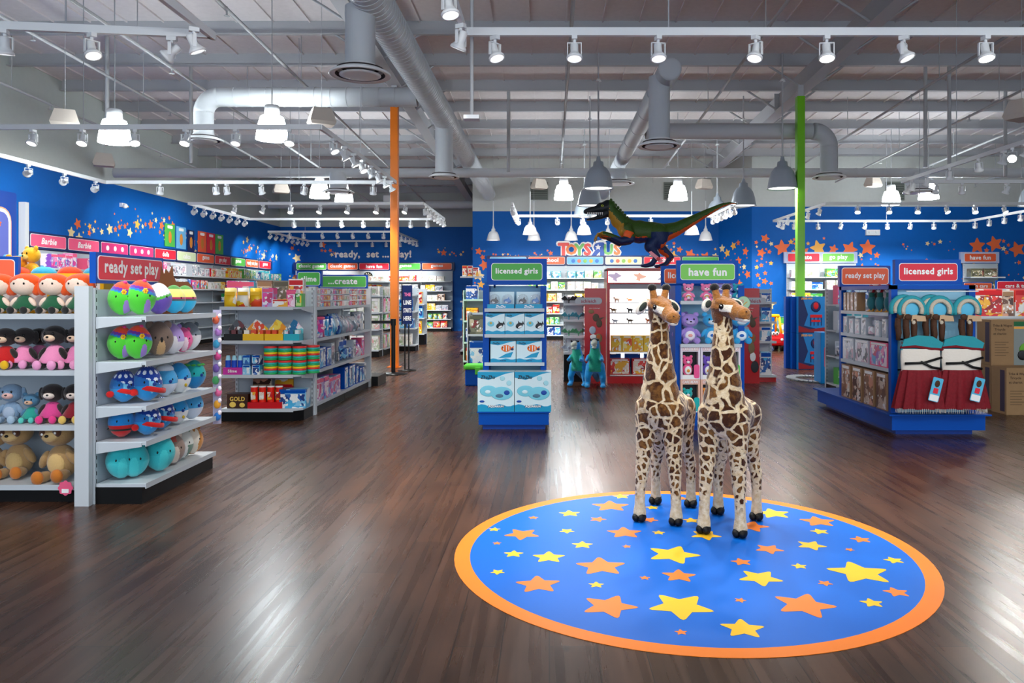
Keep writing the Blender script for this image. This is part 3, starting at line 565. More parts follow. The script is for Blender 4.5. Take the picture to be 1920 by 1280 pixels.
# ---------------------------------------------------------------- giraffes
def giraffe_coat():
    m = bpy.data.materials.new('giraffe_coat'); m.use_nodes = True; nt = m.node_tree; b = nt.nodes['Principled BSDF']; N = nt.nodes.new; L = nt.links.new
    b.inputs['Roughness'].default_value = .85; b.inputs['Sheen Weight'].default_value = .4; b.inputs['Sheen Roughness'].default_value = .4; b.inputs['Specular IOR Level'].default_value = .2
    def mth(op, a, c=None, d=None):
        n = N('ShaderNodeMath'); n.operation = op
        for i, v in enumerate((a, c, d)):
            if v is None: continue
            if isinstance(v, (int, float)): n.inputs[i].default_value = v
            else: L(v, n.inputs[i])
        return n.outputs[0]
    tc = N('ShaderNodeTexCoord'); sx = N('ShaderNodeSeparateXYZ'); L(tc.outputs['Object'], sx.inputs[0]); x, y, z = sx.outputs
    def clampz(lo, hi): return mth('MINIMUM', mth('MAXIMUM', z, lo), hi)
    zc = clampz(.2, .72); s = mth('MULTIPLY_ADD', zc, -46.5, 44.0)              # patches shrink down the legs
    zz = mth('ADD', mth('MULTIPLY_ADD', mth('MULTIPLY', zc, zc), -23.25, mth('MULTIPLY', zc, 44.0)), mth('MULTIPLY', mth('SUBTRACT', z, zc), s))
    zc2 = clampz(.8, 1.2); s2 = mth('MULTIPLY_ADD', mth('SUBTRACT', zc2, .8), 22.0, 0.0)   # and grow finer up the neck
    s = mth('ADD', s, s2); zz = mth('ADD', zz, mth('MULTIPLY', mth('SUBTRACT', z, zc2), s2)); zz = mth('ADD', zz, mth('MULTIPLY', mth('MULTIPLY', mth('SUBTRACT', zc2, .8), mth('SUBTRACT', zc2, .8)), 11.0))
    cb = N('ShaderNodeCombineXYZ'); L(mth('MULTIPLY', x, s), cb.inputs[0]); L(mth('MULTIPLY', y, s), cb.inputs[1]); L(mth('MULTIPLY', zz, .8), cb.inputs[2])
    oi = N('ShaderNodeObjectInfo'); ob = N('ShaderNodeVectorMath'); ob.operation = 'SCALE'; ob.inputs[0].default_value = (9, 13, 5); L(oi.outputs['Random'], ob.inputs['Scale'])
    av = N('ShaderNodeVectorMath'); L(cb.outputs[0], av.inputs[0]); L(ob.outputs[0], av.inputs[1])
    nz = N('ShaderNodeTexNoise'); nz.inputs['Scale'].default_value = 1.3; L(av.outputs[0], nz.inputs['Vector'])
    ms = N('ShaderNodeVectorMath'); ms.operation = 'SCALE'; ms.inputs['Scale'].default_value = .5; L(nz.outputs['Color'], ms.inputs[0])
    a2 = N('ShaderNodeVectorMath'); L(av.outputs[0], a2.inputs[0]); L(ms.outputs[0], a2.inputs[1])
    v = N('ShaderNodeTexVoronoi'); v.feature = 'DISTANCE_TO_EDGE'; v.inputs['Scale'].default_value = 1; v.inputs['Randomness'].default_value = .75; L(a2.outputs[0], v.inputs['Vector'])
    v1 = N('ShaderNodeTexVoronoi'); v1.inputs['Scale'].default_value = 1; v1.inputs['Randomness'].default_value = .75; L(a2.outputs[0], v1.inputs['Vector'])
    vs_ = N('ShaderNodeSeparateColor'); L(v1.outputs['Color'], vs_.inputs[0]); vr = vs_.outputs[0]
    th = N('ShaderNodeMapRange'); th.inputs['From Min'].default_value = .12; th.inputs['From Max'].default_value = .62; th.inputs['To Min'].default_value = .215; th.inputs['To Max'].default_value = .085; L(z, th.inputs[0])
    e = mth('SUBTRACT', v.outputs['Distance'], th.outputs[0]); mk = N('ShaderNodeMapRange'); mk.inputs['From Min'].default_value = -.015; mk.inputs['From Max'].default_value = .02; L(e, mk.inputs[0])
    lg = N('ShaderNodeMapRange'); lg.inputs['From Min'].default_value = .13; lg.inputs['From Max'].default_value = .18; L(z, lg.inputs[0]); mask = mth('MULTIPLY', mk.outputs[0], lg.outputs[0])
    n2 = N('ShaderNodeTexNoise'); n2.inputs['Scale'].default_value = 42; n2.inputs['Detail'].default_value = 4; L(tc.outputs['Object'], n2.inputs['Vector'])
    cr = N('ShaderNodeValToRGB'); cr.color_ramp.elements[0].position = .38; cr.color_ramp.elements[0].color = lin('#42200a'); cr.color_ramp.elements[1].position = .85; cr.color_ramp.elements[1].color = lin('#94642c')
    L(mth('ADD', mth('ADD', n2.outputs['Fac'], mth('MULTIPLY', mth('SUBTRACT', vr, .5), .34)), mth('MULTIPLY', mth('SUBTRACT', v1.outputs['Distance'], .3), -.2)), cr.inputs[0])
    c2 = N('ShaderNodeValToRGB'); c2.color_ramp.elements[0].position = .3; c2.color_ramp.elements[0].color = lin('#d0b080'); c2.color_ramp.elements[1].position = .7; c2.color_ramp.elements[1].color = lin('#eedcb8'); L(n2.outputs['Fac'], c2.inputs[0])
    mx = N('ShaderNodeMix'); mx.data_type = 'RGBA'; L(mask, mx.inputs[0]); L(c2.outputs[0], mx.inputs[6]); L(cr.outputs[0], mx.inputs[7]); L(mx.outputs[2], b.inputs['Base Color'])
    n3 = N('ShaderNodeTexNoise'); n3.inputs['Scale'].default_value = 160; n3.inputs['Detail'].default_value = 3; L(tc.outputs['Object'], n3.inputs['Vector'])
    hh = mth('ADD', mth('MULTIPLY', n3.outputs['Fac'], .8), mth('MULTIPLY', mask, .5))
    bp = N('ShaderNodeBump'); bp.inputs['Strength'].default_value = .8; bp.inputs['Distance'].default_value = .008; L(hh, bp.inputs['Height']); L(bp.outputs[0], b.inputs['Normal'])
    return m
COAT = giraffe_coat()
CREAM = mat('fur_cream', '#f1e8d6', .9, bump=(140, .6), sheen=.4, noise=.1); GOLD = mat('fur_gold', '#a4692c', .9, bump=(120, .7), sheen=.4, noise=.45); BROWNF = mat('fur_brown', '#5c3010', .9, bump=(120, .7), sheen=.4, noise=.3)
BLACKF = mat('fur_black', '#120d0b', .85, bump=(120, .6), sheen=.3); HOOF = mat('hoof_black', '#0b0b0c', .55, bump=(60, .5)); EYE = mat('eye_black', '#060606', .06); EARIN = mat('ear_inner', '#3a4038', .9, bump=(90, .5))
def make_giraffe(loc, rz, headyaw, label, legs, near_ear):
    t = thing('plush_giraffe', label, 'plush toy', loc, rz, None)
    # legs: four (x, y) feet; front pair first
    (flx, fly), (frx, fry), (rlx, rly), (rrx, rry) = legs
    ch = []
    hx = .0
    for fx, fy, front in ((flx, fly, 1), (frx, fry, 1), (rlx, rly, 0), (rrx, rry, 0)):
        s = 1 if fx > 0 else -1; ux = .068 * s
        if front: ch.append([((ux, -.155, .66), .08), ((ux*1.1, -.16, .56), .07), ((ux + (fx-ux)*.4, -.16 + (fy+.16)*.3, .45), .054), ((ux + (fx-ux)*.6, -.16 + (fy+.16)*.55, .355), .045), ((ux + (fx-ux)*.7, -.16 + (fy+.16)*.7, .29), .041), ((fx*.97, fy, .2), .031), ((fx, fy, .1), .031), ((fx, fy, .045), .04)])
        else: ch.append([((ux, .16, .62), .085), ((ux*1.05, .175, .52), .07), ((ux + (fx-ux)*.35, .165, .42), .05), ((ux + (fx-ux)*.6, .19, .34), .04), ((fx*.98, fy*.98+.005, .27), .036), ((fx, fy, .18), .030), ((fx, fy, .1), .030), ((fx, fy, .045), .035)])
    ch.append([((0, -.14, .66), (.13, .13, .145)), ((0, -.02, .645), (.125, .15, .13)), ((0, .12, .62), (.125, .14, .125)), ((0, .17, .6), (.112, .11, .115))])
    ch.append([((0, -.15, .74), (.118, .11, .12)), ((0, -.155, .83), (.102, .095, .1)), ((0, -.16, .93), .08), ((0, -.165, 1.03), .064), ((0, -.165, 1.12), .054), ((0, -.17, 1.2), .049), ((0, -.17, 1.24), .05)])
    put(blob(ch, 'giraffe_skin', [COAT], None, .0085, 4), 'body', t)
    for fx, fy in legs:
        h = MB(); 
        for sx in (-1, 1): h.ell((fx + sx*.017, fy - .012, .024), (.024, .042, .026), HOOF, 14)
        h.ell((fx, fy+.005, .04), (.036, .038, .022), HOOF, 14).build('hoof', t)
    MB().tube([(0, .27, .66), (0, .3, .58), (.01, .3, .48), (.015, .3, .42)], [.02, .014, .012, .01], COAT, 10).ell((.016, .3, .38), (.022, .022, .05), BLACKF, 12).build('tail', t)
    mane = MB()
    for i in range(14):
        z = .8 + i*.033; yb = -.155 + (.088 if z < .85 else .066 if z < .95 else .05) * .9; mane.ell((0, yb + .012, z), (.009, .024, .026), BROWNF, 8)
    mane.build('mane', t)
    hd = thing_part('head', t, (0, -.17, 1.25), headyaw); hd.scale = (1.26, 1.12, 1.2)
    Rx = lambda a: Matrix.Rotation(math.radians(a), 4, 'X').to_quaternion()
    def fm(c, n):
        if c.y < -.1: return 1 if c.z > -.038 else 0
        if c.z < -.048 and c.y < -.08: return 0
        if abs(c.x) > .022 and -.085 < c.y < -.018 and -.014 < c.z < .018: return 0
        if c.z < -.004 and c.y > -.075: return 2
        if c.z > .035 and c.y > .0: return 2
        return 1
    sk = blob([[((0, .012, .005), (.05, .055, .052)), ((0, -.045, .0), (.043, .05, .043)), ((0, -.085, -.012), (.036, .045, .036)), ((0, -.13, -.018), (.036, .034, .032))], [((0, .01, -.03), .046), ((0, .0, -.05), .044)], [((0, -.09, -.035), (.024, .04, .018)), ((0, -.14, -.043), (.024, .025, .014))],
               [((-.034, .0, .03), .018), ((-.03, -.03, .028), .016)], [((.034, .0, .03), .018), ((.03, -.03, .028), .016)]], 'giraffe_head', [CREAM, GOLD, BROWNF], fm, .0042, 4)
    put(sk, 'face', hd)
    for sx in (-1, 1):
        MB().cyl((sx*.026, .012, .035), (sx*.038, .022, .088), .02, GOLD, .015, 14).ell((sx*.039, .024, .093), (.023, .022, .019), BLACKF, 14).build('horn', hd)
        MB().ell((sx*.041, -.03, .008), (.011, .014, .014), EYE, 16).ell((sx*.05, -.036, .013), (.003, .003, .003), LETTER, 8).build('eye', hd)
        e = MB(); M = Matrix.Translation((sx*.055, .022, .02)) @ Matrix.Rotation(math.radians(-20*sx), 4, 'Z') @ Matrix.Rotation(math.radians(sx*(38 if near_ear == 0 else 12)), 4, 'Y')
        e.ell((sx*.038, .006, 0), (.046, .012, .03), CREAM, 16, M).ell((sx*.038, -.004, .006), (.03, .009, .017), EARIN, 14, M).build('ear', hd)
        MB().ell((sx*.016, -.162, -.004), (.005, .004, .004), BROWNF, 8).build('nostril', hd)
    MB().tube([(-.033, -.115, -.034), (-.022, -.15, -.037), (0, -.165, -.038), (.022, -.15, -.037), (.033, -.115, -.034)], .0022, BROWNF, 6).build('mouth', hd)
    return t
def thing_part(name, parent, loc, rz=0):
    o = bpy.data.objects.new(name, None); o.empty_display_size = .03; link(o, parent); o.location = loc; o.rotation_euler = rz if isinstance(rz, (tuple, list)) else (0, 0, rz)
    KIDS.setdefault(parent.name, []).append(o); return o
# heading of each giraffe: front feet towards the camera and a little to the plush side
def place_giraffe(front, rear, label, headyaw, ne):
    (ax, ay), (bx, by) = front; (cx, cy_), (dx, dy) = rear
    fm = Vector(((ax+bx)/2, (ay+by)/2)); rm = Vector(((cx+dx)/2, (cy_+dy)/2)); mid = (fm+rm)/2; d = (fm-rm).normalized(); ang = math.atan2(d.x, -d.y)
    inv = Matrix.Rotation(-ang, 2); loc = (mid.x, mid.y, .0025)
    L_ = [tuple(inv @ (Vector(p) - mid)) for p in (front[0], front[1], rear[0], rear[1])]
    return make_giraffe(loc, ang, headyaw, label, L_, ne)
place_giraffe(((.53, 4.50), (.73, 4.42)), ((.675, 4.87), (.885, 4.80)), 'spotted plush giraffe nearest the plush shelves, standing on the blue floor graphic', (math.radians(14), 0, math.radians(48)), 0)
place_giraffe(((.86, 4.27), (1.045, 4.20)), ((1.02, 4.64), (1.22, 4.52)), 'spotted plush giraffe nearer the camera, standing closest to the middle of the graphic', (math.radians(4), 0, math.radians(62)), 1)
# ---------------------------------------------------------------- dinosaur figure on the red case
DG = mat('dino_green', '#33501a', .5, bump=(60, .5), noise=.35); DB = mat('dino_blue', '#0e2450', .5, bump=(60, .5), noise=.3); DOr = mat('dino_orange', '#c4501c', .5, bump=(60, .5), noise=.25); DK = mat('dino_head', '#10181e', .45, bump=(50, .5)); DY = mat('dino_ochre', '#a87a20', .5, bump=(60, .5), noise=.2)
def raptor():
    t = thing('dinosaur_figure', 'large green and blue hunting dinosaur figure with orange belly standing on the red lit case', 'dinosaur', (1.56, 11.95, 1.74), 0)
    t.scale = (1, 1.15, 1.12)
    def fm(c, n):
        if c.x < -.64 and c.z > .67: return 2
        if c.x < -.3 and c.z > .45: return 3 if (n.z < -.15 or c.x < -.42 and n.x < -.2) else 0
        if c.x > .15 and (n.z < -.35): return 1
        if c.z < .42 and c.x < .5: return 4
        if n.z < -.5: return 1
        if .0 < c.x < .35 and c.z < .5: return 4
        return 0
    ch = [[((-.6, 0, .8), (.09, .08, .1)), ((-.5, 0, .69), (.115, .1, .13)), ((-.36, 0, .56), (.15, .13, .15)), ((-.16, 0, .51), (.18, .15, .165)), ((.05, 0, .5), .15), ((.22, 0, .49), .135), ((.42, 0, .55), .1), ((.65, 0, .66), .075), ((.9, 0, .78), .052), ((1.1, 0, .87), .034), ((1.25, 0, .91), .02), ((1.36, 0, .9), .01)],
          [((-.64, 0, .86), (.12, .085, .1)), ((-.74, 0, .84), (.1, .075, .085)), ((-.85, 0, .815), (.085, .06, .055)), ((-.95, 0, .8), (.06, .05, .045)), ((-1.0, 0, .79), (.035, .04, .035))],
          [((-.66, 0, .77), .06), ((-.76, 0, .72), (.06, .05, .034)), ((-.88, 0, .69), (.06, .042, .024)), ((-.96, 0, .68), (.035, .034, .018))]]
    for s in (-1, 1):
        ch.append([((.12, s*.11, .44), (.15, .08, .18)), ((-.02 if s < 0 else .2, s*.13, .3), .085), ((.1 if s < 0 else .36, s*.13, .17), .05), ((.02 if s < 0 else .27, s*.13, .06), .04), ((-.08 if s < 0 else .17, s*.13, .035), (.09, .05, .03))])
        ch.append([((-.36, s*.13, .54), .08), ((-.3, s*.16, .4), .06), ((-.46, s*.17, .37), .05), ((-.62, s*.17, .44), .042), ((-.74, s*.17, .47), .042)])
    put(blob(ch, 'dinosaur_skin', [DG, DOr, DK, DY, DB], fm, .014, 5), 'body', t)
    for s in (-1, 1):
        for k in (-1, 0, 1): MB().tube([(-.76, s*.17 + k*.022, .48), (-.82, s*.17 + k*.03, .465), (-.845, s*.17 + k*.032, .41), (-.83, s*.17 + k*.032, .375)], [.018, .016, .012, .003], DY, 8).build('claw', t)
        MB().ell((-.74, s*.072, .865), (.02, .01, .016), mat('dino_eye', '#c8d040', .1), 12).ell((-.742, s*.08, .865), (.007, .005, .011), EYE, 10).build('eye', t)
    te = MB()
    for s in (-1, 1):
        for k in range(9): te.cyl((-.74 - k*.028, s*(.058 - k*.003), .775), (-.74 - k*.028, s*(.055 - k*.003), .735), .01, LETTER, .001, 6)
    te.build('tooth_edge', t)
    sp = MB()
    for k in range(9): sp.ell((-.6 + k*.036, 0, .95 - k*.035), (.026, .022, .026), DG, 8)
    sp.build('neck_crest', t)
    MB().lathe([(.074, -.045), (.078, -.035), (.078, .035), (.074, .045)], mat('band_orange', '#e85a1c', .5), 20, Matrix.Translation((-.345, -.15, .46)) @ Matrix.Rotation(.3, 4, 'Y')).build('arm_band', t)
raptor()
tg = thing('price_tag', 'pink and red hang tag tied around the dinosaur ankle', 'tag', (1.60, 11.70, 1.93), 0)
MB().prism([(-.09, .05), (-.05, .07), (.14, -.08), (.09, -.12)], -.004, .004, mat('tag_pink', '#f0909c', .4)).build('tag_card', tg); MB().ell((.06, -.006, -.05), (.028, .003, .028), RED, 16).build('tag_seal', tg)

# ---------------------------------------------------------------- two blue dinosaur plushes
PB = mat('plush_azure', '#1496dc', .85, bump=(70, .5), sheen=.4, noise=.18); PG = mat('plush_seagreen', '#1ca88c', .85, bump=(70, .5), sheen=.4, noise=.2); PK = mat('plush_navy', '#10243c', .85, sheen=.3); PGR = mat('plush_grey', '#b8c0b4', .85, sheen=.3)
def rex_mesh():
    def fm(c, n):
        if c.z > .53 and c.y < -.08: return 3 if c.y < -.13 else (2 if n.z > .3 else 0)
        if n.y < -.45 and c.z > .22 and abs(c.x) < .08: return 1
        if abs(math.sin(c.z*38 + c.x*10)) > .93 and n.y > -.1: return 2
        return 0
    ch = [[((0, -.06, .6), .062), ((0, -.04, .52), .065), ((0, 0, .4), .09), ((0, .03, .3), .105), ((0, .12, .22), .08), ((0, .24, .13), .05), ((0, .36, .07), .03), ((0, .46, .05), .015)],
          [((0, -.08, .62), (.055, .07, .05)), ((0, -.17, .605), (.045, .06, .032)), ((0, -.21, .6), (.036, .03, .025))], [((0, -.1, .565), .04), ((0, -.18, .55), (.034, .05, .016))]]
    for s in (-1, 1):
        ch.append([((s*.07, .03, .27), (.06, .08, .09)), ((s*.1, .0, .15), .045), ((s*.1, .03, .07), .036), ((s*.105, -.02, .03), (.04, .06, .028))])
        ch.append([((s*.075, -.05, .42), .035), ((s*.1, -.1, .38), .026), ((s*.09, -.15, .39), .022)])
    return blob(ch, 'plush_dinosaur_skin', [PB, PG, PK, PGR], fm, .008, 5)
RX = rex_mesh()
for i, (px, Y, rz, sc, lb) in enumerate(((1083, 11.15, -.35, 1.03, 'blue dinosaur plush with grey snout, nearer the licensed girls stand'), (1116, 10.95, -.15, 1.08, 'blue dinosaur plush with grey snout, leaning towards the red case'))):
    t = thing('plush_dinosaur', lb, 'plush toy', (PX(px, Y), Y, 0), rz); t.scale = (sc, sc, sc)
    put(RX, 'body', t)
    for s in (-1, 1): MB().ell((s*.05, -.12, .645), (.012, .014, .014), EYE, 12).build('eye', t)
    MB().ell((0, -.17, .578), (.04, .05, .009), LETTER, 12).build('teeth_edge', t)

# ---------------------------------------------------------------- plush kinds
PM = {}
def plush(c, rough=.9):
    if c not in PM: PM[c] = mat('plush_' + c.strip('#'), c, rough, bump=(55, .3), sheen=.35, noise=.08)
    return PM[c]
def sq_mesh(kind):
    """squat egg shaped plush, facing -y, 1 unit tall base at 0"""
    w = .40; d = .37
    def fm(c):
        x, y, z = c.x/w, c.y/d, c.z                              # z 0..1
        return kind(x, y, z)
    mb = MB(); mb.ell((0, 0, .5), (1, 1, .5), PMD, 96, None, None, None); vs = mb.v
    out = MB()
    def shp(v):
        z = v[2]; k = 1.0 - .30*max(0, z-.45)**1.25 * 1.0; k *= 1 + .06*math.sin(z*math.pi); return (v[0]*w*k, v[1]*d*k, .04 + z*.96 if z > .02 else .04)
    V = [shp(v) for v in vs]
    for i, f in enumerate(mb.f):
        q = sum((Vector(V[j]) for j in f), Vector()) / len(f); out.f.append(f); out.m.append(out.mi(fm(q))); out.s.append(True)
    out.v = V; return out.mesh('plush_body')
PMD = plush('#888888')
def circ(x, z, cx, cz, r): return (x-cx)**2 + (z-cz)**2 < r*r
def K_rainbow(x, y, z):
    if z > .80 - .1*x: return plush('#f0501e') if z > .88 - .1*x else plush('#e8402c')
    if z > .72 - .1*x: return plush('#6a2c9c')
    if z > .65 - .12*x: return plush('#1c7ac8')
    if y < -.3 and circ(x, z, .3, .22, .24): return plush('#9a78c8')
    return plush('#4cc832')
def K_koala(x, y, z):
    if y < -.4 and circ(x, z, .0, .22, .3): return plush('#d0a878')
    return plush('#7c685c')
def K_clown(x, y, z): return plush('#f2f2f4') if z > .58 + .12*x else plush('#58b848') if z > .5 + .12*x else plush('#6a4cb0')
def K_elf(x, y, z):
    if z > .86: return plush('#4c8c3c')
    if z > .58: return plush('#f0e47c')
    if z > .53: return plush('#b02c60')
    return plush('#4a5a5c') if z > .45 else plush('#28b0dc')
def K_two(top, bot, zt=.55, belly=None):
    def k(x, y, z):
        if belly and y < -.35 and circ(x, z, 0, .3, .32): return plush(belly)
        return plush(top) if z > zt else plush(bot)
    return k
def K_dots(x, y, z):
    if z > .6 - .15*x:
        a = math.atan2(y, x); u, v = (a*1.7 + (int(z*5.5) % 2)*.5) % 1 - .5, (z*5.5) % 1 - .5
        return plush('#e8f0f8') if u*u + v*v < .085 else plush('#0c3c9c')
    if y < -.55 and circ(x, z, .1, .5, .24): return plush('#7cc8ec')
    return plush('#1c90d4') if z < .45 else plush('#2470b8')
def K_owl(x, y, z):
    if y < -.3 and (circ(x, z, -.22, .66, .24) or circ(x, z, .22, .66, .24) or circ(x, z, 0, .28, .3)): return plush('#f0e6d4')
    return plush('#d08a38')
def K_sloth(x, y, z):
    if y < -.35 and circ(x, z, 0, .3, .32): return plush('#ecdccc')
    if z > .75 and circ(x, z, -.1, .85, .2): return plush('#c05a50')
    return plush('#9c8478')
KINDS = {'rainbow': K_rainbow, 'koala': K_koala, 'clown': K_clown, 'elf': K_elf, 'lilac': K_two('#b89cdc', '#f0ecf4', .42, '#f4f2f8'), 'pink': K_two('#ec5c9c', '#e8508c', .4, '#f8dce8'), 'grey': K_two('#7c8c94', '#e8eaec', .55), 'dots': K_dots,
         'cap': K_two('#48a8e0', '#d4e0f0', .42), 'coat': K_two('#2c9cdc', '#eceff0', .5), 'leaf': K_two('#1ca8a8', '#1484c4', .45), 'scarlet': K_two('#1c84d0', '#d41c20', .42), 'turq': K_two('#2cb8c0', '#38c4cc', .5, '#44d0d4'), 'sloth': K_sloth, 'cat': K_two('#e0e4dc', '#6c8c7c', .5, '#f0f0ec'), 'owl': K_owl}
SQM = {}
SQN = [0]
def squish(kind, loc, h, rz, label, group=None, wk=1.0, extras=()):
    if kind not in SQM: SQM[kind] = sq_mesh(KINDS[kind])
    t = thing('round_plush', label, 'plush toy', loc, rz, group); h *= 1.1; t.scale = (h*wk*.9, h*wk*.9, h)
    bd = put(SQM[kind], 'body', t)
    for s in (-1, 1): MB().ell((s*.17, -.345, .56), (.028, .02, .038), EYE, 10).build('eye', bd)
    if kind in ('koala', 'cat', 'sloth', 'grey', 'turq', 'pink', 'lilac', 'owl'):
        c = {'koala': '#8c786c', 'cat': '#6c8c7c', 'sloth': '#e8dccc', 'grey': '#5c6c74', 'turq': '#28a8b4', 'pink': '#e04888', 'lilac': '#9c7cc8', 'owl': '#b87428'}[kind]
        for s in (-1, 1): MB().ell((s*.25, .0, .9), (.09 if kind != 'koala' else .13, .05, .09 if kind != 'koala' else .12), plush(c), 12).build('ear', bd)
    if kind == 'koala': MB().ell((0, -.37, .5), (.05, .05, .08), BLACKF, 12).build('nose', bd)
    if kind == 'rainbow':
        f = MB(); 
        for k in range(6): f.ell((.05 + .05*math.cos(k*1.047), -.36, .69 + .05*math.sin(k*1.047)), (.035, .02, .035), plush('#f8c820'), 8)
        f.ell((.05, -.375, .69), (.025, .02, .025), plush('#e87820'), 8).build('flower_badge', t)
        MB().ell((.08, -.1, .97), (.07, .07, .05), plush('#e8408c'), 8).build('tuft', t)
    if kind in ('dots',): 
        MB().lathe([(.40, .3), (.44, .32), (.445, .38), (.43, .43), (.40, .44)], plush('#dc1c1c'), 24, Matrix.Rotation(.22, 4, 'Y')).build('red_scarf', t); MB().ell((-.42, -.2, .3), (.12, .06, .1), plush('#dc1c1c'), 12).build('scarf_knot', t)
    if kind == 'dots' or kind == 'coat' or kind == 'cap' or kind == 'leaf': MB().ell((.1, -.385, .5), (.06, .05, .055), plush('#143c8c'), 12).build('nose', t)
    if kind == 'cap': MB().ell((0, 0, .86), (.3, .28, .16), plush('#e4ecf4'), 16).build('cap', t)
    if kind == 'leaf':
        m = MB()
        for k in range(9): a = k*.7; m.ell((.3*math.cos(a), .28*math.sin(a), .84), (.1, .1, .04), plush('#4cc050'), 8)
        m.build('leaf_collar', t)
    if kind == 'scarlet': MB().lathe([(.41, .26), (.44, .28), (.44, .3), (.42, .32)], BLACKF, 24).build('belt', t)
    if kind == 'coat': MB().ell((.12, -.37, .28), (.05, .03, .06), plush('#c8a818'), 10).build('badge', t)
    SQN[0] += 1; return t

def sit_bear(loc, h, rz, label, fur, muzzle=None, belly=None, dress=None, feet=None, hair=None, ears='round', group=None, name='plush_bear', tilt=0, badge=None, bigHead=1.0):
    """sitting soft toy facing -y, height h"""
    t = thing(name, label, 'plush toy', loc, rz, group); t.scale = (h*(1.22 if badge or name == 'plush_doll' else 1.08), h, h)
    if tilt: t.rotation_euler = (0, tilt, rz)
    F = plush(fur); MZ = plush(muzzle or fur); FT = plush(feet or fur)
    b = MB().ell((0, .02, .26), (.2, .17, .25), plush(dress) if dress else F, 20)
    if dress:
        b.lathe([(.13, .4), (.2, .3), (.27, .16), (.25, .13)], plush(dress), 20)
    b.build('dress' if dress else 'torso', t)
    if belly: MB().ell((0, -.1, .24), (.13, .07, .16), plush(belly), 16).build('belly_patch', t)
    if badge:
        m = MB()
        if badge == 'rainbow':
            for k, c in enumerate(('#e03c3c', '#f0a030', '#f0e040', '#48b0e0')):
                r = .11 - k*.02; pts = [(r*math.cos(a), -.175 - .012*k*0, .2 + r*math.sin(a)) for a in [math.pi*i/10 for i in range(11)]]; m.tube(pts, .011, plush(c), 6)
        else: m.ell((0, -.165, .25), (.06, .02, .05), plush(badge), 10)
        m.build('belly_badge', t)
    k = bigHead; hm = MB().ell((0, 0, .48 + .22*k), (.23*k, .2*k, .21*k), F if not hair or name == 'plush_doll' else F, 24)
    if muzzle: hm.ell((0, -.15*k, .48 + .17*k), (.12*k, .09*k, .08*k), MZ, 14)
    hd = hm.build('head', t)
    for s in (-1, 1):
        if ears == 'round': MB().ell((s*.17*k, 0, .48 + .4*k), (.075*k, .04, .075*k), F, 12).build('ear', hd)
        elif ears == 'floppy': MB().ell((s*.23*k, .02, .48 + .2*k), (.06*k, .06, .15*k), plush(hair or fur), 12).build('ear', hd)
        MB().ell((s*.085*k, -.185*k, .48 + .26*k), (.022, .014, .03), EYE, 10).build('eye', hd)
        MB().ell((s*.2, -.05, .32), (.06, .07, .14), F, 12, None, Matrix.Rotation(-s*.5, 3, 'Y').to_quaternion()).build('arm', t)
        MB().ell((s*.13, -.2, .09), (.075, .15, .08), F, 12).ell((s*.14, -.31, .1), (.085, .06, .1), FT, 12).build('leg', t)
    if muzzle: MB().ell((0, -.235*k, .48 + .19*k), (.03, .02, .022), EYE, 10).build('nose', hd)
    if hair and ears != 'floppy':
        MB().ell((0, .045, .48 + .28*k), (.27*k, .2*k, .2*k), plush(hair), 20).ell((-.2*k, .02, .48 + .18*k), (.09*k, .12, .18*k), plush(hair), 12).ell((.2*k, .02, .48 + .18*k), (.09*k, .12, .18*k), plush(hair), 12).build('hair', hd)
    return t
# ---------------------------------------------------------------- shelving
class Frame:
    """u along the front (left to right seen from the aisle), v depth towards the back, z up; rz 0 faces the camera"""
    def __init__(s, x, y, rz=0): s.x, s.y, s.rz = x, y, rz; s.c, s.s = math.cos(rz), math.sin(rz)
    def w(s, u, v, z=0): return (s.x + u*s.c - v*s.s, s.y + u*s.s + v*s.c, z)
def shelf_unit(name, label, F, w, d, zs, top, body=SHELFW, back=BACKW, kick=KICK, sides=False, brackets=True, base_d=None, lip=.03, posts=True, chamfer=0):
    t = thing(name, label, 'shelving', F.w(0, 0), F.rz)
    MB().box(.02, w-.02, d-.02, d, .1, top, back).build('back_panel', t)
    if posts:
        for x in (0, w-.03):
            p = MB().box(x, x+.03, d-.035, d+.005, 0, top+.01, body)
            if w < 1.6:
                for i in range(int(top/.05)): p.box(x+.012, x+.018, d-.0365, d-.035, .08+i*.05, .105+i*.05, BLACK)
            p.build('upright', t)
    if sides:
        for x in (0, w-.02): MB().box(x, x+.02, 0.02, d-.035, 0, top, body).build('side_panel', t)
    for i, z in enumerate(zs):
        o = [(0.005, d-.04), (w-.005, d-.04), (w-.005, chamfer), (w-.005-chamfer, 0), (.005, 0)] if chamfer else [(0.005, d-.04), (w-.005, d-.04), (w-.005, 0), (.005, 0)]
        MB().slab(o[::-1], z-.02, z, body).box(.005, w-.005-chamfer, -.006, 0, z-lip, z+.004, body).build('shelf', t)
        if brackets and i < len(zs)-1:
            for x in (.0, w-.006):
                MB().add([(x, d-.04, z-.005), (x, .02, z-.005), (x, .02, z-.03), (x, d-.04, z-.075), (x+.005, d-.04, z-.005), (x+.005, .02, z-.005), (x+.005, .02, z-.03), (x+.005, d-.04, z-.075)], [(0,1,2,3), (7,6,5,4), (0,4,5,1), (1,5,6,2), (2,6,7,3)], body).build('shelf_bracket', t)
    kz = zs[-1]-.02
    MB().slab([(.005, .02), (w-.005-chamfer, .02), (w-.005, .02+chamfer), (w-.005, d), (.005, d)] if chamfer else [(.005, .02), (w-.005, .02), (w-.005, d), (.005, d)], 0, kz, kick).build('kick_base', t)
    return t
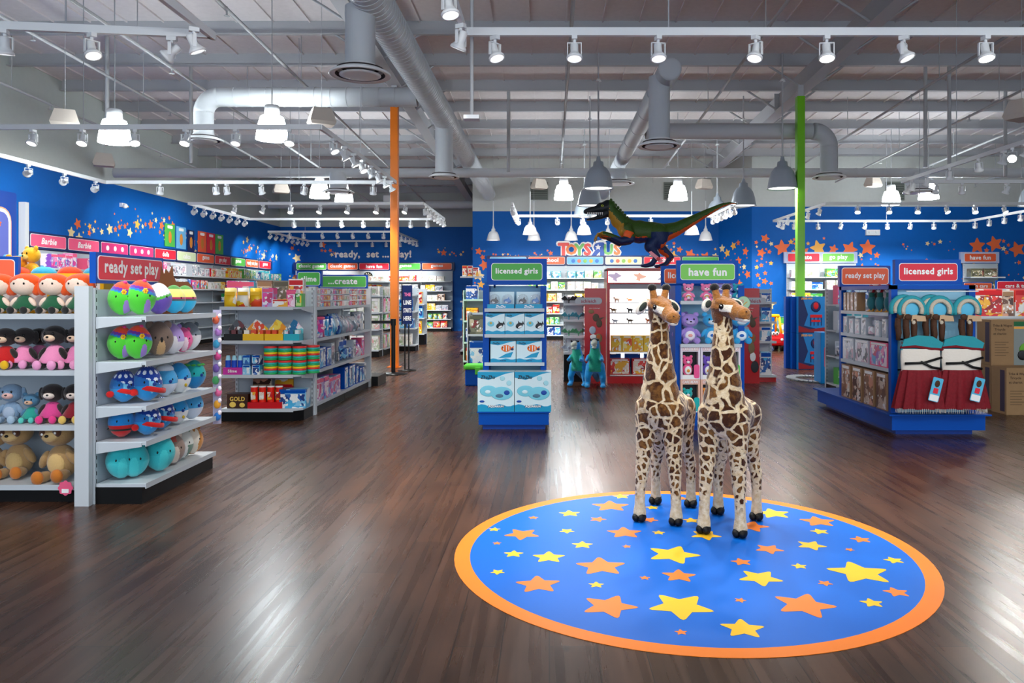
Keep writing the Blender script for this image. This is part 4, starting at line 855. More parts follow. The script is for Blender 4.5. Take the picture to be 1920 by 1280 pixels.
def placard(px_, name, label, F, u0, u1, z0, z1, ground, text, framec=None, fb=.02, v=0.0, th=.012, txh=None, tm=None, inset=.012, shear=0, sky=None, bold=.03):
    """a sign board facing the aisle with rounded field and lettering"""
    w, h = u1-u0, z1-z0; t = thing(name, label, 'sign', F.w((u0+u1)/2, v, (z0+z1)/2), F.rz)
    if framec: MB().box(-w/2, w/2, 0, th+.02, -h/2, h/2, framec).build('sign_frame', t)
    iw, ih = (w - 2*fb, h - 2*fb) if framec else (w, h)
    k = MB().prism(rrect(iw, ih, ih*.16), -.004, 0.0 if framec else th, LETTER); 
    k.prism(rrect(iw-.008*max(1, ih/.12), ih-.008*max(1, ih/.12), ih*.14), -.006, -.004, ground); fld = k.build('sign_field', t)
    if text:
        o = put(text_mesh(text, txh or ih*.42, tm or LETTER, bold, .008, 1.0, iw*.84, shear), 'lettering', fld)
    return t

PAL = {'bright': ['#d8202c', '#1c5cc0', '#f0b020', '#f4f4f0', '#2c9c54', '#e85c1c', '#38a8dc', '#e8e4dc'], 'dolls': ['#e8449c', '#f088bc', '#f4e4ec', '#8c4cb4', '#b8a0d0', '#48a4d4', '#f0f0f4', '#c8306c'],
       'game': ['#b83020', '#e8dcc4', '#303438', '#d8a838', '#385c8c', '#e4e0d8', '#8c8c8c', '#f0f0ec'], 'blue': ['#2464b4', '#48b0e0', '#e4eef4', '#1c3c80', '#8cccec', '#f0f4f4'], 'pale': ['#e8e4dc', '#f4f0e8', '#d8dcc8', '#dca4a0', '#a8bc94', '#f4f4f0', '#c8c4b8'],
       'dark': ['#1c1c20', '#303438', '#a0a0a4', '#6c2024', '#484c54', '#c8c8c8'], 'green': ['#4ca43c', '#c8e088', '#f4f4e8', '#2c7c4c', '#f0c838', '#70b8dc'], 'red': ['#c81c24', '#e83c30', '#f0f0ec', '#f0b030', '#941418', '#e8d8c8'], 'yellow': ['#f4c41c', '#f8dc50', '#f09c1c', '#f4f0e0', '#e84c24', '#f8e490'],
       'silver': ['#b4bcc8', '#dce0e8', '#c8a8b8', '#8898a8', '#f0f0f4', '#48505c'], 'teal': ['#20a0b0', '#70d0d8', '#e8f4f4', '#1870a0', '#f4d0dc', '#e8f0f0'], 'brown': ['#8c6448', '#6c4838', '#c8b09c', '#d89c80', '#483028', '#e0d0c0'], 'olive': ['#5c5c44', '#787860', '#a09878', '#3c3c34', '#c8bc9c', '#802420'], 'pink': ['#f070a8', '#f8b0cc', '#fce8f0', '#d83884', '#f8d8e4', '#b890d0']}
PRN = {k: [printed(f'pack_{k}', v, (13, 13, 11), .3, fine=3.2), printed(f'pack_{k}_broad', v, (5, 5, 6), .3)] for k, v in PAL.items()}
TRIMC = {'bright': RED, 'dolls': PINKP, 'game': mat('ink_brown', '#6c3c2c', .4), 'blue': BLUE, 'pale': LETTER, 'dark': BLACK, 'green': GREENP, 'red': RED, 'yellow': mat('ink_yellow', '#f4c020', .4), 'silver': mat('ink_silver', '#c0c8d0', .3), 'teal': mat('ink_teal', '#2cb0c0', .4), 'brown': mat('ink_tan', '#a07c5c', .4), 'olive': mat('ink_olive', '#5c5c48', .4), 'pink': PINKP}
BOXM = {}
def box_mesh(w, d, h, pal, kind):
    w, d, h = round(w/.02)*.02, round(d/.03)*.03, round(h/.02)*.02; key = (round(w, 3), round(d, 3), round(h, 3), pal, kind)
    if key in BOXM: return BOXM[key]
    A, B, C = PRN[pal][0], PRN[pal][1], TRIMC[pal]; m = MB()
    if kind == 'box': m.box(-w/2, w/2, -d/2, d/2, 0, h, B).box(-w/2+.008, w/2-.008, -d/2-.0015, -d/2, h*.12, h*.74, A).box(-w/2+.006, w/2-.006, -d/2-.002, -d/2, h*.78, h*.95, C)
    elif kind == 'window': m.box(-w/2, w/2, -d/2, d/2, 0, h, C).box(-w/2+.012, w/2-.012, -d/2-.0015, -d/2, .012, h*.86, A).box(-w/2+.03, w/2-.03, -d/2-.003, -d/2-.001, h*.88, h*.96, LETTER)
    elif kind == 'pouch': m.add([(-w/2, -d/3, 0), (w/2, -d/3, 0), (w/2, d/3, 0), (-w/2, d/3, 0), (-w/2*.96, -d/2, h*.35), (w/2*.96, -d/2, h*.35), (w/2*.96, d/2, h*.35), (-w/2*.96, d/2, h*.35), (-w/2, -.004, h), (w/2, -.004, h), (w/2, .004, h), (-w/2, .004, h)],
                              [(3,2,1,0)] + [(a+i, a+(i+1)%4, a+4+(i+1)%4, a+4+i) for a in (0, 4) for i in range(4)] + [(8,9,10,11)], B, True).box(-w/2+.01, w/2-.01, -.03, -.012, h*.62, h*.8, C)
    elif kind == 'tub': m.lathe([(0, 0), (w*.46, 0), (w*.5, h*.04), (w*.5, h*.86), (w*.46, h*.88)], A, 18).lathe([(w*.49, h*.86), (w*.51, h*.88), (w*.51, h*.98), (w*.44, h), (0, h)], C, 18)
    elif kind == 'blister': m.box(-w/2, w/2, 0, .006, 0, h, B).rbox(-w*.38, w*.38, -d*.6, 0, h*.08, h*.6, A, min(w, d)*.15).box(-w*.4, w*.4, -.002, 0, h*.7, h*.92, C)
    BOXM[key] = m.mesh('pack'); return BOXM[key]
KNAME = {'box': 'toy_box', 'window': 'window_box', 'pouch': 'foil_pouch', 'tub': 'toy_tub', 'blister': 'blister_pack'}
KWORD = {'box': 'printed box', 'window': 'window box', 'pouch': 'foil pouch', 'tub': 'round tub', 'blister': 'blister pack'}
CWORD = {'bright': 'multicoloured', 'dolls': 'pink and lilac', 'game': 'red and cream', 'blue': 'blue', 'pale': 'pale', 'dark': 'charcoal', 'green': 'green', 'red': 'red', 'yellow': 'yellow', 'silver': 'silvery', 'teal': 'teal', 'brown': 'brown', 'olive': 'olive', 'pink': 'pink'}
def pack(F, u, v, z, w, d, h, pal, kind, label, group=None, cat=None, name=None, twist=0):
    o = put(box_mesh(w, d, h, pal, kind), name or KNAME[kind], None, F.w(u, v, z+.001), F.rz + twist)
    return tag(o, label, cat or {'box': 'toy box', 'window': 'toy box', 'pouch': 'pouch', 'tub': 'tub', 'blister': 'toy pack'}[kind], group)
rn = random.Random(77)
def row(F, u0, u1, z, hmax, pals, kinds, where, d=.22, v=.03, wmin=.14, wmax=.3, gap=.012, fill=.85, group=None):
    u = u0 + .01; i = 0; pal = rn.choice(pals); kd = rn.choice(kinds); w = rn.uniform(wmin, wmax); h = hmax*rn.uniform(.7, fill+.1); rep = 0
    while True:
        if rep <= 0: pal = rn.choice(pals); kd = rn.choice(kinds); w = rn.uniform(wmin, wmax); h = hmax*rn.uniform(.66, fill+.08); rep = rn.randint(1, 3)
        if u + w > u1: break
        pack(F, u + w/2, v + d/2 + rn.uniform(0, .02), z, w - .004, d if kd != 'tub' else w, h, pal, kd, f'{CWORD[pal]} {KWORD[kd]}, {nth(i)} along {where}', group or f'packs {where}', twist=0)
        u += w + gap; i += 1; rep -= 1
    return i
WZ = (1.85, 1.5, 1.14, .79, .455, .14)

# ---- dolls wall along the plush side: eleven sections, signs over them
FL = lambda y: Frame(-9.55, y, math.pi/2)
leftsigns = [(PINKP, 'Barbie'), (PINKP, 'Barbie'), (MAGP, ''), (MAGP, ''), (REDP, 'dolls'), (PALEP, 'calico'), (ORANGEP, 'games'), (REDP, 'go play'), (GREENP, 'games'), (ORANGEP, 'ready set play'), (REDP, 'games')]
secn = ['first', 'second', 'third', 'fourth', 'fifth', 'sixth', 'seventh', 'eighth', 'ninth', 'tenth', 'eleventh']
t = thing('sign_header', 'long navy header strip above the wall shelves beside the plush toys', 'sign', (0, 0, 0)); MB().box(-10.09, -9.99, 14.68, 27.7, 2.23, 2.56, NAVY).build('header_board', t)
for i, (gcol, tx) in enumerate(leftsigns):
    y0 = 14.73 + 1.165*i; F = FL(y0); pals = (['dolls', 'pink'], ['dolls', 'pink'], ['dolls', 'silver'], ['dolls', 'pink'], ['blue', 'pale', 'silver', 'dolls'], ['silver', 'dolls', 'bright'], ['bright', 'yellow', 'pale'], ['yellow', 'bright'], ['green', 'yellow', 'teal'], ['teal', 'blue'], ['teal', 'green'])[i]
    shelf_unit('wall_shelving', f'white wall shelving, {secn[i]} section from the shop front along the dolls wall', F, 1.165, .5, WZ, 2.22, brackets=False)
    placard(0, 'category_sign', f'{("pink", "pink", "magenta", "magenta", "red", "pale green", "orange", "red", "green", "orange", "red")[i]} category sign over the {secn[i]} section of the dolls wall', F, .04, 1.125, 2.27, 2.52, gcol, tx, v=.43, th=.005, txh=.12, shear=.3 if tx == 'Barbie' else 0, bold=.04)
    if not tx:
        m = MB()
        for k in (-.3, 0, .3): m.prism([(k + a*.7, b*.7) for a, b in rrect(.16, .16, .07)], -.009, -.006, LETTER)
        m.build('white_motif', bpy.data.objects[KIDS and [k for k in KIDS if k.startswith('category_sign')][-1]])
    row(F, .03, 1.13, 1.85, .34, pals, ['window', 'box', 'window'], f'the top shelf of the {secn[i]} dolls wall section', d=.2)
    if i > 1: row(F, .03, 1.13, 1.5, .28, pals, ['window', 'box', 'blister'], f'the second shelf of the {secn[i]} dolls wall section', d=.2)
    if i > 6: row(F, .03, 1.13, 1.14, .28, pals, ['window', 'box'], f'the third shelf of the {secn[i]} dolls wall section', d=.2)
tag(MB().box(-10.09, -9.96, 14.60, 14.70, 0, 3.1, WHITE).build('end_panel_board'), 'tall white end panel closing the dolls wall shelving', 'panel')
for i, (c, y, zc) in enumerate(((GREENP, 20.4, 2.92), (SKYP, 21.02, 2.9), (NAVY, 21.6, 2.86), (ORANGEP, 22.3, 2.88), (REDP, 22.88, 2.88), (GREENP, 23.46, 2.88))):
    t = thing('wall_poster', f'{("grass green", "sky blue", "navy", "orange", "red", "second green")[i]} poster with small white caption above the dolls wall', 'poster', (-10.085, y, zc), math.pi/2)
    w = .54 if c != NAVY else .4; MB().box(-w/2, w/2, -.01, 0, -.3, .3, c).build('poster_sheet', t); MB().prism(rrect(w*.5, .08, .03), -.014, -.01, LETTER, Matrix.Translation((0, 0, .22))).build('caption_patch', t)
    MB().ell((0, -.012, -.05), (.09, .006, .16), mat('print_tan', '#d08838', .5), 14).build('print_motif', t)
t = thing('arch_sign', 'rounded archway sign with white and orange border on the wall beside the plush toys', 'sign', (-10.09, 13.75, 1.9), math.pi/2)
MB().prism(rrect(1.5, 2.7, .05), -.03, 0, DBLUE).build('sign_board', t); MB().prism(rrect(1.2, 2.1, .25), -.04, -.03, mat('border_peach', '#f0a880', .5)).prism(rrect(1.14, 2.04, .23), -.046, -.04, LETTER).build('sign_border', t); MB().prism(rrect(1.02, 1.92, .18), -.05, -.046, mat('sign_lilac', '#5c68b8', .5)).build('sign_field', t)
m = MB(); rr_ = random.Random(4)
for k in range(9): star_fan(m, [(a, -.055, b) for a, b in star_pts(.05, 0, .5, rr_.uniform(-.4, .4), rr_.uniform(.4, .85))], (0, -.055, 0), STARO) if False else m.prism(star_pts(rr_.uniform(.03, .07), 0, .5, rr_.uniform(-.4, .4), rr_.uniform(.3, .85)), -.053, -.05, STARO)
m.prism(rrect(.5, .5, .08), -.053, -.05, SKYP, Matrix.Translation((.2, 0, -.5))).build('star_print', t)

# ---- games wall at the back
FB = Frame(-9.5, 28.3, 0)
MB_ = MB().box(-9.55, -3.55, 28.68, 28.79, 2.26, 2.56, NAVY); tag(MB_.build('header_board'), 'long navy header strip above the games wall shelves', 'sign')
bs = [(GREENP, 'classic games'), (ORANGEP, 'classic games'), (REDP, 'have fun'), (GREENP, 'games'), (ORANGEP, 'games')]
for i, (c, tx) in enumerate(bs):
    F = Frame(-9.47 + 1.172*i, 28.25, 0)
    shelf_unit('wall_shelving', f'white wall shelving, {secn[i]} section of the games wall from the corner', F, 1.17, .45, WZ, 2.24, brackets=False)
    placard(0, 'category_sign', f'{("green classic games", "orange classic games", "red have fun", "green games", "orange games")[i]} sign over the {secn[i]} section of the games wall', F, .03, 1.14, 2.29, 2.53, c, tx, v=.42, th=.005, txh=.12, bold=.04)
    for k, z in enumerate(WZ):
        if i < 2 and k > 1: continue
        if i == 2 and k > 2: continue
        row(F, .03, 1.14, z, .27, [['game', 'red', 'pale'], ['yellow', 'pale', 'silver', 'red'], ['dark', 'pale', 'brown'], ['yellow', 'silver', 'dark'], ['red', 'game', 'green', 'brown'], ['teal', 'green', 'red', 'dark']][k], ['box', 'box', 'window'] if k < 4 else ['box', 'tub'], f'the {ORD[k]} shelf of the {secn[i]} games wall section', d=.2, wmin=.16, wmax=.3)
for px in (690, 581):
    a = Vector((PX(px, 28.32), 28.32, 2.022)); t = thing('dart_board', f'round black and cream dart board on the games wall, {"beside the have fun sign" if px > 600 else "near the blue corner"}', 'dart board', a, 0)
    MB().cyl((0, -.02, 0), (0, .02, 0), .17, BLACK, n=32).build('board', t); m = MB()
    for k in range(10):
        a0 = k*.628; m.add([(.03*math.cos(a0), -.022, .03*math.sin(a0)), (.14*math.cos(a0), -.022, .14*math.sin(a0)), (.14*math.cos(a0+.314), -.022, .14*math.sin(a0+.314)), (.03*math.cos(a0+.314), -.022, .03*math.sin(a0+.314))], [(0,1,2,3)], mat('board_cream', '#d8d0b0', .6))
    m.build('segment_print', t)
t = thing('wall_slogan', 'white ready set play slogan lettering high on the games wall', 'sign', (-6.6, YB-.001, 2.84)); put(text_mesh('ready,  set ... play!', .25, LETTER, .045, .02, 1.0, 2.95), 'lettering', t)

# ---- brand wall: multicoloured shop name, category signs and shelving
t = thing('shop_name_sign', 'multicoloured shop name lettering high on the middle blue wall', 'sign', (1.24, YT-.001, 2.73))
CR, CO, CG, CY = mat('sign_red', '#f0504c', .4), mat('sign_orange', '#f58a4c', .4), mat('sign_green', '#7cc86c', .4), mat('sign_cobalt', '#1c54b4', .4)
x = -.93
for ch, c, h in (('T', CR, .38), ('O', CO, .3), ('Y', CG, .34), ('S', CR, .34)):
    put(text_mesh(ch, h + .05, LETTER, .09, .012), 'letter_edge', t, (x + .12, 0, 0)); put(text_mesh(ch, h, c, .05, .02), 'letter', t, (x + .12, 0, 0)); x += .245
put(text_mesh('R', .5, LETTER, .1, .012, 1.1, None, 0, 1.0, True), 'letter_edge', t, (x + .18, 0, -.02)); put(text_mesh('R', .44, CY, .05, .02, 1.1, None, 0, 1.0, True), 'letter', t, (x + .18, 0, -.02))
MB().prism(star_pts(.09, 0, .5, x + .2, .07), -.028, -.02, LETTER).build('star_motif', t); x += .37
for ch, c in (('U', CG), ('S', CO)): put(text_mesh(ch, .36, LETTER, .09, .012), 'letter_edge', t, (x + .14, 0, 0)); put(text_mesh(ch, .31, c, .05, .02), 'letter', t, (x + .14, 0, 0)); x += .27
tag(MB().box(-1.9, 5.15, YT-.09, YT-.005, 2.24, 2.54, NAVY).build('header_board'), 'long navy header strip under the shop name on the middle wall', 'sign')
ts = [(SKYP, ''), (ORANGEP, 'preschool'), (SKYP, ''), (PALEP, ''), (REDP, 'preschool'), (GREENP, '')]
for i, (c, tx) in enumerate(ts):
    F = Frame(-1.84 + 1.172*i, YT-.5, 0)
    shelf_unit('wall_shelving', f'white wall shelving, {secn[i]} section of the preschool wall from the games corner', F, 1.17, .4, WZ, 2.22, brackets=False)
    placard(0, 'category_sign', f'{("sky blue", "orange preschool", "blue picture", "pale picture", "red preschool", "green")[i]} sign over the {secn[i]} section of the preschool wall', F, .03, 1.14, 2.27, 2.5, c, tx, v=.39, th=.005, txh=.12, bold=.04)
    if i in (2, 3):
        m = MB()
        for k in range(5): m.ell((-.36 + k*.18, -.008, -.01), (.06, .004, .06), (mat('print_blue', '#4c7cc8', .5), mat('print_coral', '#f07c64', .5), mat('print_green', '#8cc060', .5), mat('print_gold', '#f0b84c', .5))[k % 4], 10)
        m.build('print_motif', bpy.data.objects[[k for k in KIDS if k.startswith('category_sign')][-1]])
    for k, z in enumerate(WZ):
        if (i == 0) or (i > 3 and k > 0) or (i == 3 and k > 1): continue
        row(F, .03, 1.14, z, .28, [['pale', 'teal', 'green'], ['green', 'pale'], ['pale', 'yellow', 'silver'], ['pale', 'red', 'silver'], ['silver', 'green', 'pink'], ['pale', 'pink', 'blue']][k], ['box', 'window'], f'the {ORD[k]} shelf of the {secn[i]} preschool wall section', d=.2)
# ---- right wall units
for nm, X0, n, sg in (('past the green column', 6.85, 2, ((REDP, 'create'), (LIMEP, 'go play'))), ('beyond the costume kiosk', 11.95, 1, ((ORANGEP, 'have fun'),))):
    tag(MB().box(X0-.06, X0 + 1.0*n + .06, YR-.09, YR-.005, 2.26, 2.58, mat('header_pale', '#b8c4e4', .5)).build('header_board'), f'pale header strip over the wall shelves {nm}', 'sign')
    for i in range(n):
        F = Frame(X0 + i*1.0, YR-.5, 0)
        shelf_unit('wall_shelving', f'brightly lit white wall shelving {nm}, {secn[i]} section', F, 1.0, .4, WZ, 2.24, brackets=False)
        placard(0, 'category_sign', f'{("red create", "lime green play")[i] if n == 2 else "orange have fun"} sign on the wall shelves {nm}', F, .04, .96, 2.3, 2.54, sg[i][0], sg[i][1], v=.39, th=.005, txh=.12, bold=.04)
        for k, z in enumerate(WZ[:4]):
            row(F, .03, .97, z, .29, [['teal', 'green', 'pale'], ['blue', 'dark', 'pale'], ['green', 'yellow'], ['brown', 'dark']][k] if n == 2 else ['olive', 'dark'], ['box', 'window'], f'the {ORD[k]} lit shelf {nm}{"" if n == 1 else (", create end", ", play end")[i]}', d=.2, wmin=.2, wmax=.42)
# ================================================================ plush gondola nearest the camera
G1 = Frame(-2.56, 4.86, math.pi/2)
ZS1 = (1.185, .9, .617, .393, .127)
shelf_unit('gondola_shelving', 'white gondola shelving holding round plush toys below the ready set play sign', G1, 1.03, .35, ZS1, 1.36)
tag(MB().box(-2.975, -2.885, 4.81, 4.85, 0, 1.38, WHITE).box(-2.95, -2.91, 4.85, 4.9, 0, 1.38, WHITE).build('gondola_upright'), 'tall flat white upright between the doll shelves and the round plush shelves', 'upright')
placard(0, 'category_sign', 'red ready set play sign in a blue frame over the round plush toys', Frame(-2.90, 4.91, math.pi/2), 0, .86, 1.40, 1.60, REDP, 'ready set play', BLUE, .02, 0, .02, .085, bold=.035)
rows = [(0, [('rainbow', -2.78, 5.0, .205, .5), ('rainbow', -2.675, 5.03, .215, .7), ('clown', -2.68, 5.27, .2, .7), ('elf', -2.68, 5.48, .19, .7), ('elf', -2.69, 5.67, .19, .8)]),
        (1, [('rainbow', -2.785, 5.0, .2, .5), ('rainbow', -2.69, 5.02, .205, .7), ('koala', -2.66, 5.23, .22, .7), ('lilac', -2.68, 5.45, .2, .7), ('pink', -2.69, 5.63, .17, .8), ('grey', -2.72, 5.8, .2, .6)]),
        (2, [('dots', -2.78, 5.02, .2, .6), ('dots', -2.66, 5.08, .22, .75), ('cap', -2.67, 5.33, .2, .7), ('coat', -2.67, 5.53, .2, .8), ('leaf', -2.66, 5.75, .2, .9)]),
        (3, [('scarlet', -2.785, 5.0, .19, .6), ('dots', -2.66, 5.08, .2, .75), ('dots', -2.68, 5.30, .21, .8), ('coat', -2.68, 5.52, .19, .8), ('cap', -2.67, 5.73, .2, .9)]),
        (4, [('turq', -2.78, 4.99, .22, .6), ('turq', -2.72, 5.03, .215, .5), ('turq', -2.64, 5.2, .235, .8), ('sloth', -2.66, 5.42, .2, .8), ('cat', -2.68, 5.58, .21, .8), ('owl', -2.68, 5.75, .2, .8)])]
KD = {'rainbow': 'green plush with rainbow crown and yellow flower', 'clown': 'white over purple smiling plush', 'elf': 'yellow faced plush with teal bottom', 'koala': 'brown koala round plush', 'lilac': 'lilac and white round plush', 'pink': 'pink round plush with white belly', 'grey': 'grey over white round plush', 'dots': 'blue plush with polka dot hat and red scarf',
      'cap': 'pale blue plush with white cap', 'coat': 'blue over white plush with yellow badge', 'leaf': 'teal plush with green leaf collar', 'scarlet': 'blue plush with red lower half', 'turq': 'turquoise round plush', 'sloth': 'taupe plush with pale belly', 'cat': 'pale grey and sage green plush', 'owl': 'orange owl round plush'}
shn = ['top', 'second', 'middle', 'fourth', 'bottom']
for r, its in rows:
    seen = {}
    for k, x, y, h, rz in its:
        n = seen.get(k, 0); seen[k] = n + 1
        squish(k, (x, y, ZS1[r] + .002), h, rz, f'{KD[k]}, {("nearest", "next", "third", "fourth")[n]} one on the {shn[r]} gondola shelf', None, 1.0)
t = thing('cardboard_cutout', 'brown cardboard shelf topper with pointed ears behind the plush toys', 'cardboard', (-2.80, 5.72, ZS1[0]), math.pi/2 - .5)
MB().prism([(-.14, 0), (.16, 0), (.16, .2), (.12, .24), (.02, .24), (0, .28), (-.01, .36), (-.035, .30), (-.06, .33), (-.075, .29), (-.1, .35), (-.105, .26), (-.14, .2)], -.004, .004, mat('cardboard', '#7c4c30', .8)).build('cutout_sheet', t)
t = thing('clip_strip', 'hanging strip of small colourful plush key rings at the gondola end', 'display strip', (-2.565, 5.93, .33), .35)
MB().box(-.03, .03, 0, .005, 0, .88, mat('strip_lilac', '#b8b4d0', .4)).build('strip_card', t)
for i in range(9):
    c = ('#2c7cd0', '#f0a830', '#ec6ca0', '#48a060', '#7c5cb0', '#d84c8c', '#3c9cc8', '#b07cc8', '#e06848')[i]
    MB().ell((rn.uniform(-.01, .01), -.02, .06 + i*.093), (.027, .018, .034), plush(c), 10).ell((.02, -.03, .09 + i*.093), (.015, .01, .02), plush('#f4e8f0'), 8).build('plush_charm', t)
# doll endcap facing the camera
GE = Frame(-4.35, 4.9, 0); ZSE = (1.2, .84, .49, .11)
shelf_unit('endcap_shelving', 'white endcap shelving stacked with soft dolls and bears beside the flat upright', GE, 1.38, .5, ZSE, 1.36, brackets=False)
for i, px in enumerate((-62, -8, 42, 96, 145)):
    sit_bear((PX(px, 5.02), 5.04, 1.201), .245, .12 - .05*i, f'orange haired soft doll in green dress, {nth(4-i)} from the flat upright', '#f4d8c4', None, None, '#1c5c3c', '#1c1c1c', '#e85414', 'none', 'orange haired dolls', 'plush_doll', bigHead=1.25)
for i in range(7):
    x = -4.2 + i*.18; t = thing('doll_carton', f'yellow carton with red lid behind the orange haired dolls, {nth(i)} from the aisle wall', 'toy box', (x, 5.29, 1.201), 0)
    MB().box(-.085, .085, -.06, .06, 0, .27, mat('ink_yellow', '#f4c020', .4)).box(-.06, .06, -.062, -.06, .02, .2, LETTER).build('carton_body', t); MB().ell((0, 0, .27), (.085, .06, .05), plush('#e84c20') if i % 2 else plush('#38a8d0'), 14).build('domed_lid', t)
for i, (px, z, c) in enumerate(((20, 1.36, '#f0a010'), (48, 1.42, '#f8b414'))):
    sit_bear((PX(px, 5.3), 5.36, z), .26, .3 - i*.7, f'golden yellow plush bear heaped on top of the endcap, {("behind the orange sign", "closest to the cartons")[i]}', c, '#f8d060', None, name='plush_bear')
sit_bear((PX(2, 5.3), 5.42, 1.38), .24, .3, 'pale blue plush bear peeking from behind the golden ones', '#58b4d8', '#f4f4f4')
placard(0, 'category_sign', 'orange sign in a blue frame cut off beside the golden plush bears', Frame(-3.95, 5.12, .25), 0, .36, 1.41, 1.585, ORANGEP, '', BLUE, .02, 0, .02)
for i, (px, fur, mz, dress, feet, h, yy) in enumerate(((4, '#2c2422', '#e8c8a8', '#c81c1c', '#e8b418', .3, 5.05), (40, '#241e1e', '#e8c4a4', '#f08cb8', '#ec9cc8', .3, 5.1), (68, '#2a2220', '#dcb494', '#ec80b4', '#f09ccc', .29, 5.22), (97, '#1e1a1a', '#f0d0b0', '#f090bc', '#f0a0cc', .32, 5.02), (140, '#221c1e', '#ecc8ac', '#e884b4', '#f09cc4', .31, 5.06))):
    sit_bear((PX(px, yy-.03), yy, .841), h, .1 - .05*i, f'{("dark puppy plush in red with yellow feet", "dark puppy plush in pale pink dress", "small dark puppy plush tucked behind", "dark puppy plush in bright pink dress and pink feet", "dark puppy plush in rose dress against the upright")[i]}, second endcap shelf', fur, mz, None, dress, feet, None, 'floppy', 'dressed puppy plushes', 'plush_puppy', bigHead=.95)
for i, (px, fur, mz, belly, dress, feet) in enumerate(((18, '#7c98b4', '#e8b8b0', '#a8b8cc', None, '#a8c0d4'), (55, '#4c7c9c', '#dcb090', None, '#28a090', '#58c8b8'), (95, '#2c2424', '#f0e0d4', None, '#e04890', '#ec3c88'), (138, '#261f1f', '#f0dcd0', None, '#8c1828', '#e8c060'))):
    sit_bear((PX(px, 5.02), 5.04, .491), .27 if i != 1 else .2, .1, f'{("grey blue soft donkey", "small teal soft toy", "white faced soft puppy with pink feet", "white faced soft puppy in dark red")[i]} on the third endcap shelf', fur, mz, belly, dress, feet, None, 'floppy' if i != 1 else 'round', 'soft toys on the third endcap shelf', 'plush_toy', bigHead=1.05)
for i, (px, yy, h, tl) in enumerate(((-30, 5.1, .40, .1), (30, 5.12, .42, -.08), (112, 5.02, .45, -.12))):
    t = sit_bear((PX(px, yy), yy+.04, .112), h, .1 - .1*i, f'large tan plush with orange feet, {("half hidden", "middle", "nearest the upright")[i]} one on the bottom endcap shelf', '#b08c5c', '#e0bc80', '#dcb878', None, '#c87424', None, 'round', 'large tan plushes', 'plush_animal', tl)
    MB().ell((-.09, -.165, .71), (.06, .04, .075), BROWNF, 14).ell((.1, -.165, .71), (.06, .04, .075), BROWNF, 14).ell((-.09, -.2, .7), (.02, .012, .02), LETTER, 8).ell((.1, -.2, .7), (.02, .012, .02), LETTER, 8).build('eye_patch', t)
t = thing('price_tag', 'pink scalloped hang tag below the large tan plush', 'tag', (PX(121, 4.86), 4.87, .1), 0); m = MB().prism([(.045*math.cos(a)*(1 + .08*math.cos(8*a)), .045*math.sin(a)*(1 + .08*math.cos(8*a))) for a in [math.pi*i/24 for i in range(48)]], -.002, .002, PINKP); m.build('tag_card', t); MB().box(-.022, .022, -.004, -.002, -.03, -.005, LETTER).build('tag_sticker', t)

# ================================================================ sweets endcap and craft gondola
G2 = Frame(-3.46, 8.05, 0); ZS2 = (1.2, .845, .487, .13)
shelf_unit('endcap_shelving', 'white endcap shelving with sweets and rainbow tins, angled corner on its base', G2, .86, .45, ZS2, 1.37, chamfer=.08)
wh = 'of the sweets shelf'
for i in range(3): pack(G2, .08 + i*.135, .1, 1.2, .125, .07, .2, 'yellow', 'pouch', f'{("amber", "lemon", "pale yellow")[i]} foil sweet pouch on the top shelf {wh}', 'yellow sweet pouches')
pack(G2, .485, .12, 1.2, .13, .12, .19, 'dolls', 'box', f'purple sweet box beside the yellow pouches {wh}'); pack(G2, .62, .09, 1.2, .16, .1, .08, 'red', 'box', f'low red tray of sweets on the top shelf {wh}')
pack(G2, .735, .1, 1.2, .1, .1, .18, 'pink', 'box', f'tall pink sweet box on the top shelf {wh}'); pack(G2, .815, .1, 1.2, .075, .1, .14, 'green', 'window', f'green sweet pack at the aisle end of the top shelf {wh}')
for i, (u, w, pl, z) in enumerate(((.12, .3, 'dolls', 1.2), (.38, .16, 'brown', 1.2), (.56, .17, 'olive', 1.2), (.72, .17, 'red', 1.2))): pack(G2, u, .3, z, w, .1, (.27, .28, .28, .3)[i], pl, 'box', f'{("lilac", "brown", "khaki", "red")[i]} carton standing behind the sweets on the top shelf {wh}')
for i, (u, w, pl, tw) in enumerate(((.13, .2, 'dark', 'chocolate brown'), (.34, .22, 'yellow', 'orange and yellow'), (.56, .2, 'yellow', 'white and yellow'), (.74, .17, 'teal', 'green and teal'))):
    t = thing('counter_display', f'{tw} counter display tray with header card, second shelf {wh}', 'display tray', G2.w(u, .1, .846), 0)
    A = PRN[pl][0]; MB().box(-w/2, w/2, -.06, .08, 0, .07, TRIMC[pl]).build('tray', t); tr = t.children[0] if t.children else None; MB().prism([(-w/2, 0), (w/2, 0), (w/2, .12), (w*.3, .16), (w*.12, .2), (-w*.1, .22), (-w*.3, .17), (-w/2, .12)], .07, .078, A).build('header_card', t)
    for k in range(3): MB().box(-w/2+.01 + k*w/3, -w/2 + w/3 - .01 + k*w/3, -.05, .03, .01, .11, PRN[pl][1]).build('sachet', t)
t = thing('slime_display', f'magenta tray of blue slime tubs on the third shelf {wh}', 'display tray', G2.w(.13, .09, .488), 0); MB().box(-.1, .1, -.07, .08, 0, .075, mat('magenta', '#c8309c', .4)).build('tray', t); put(text_mesh('Slime', .03, LETTER, .03, .002, 1, .12), 'lettering', t, (0, -.071, .04))
for k in range(3): MB().cyl((-.065 + k*.065, -.02, .02), (-.065 + k*.065, -.02, .15), .028, mat('slime_blue', '#2050c8', .3), n=14).cyl((-.065 + k*.065, -.02, .15), (-.065 + k*.065, -.02, .2), .026, mat('slime_cap', '#a8e0f0', .3), .018, 14).build('slime_tub', t)
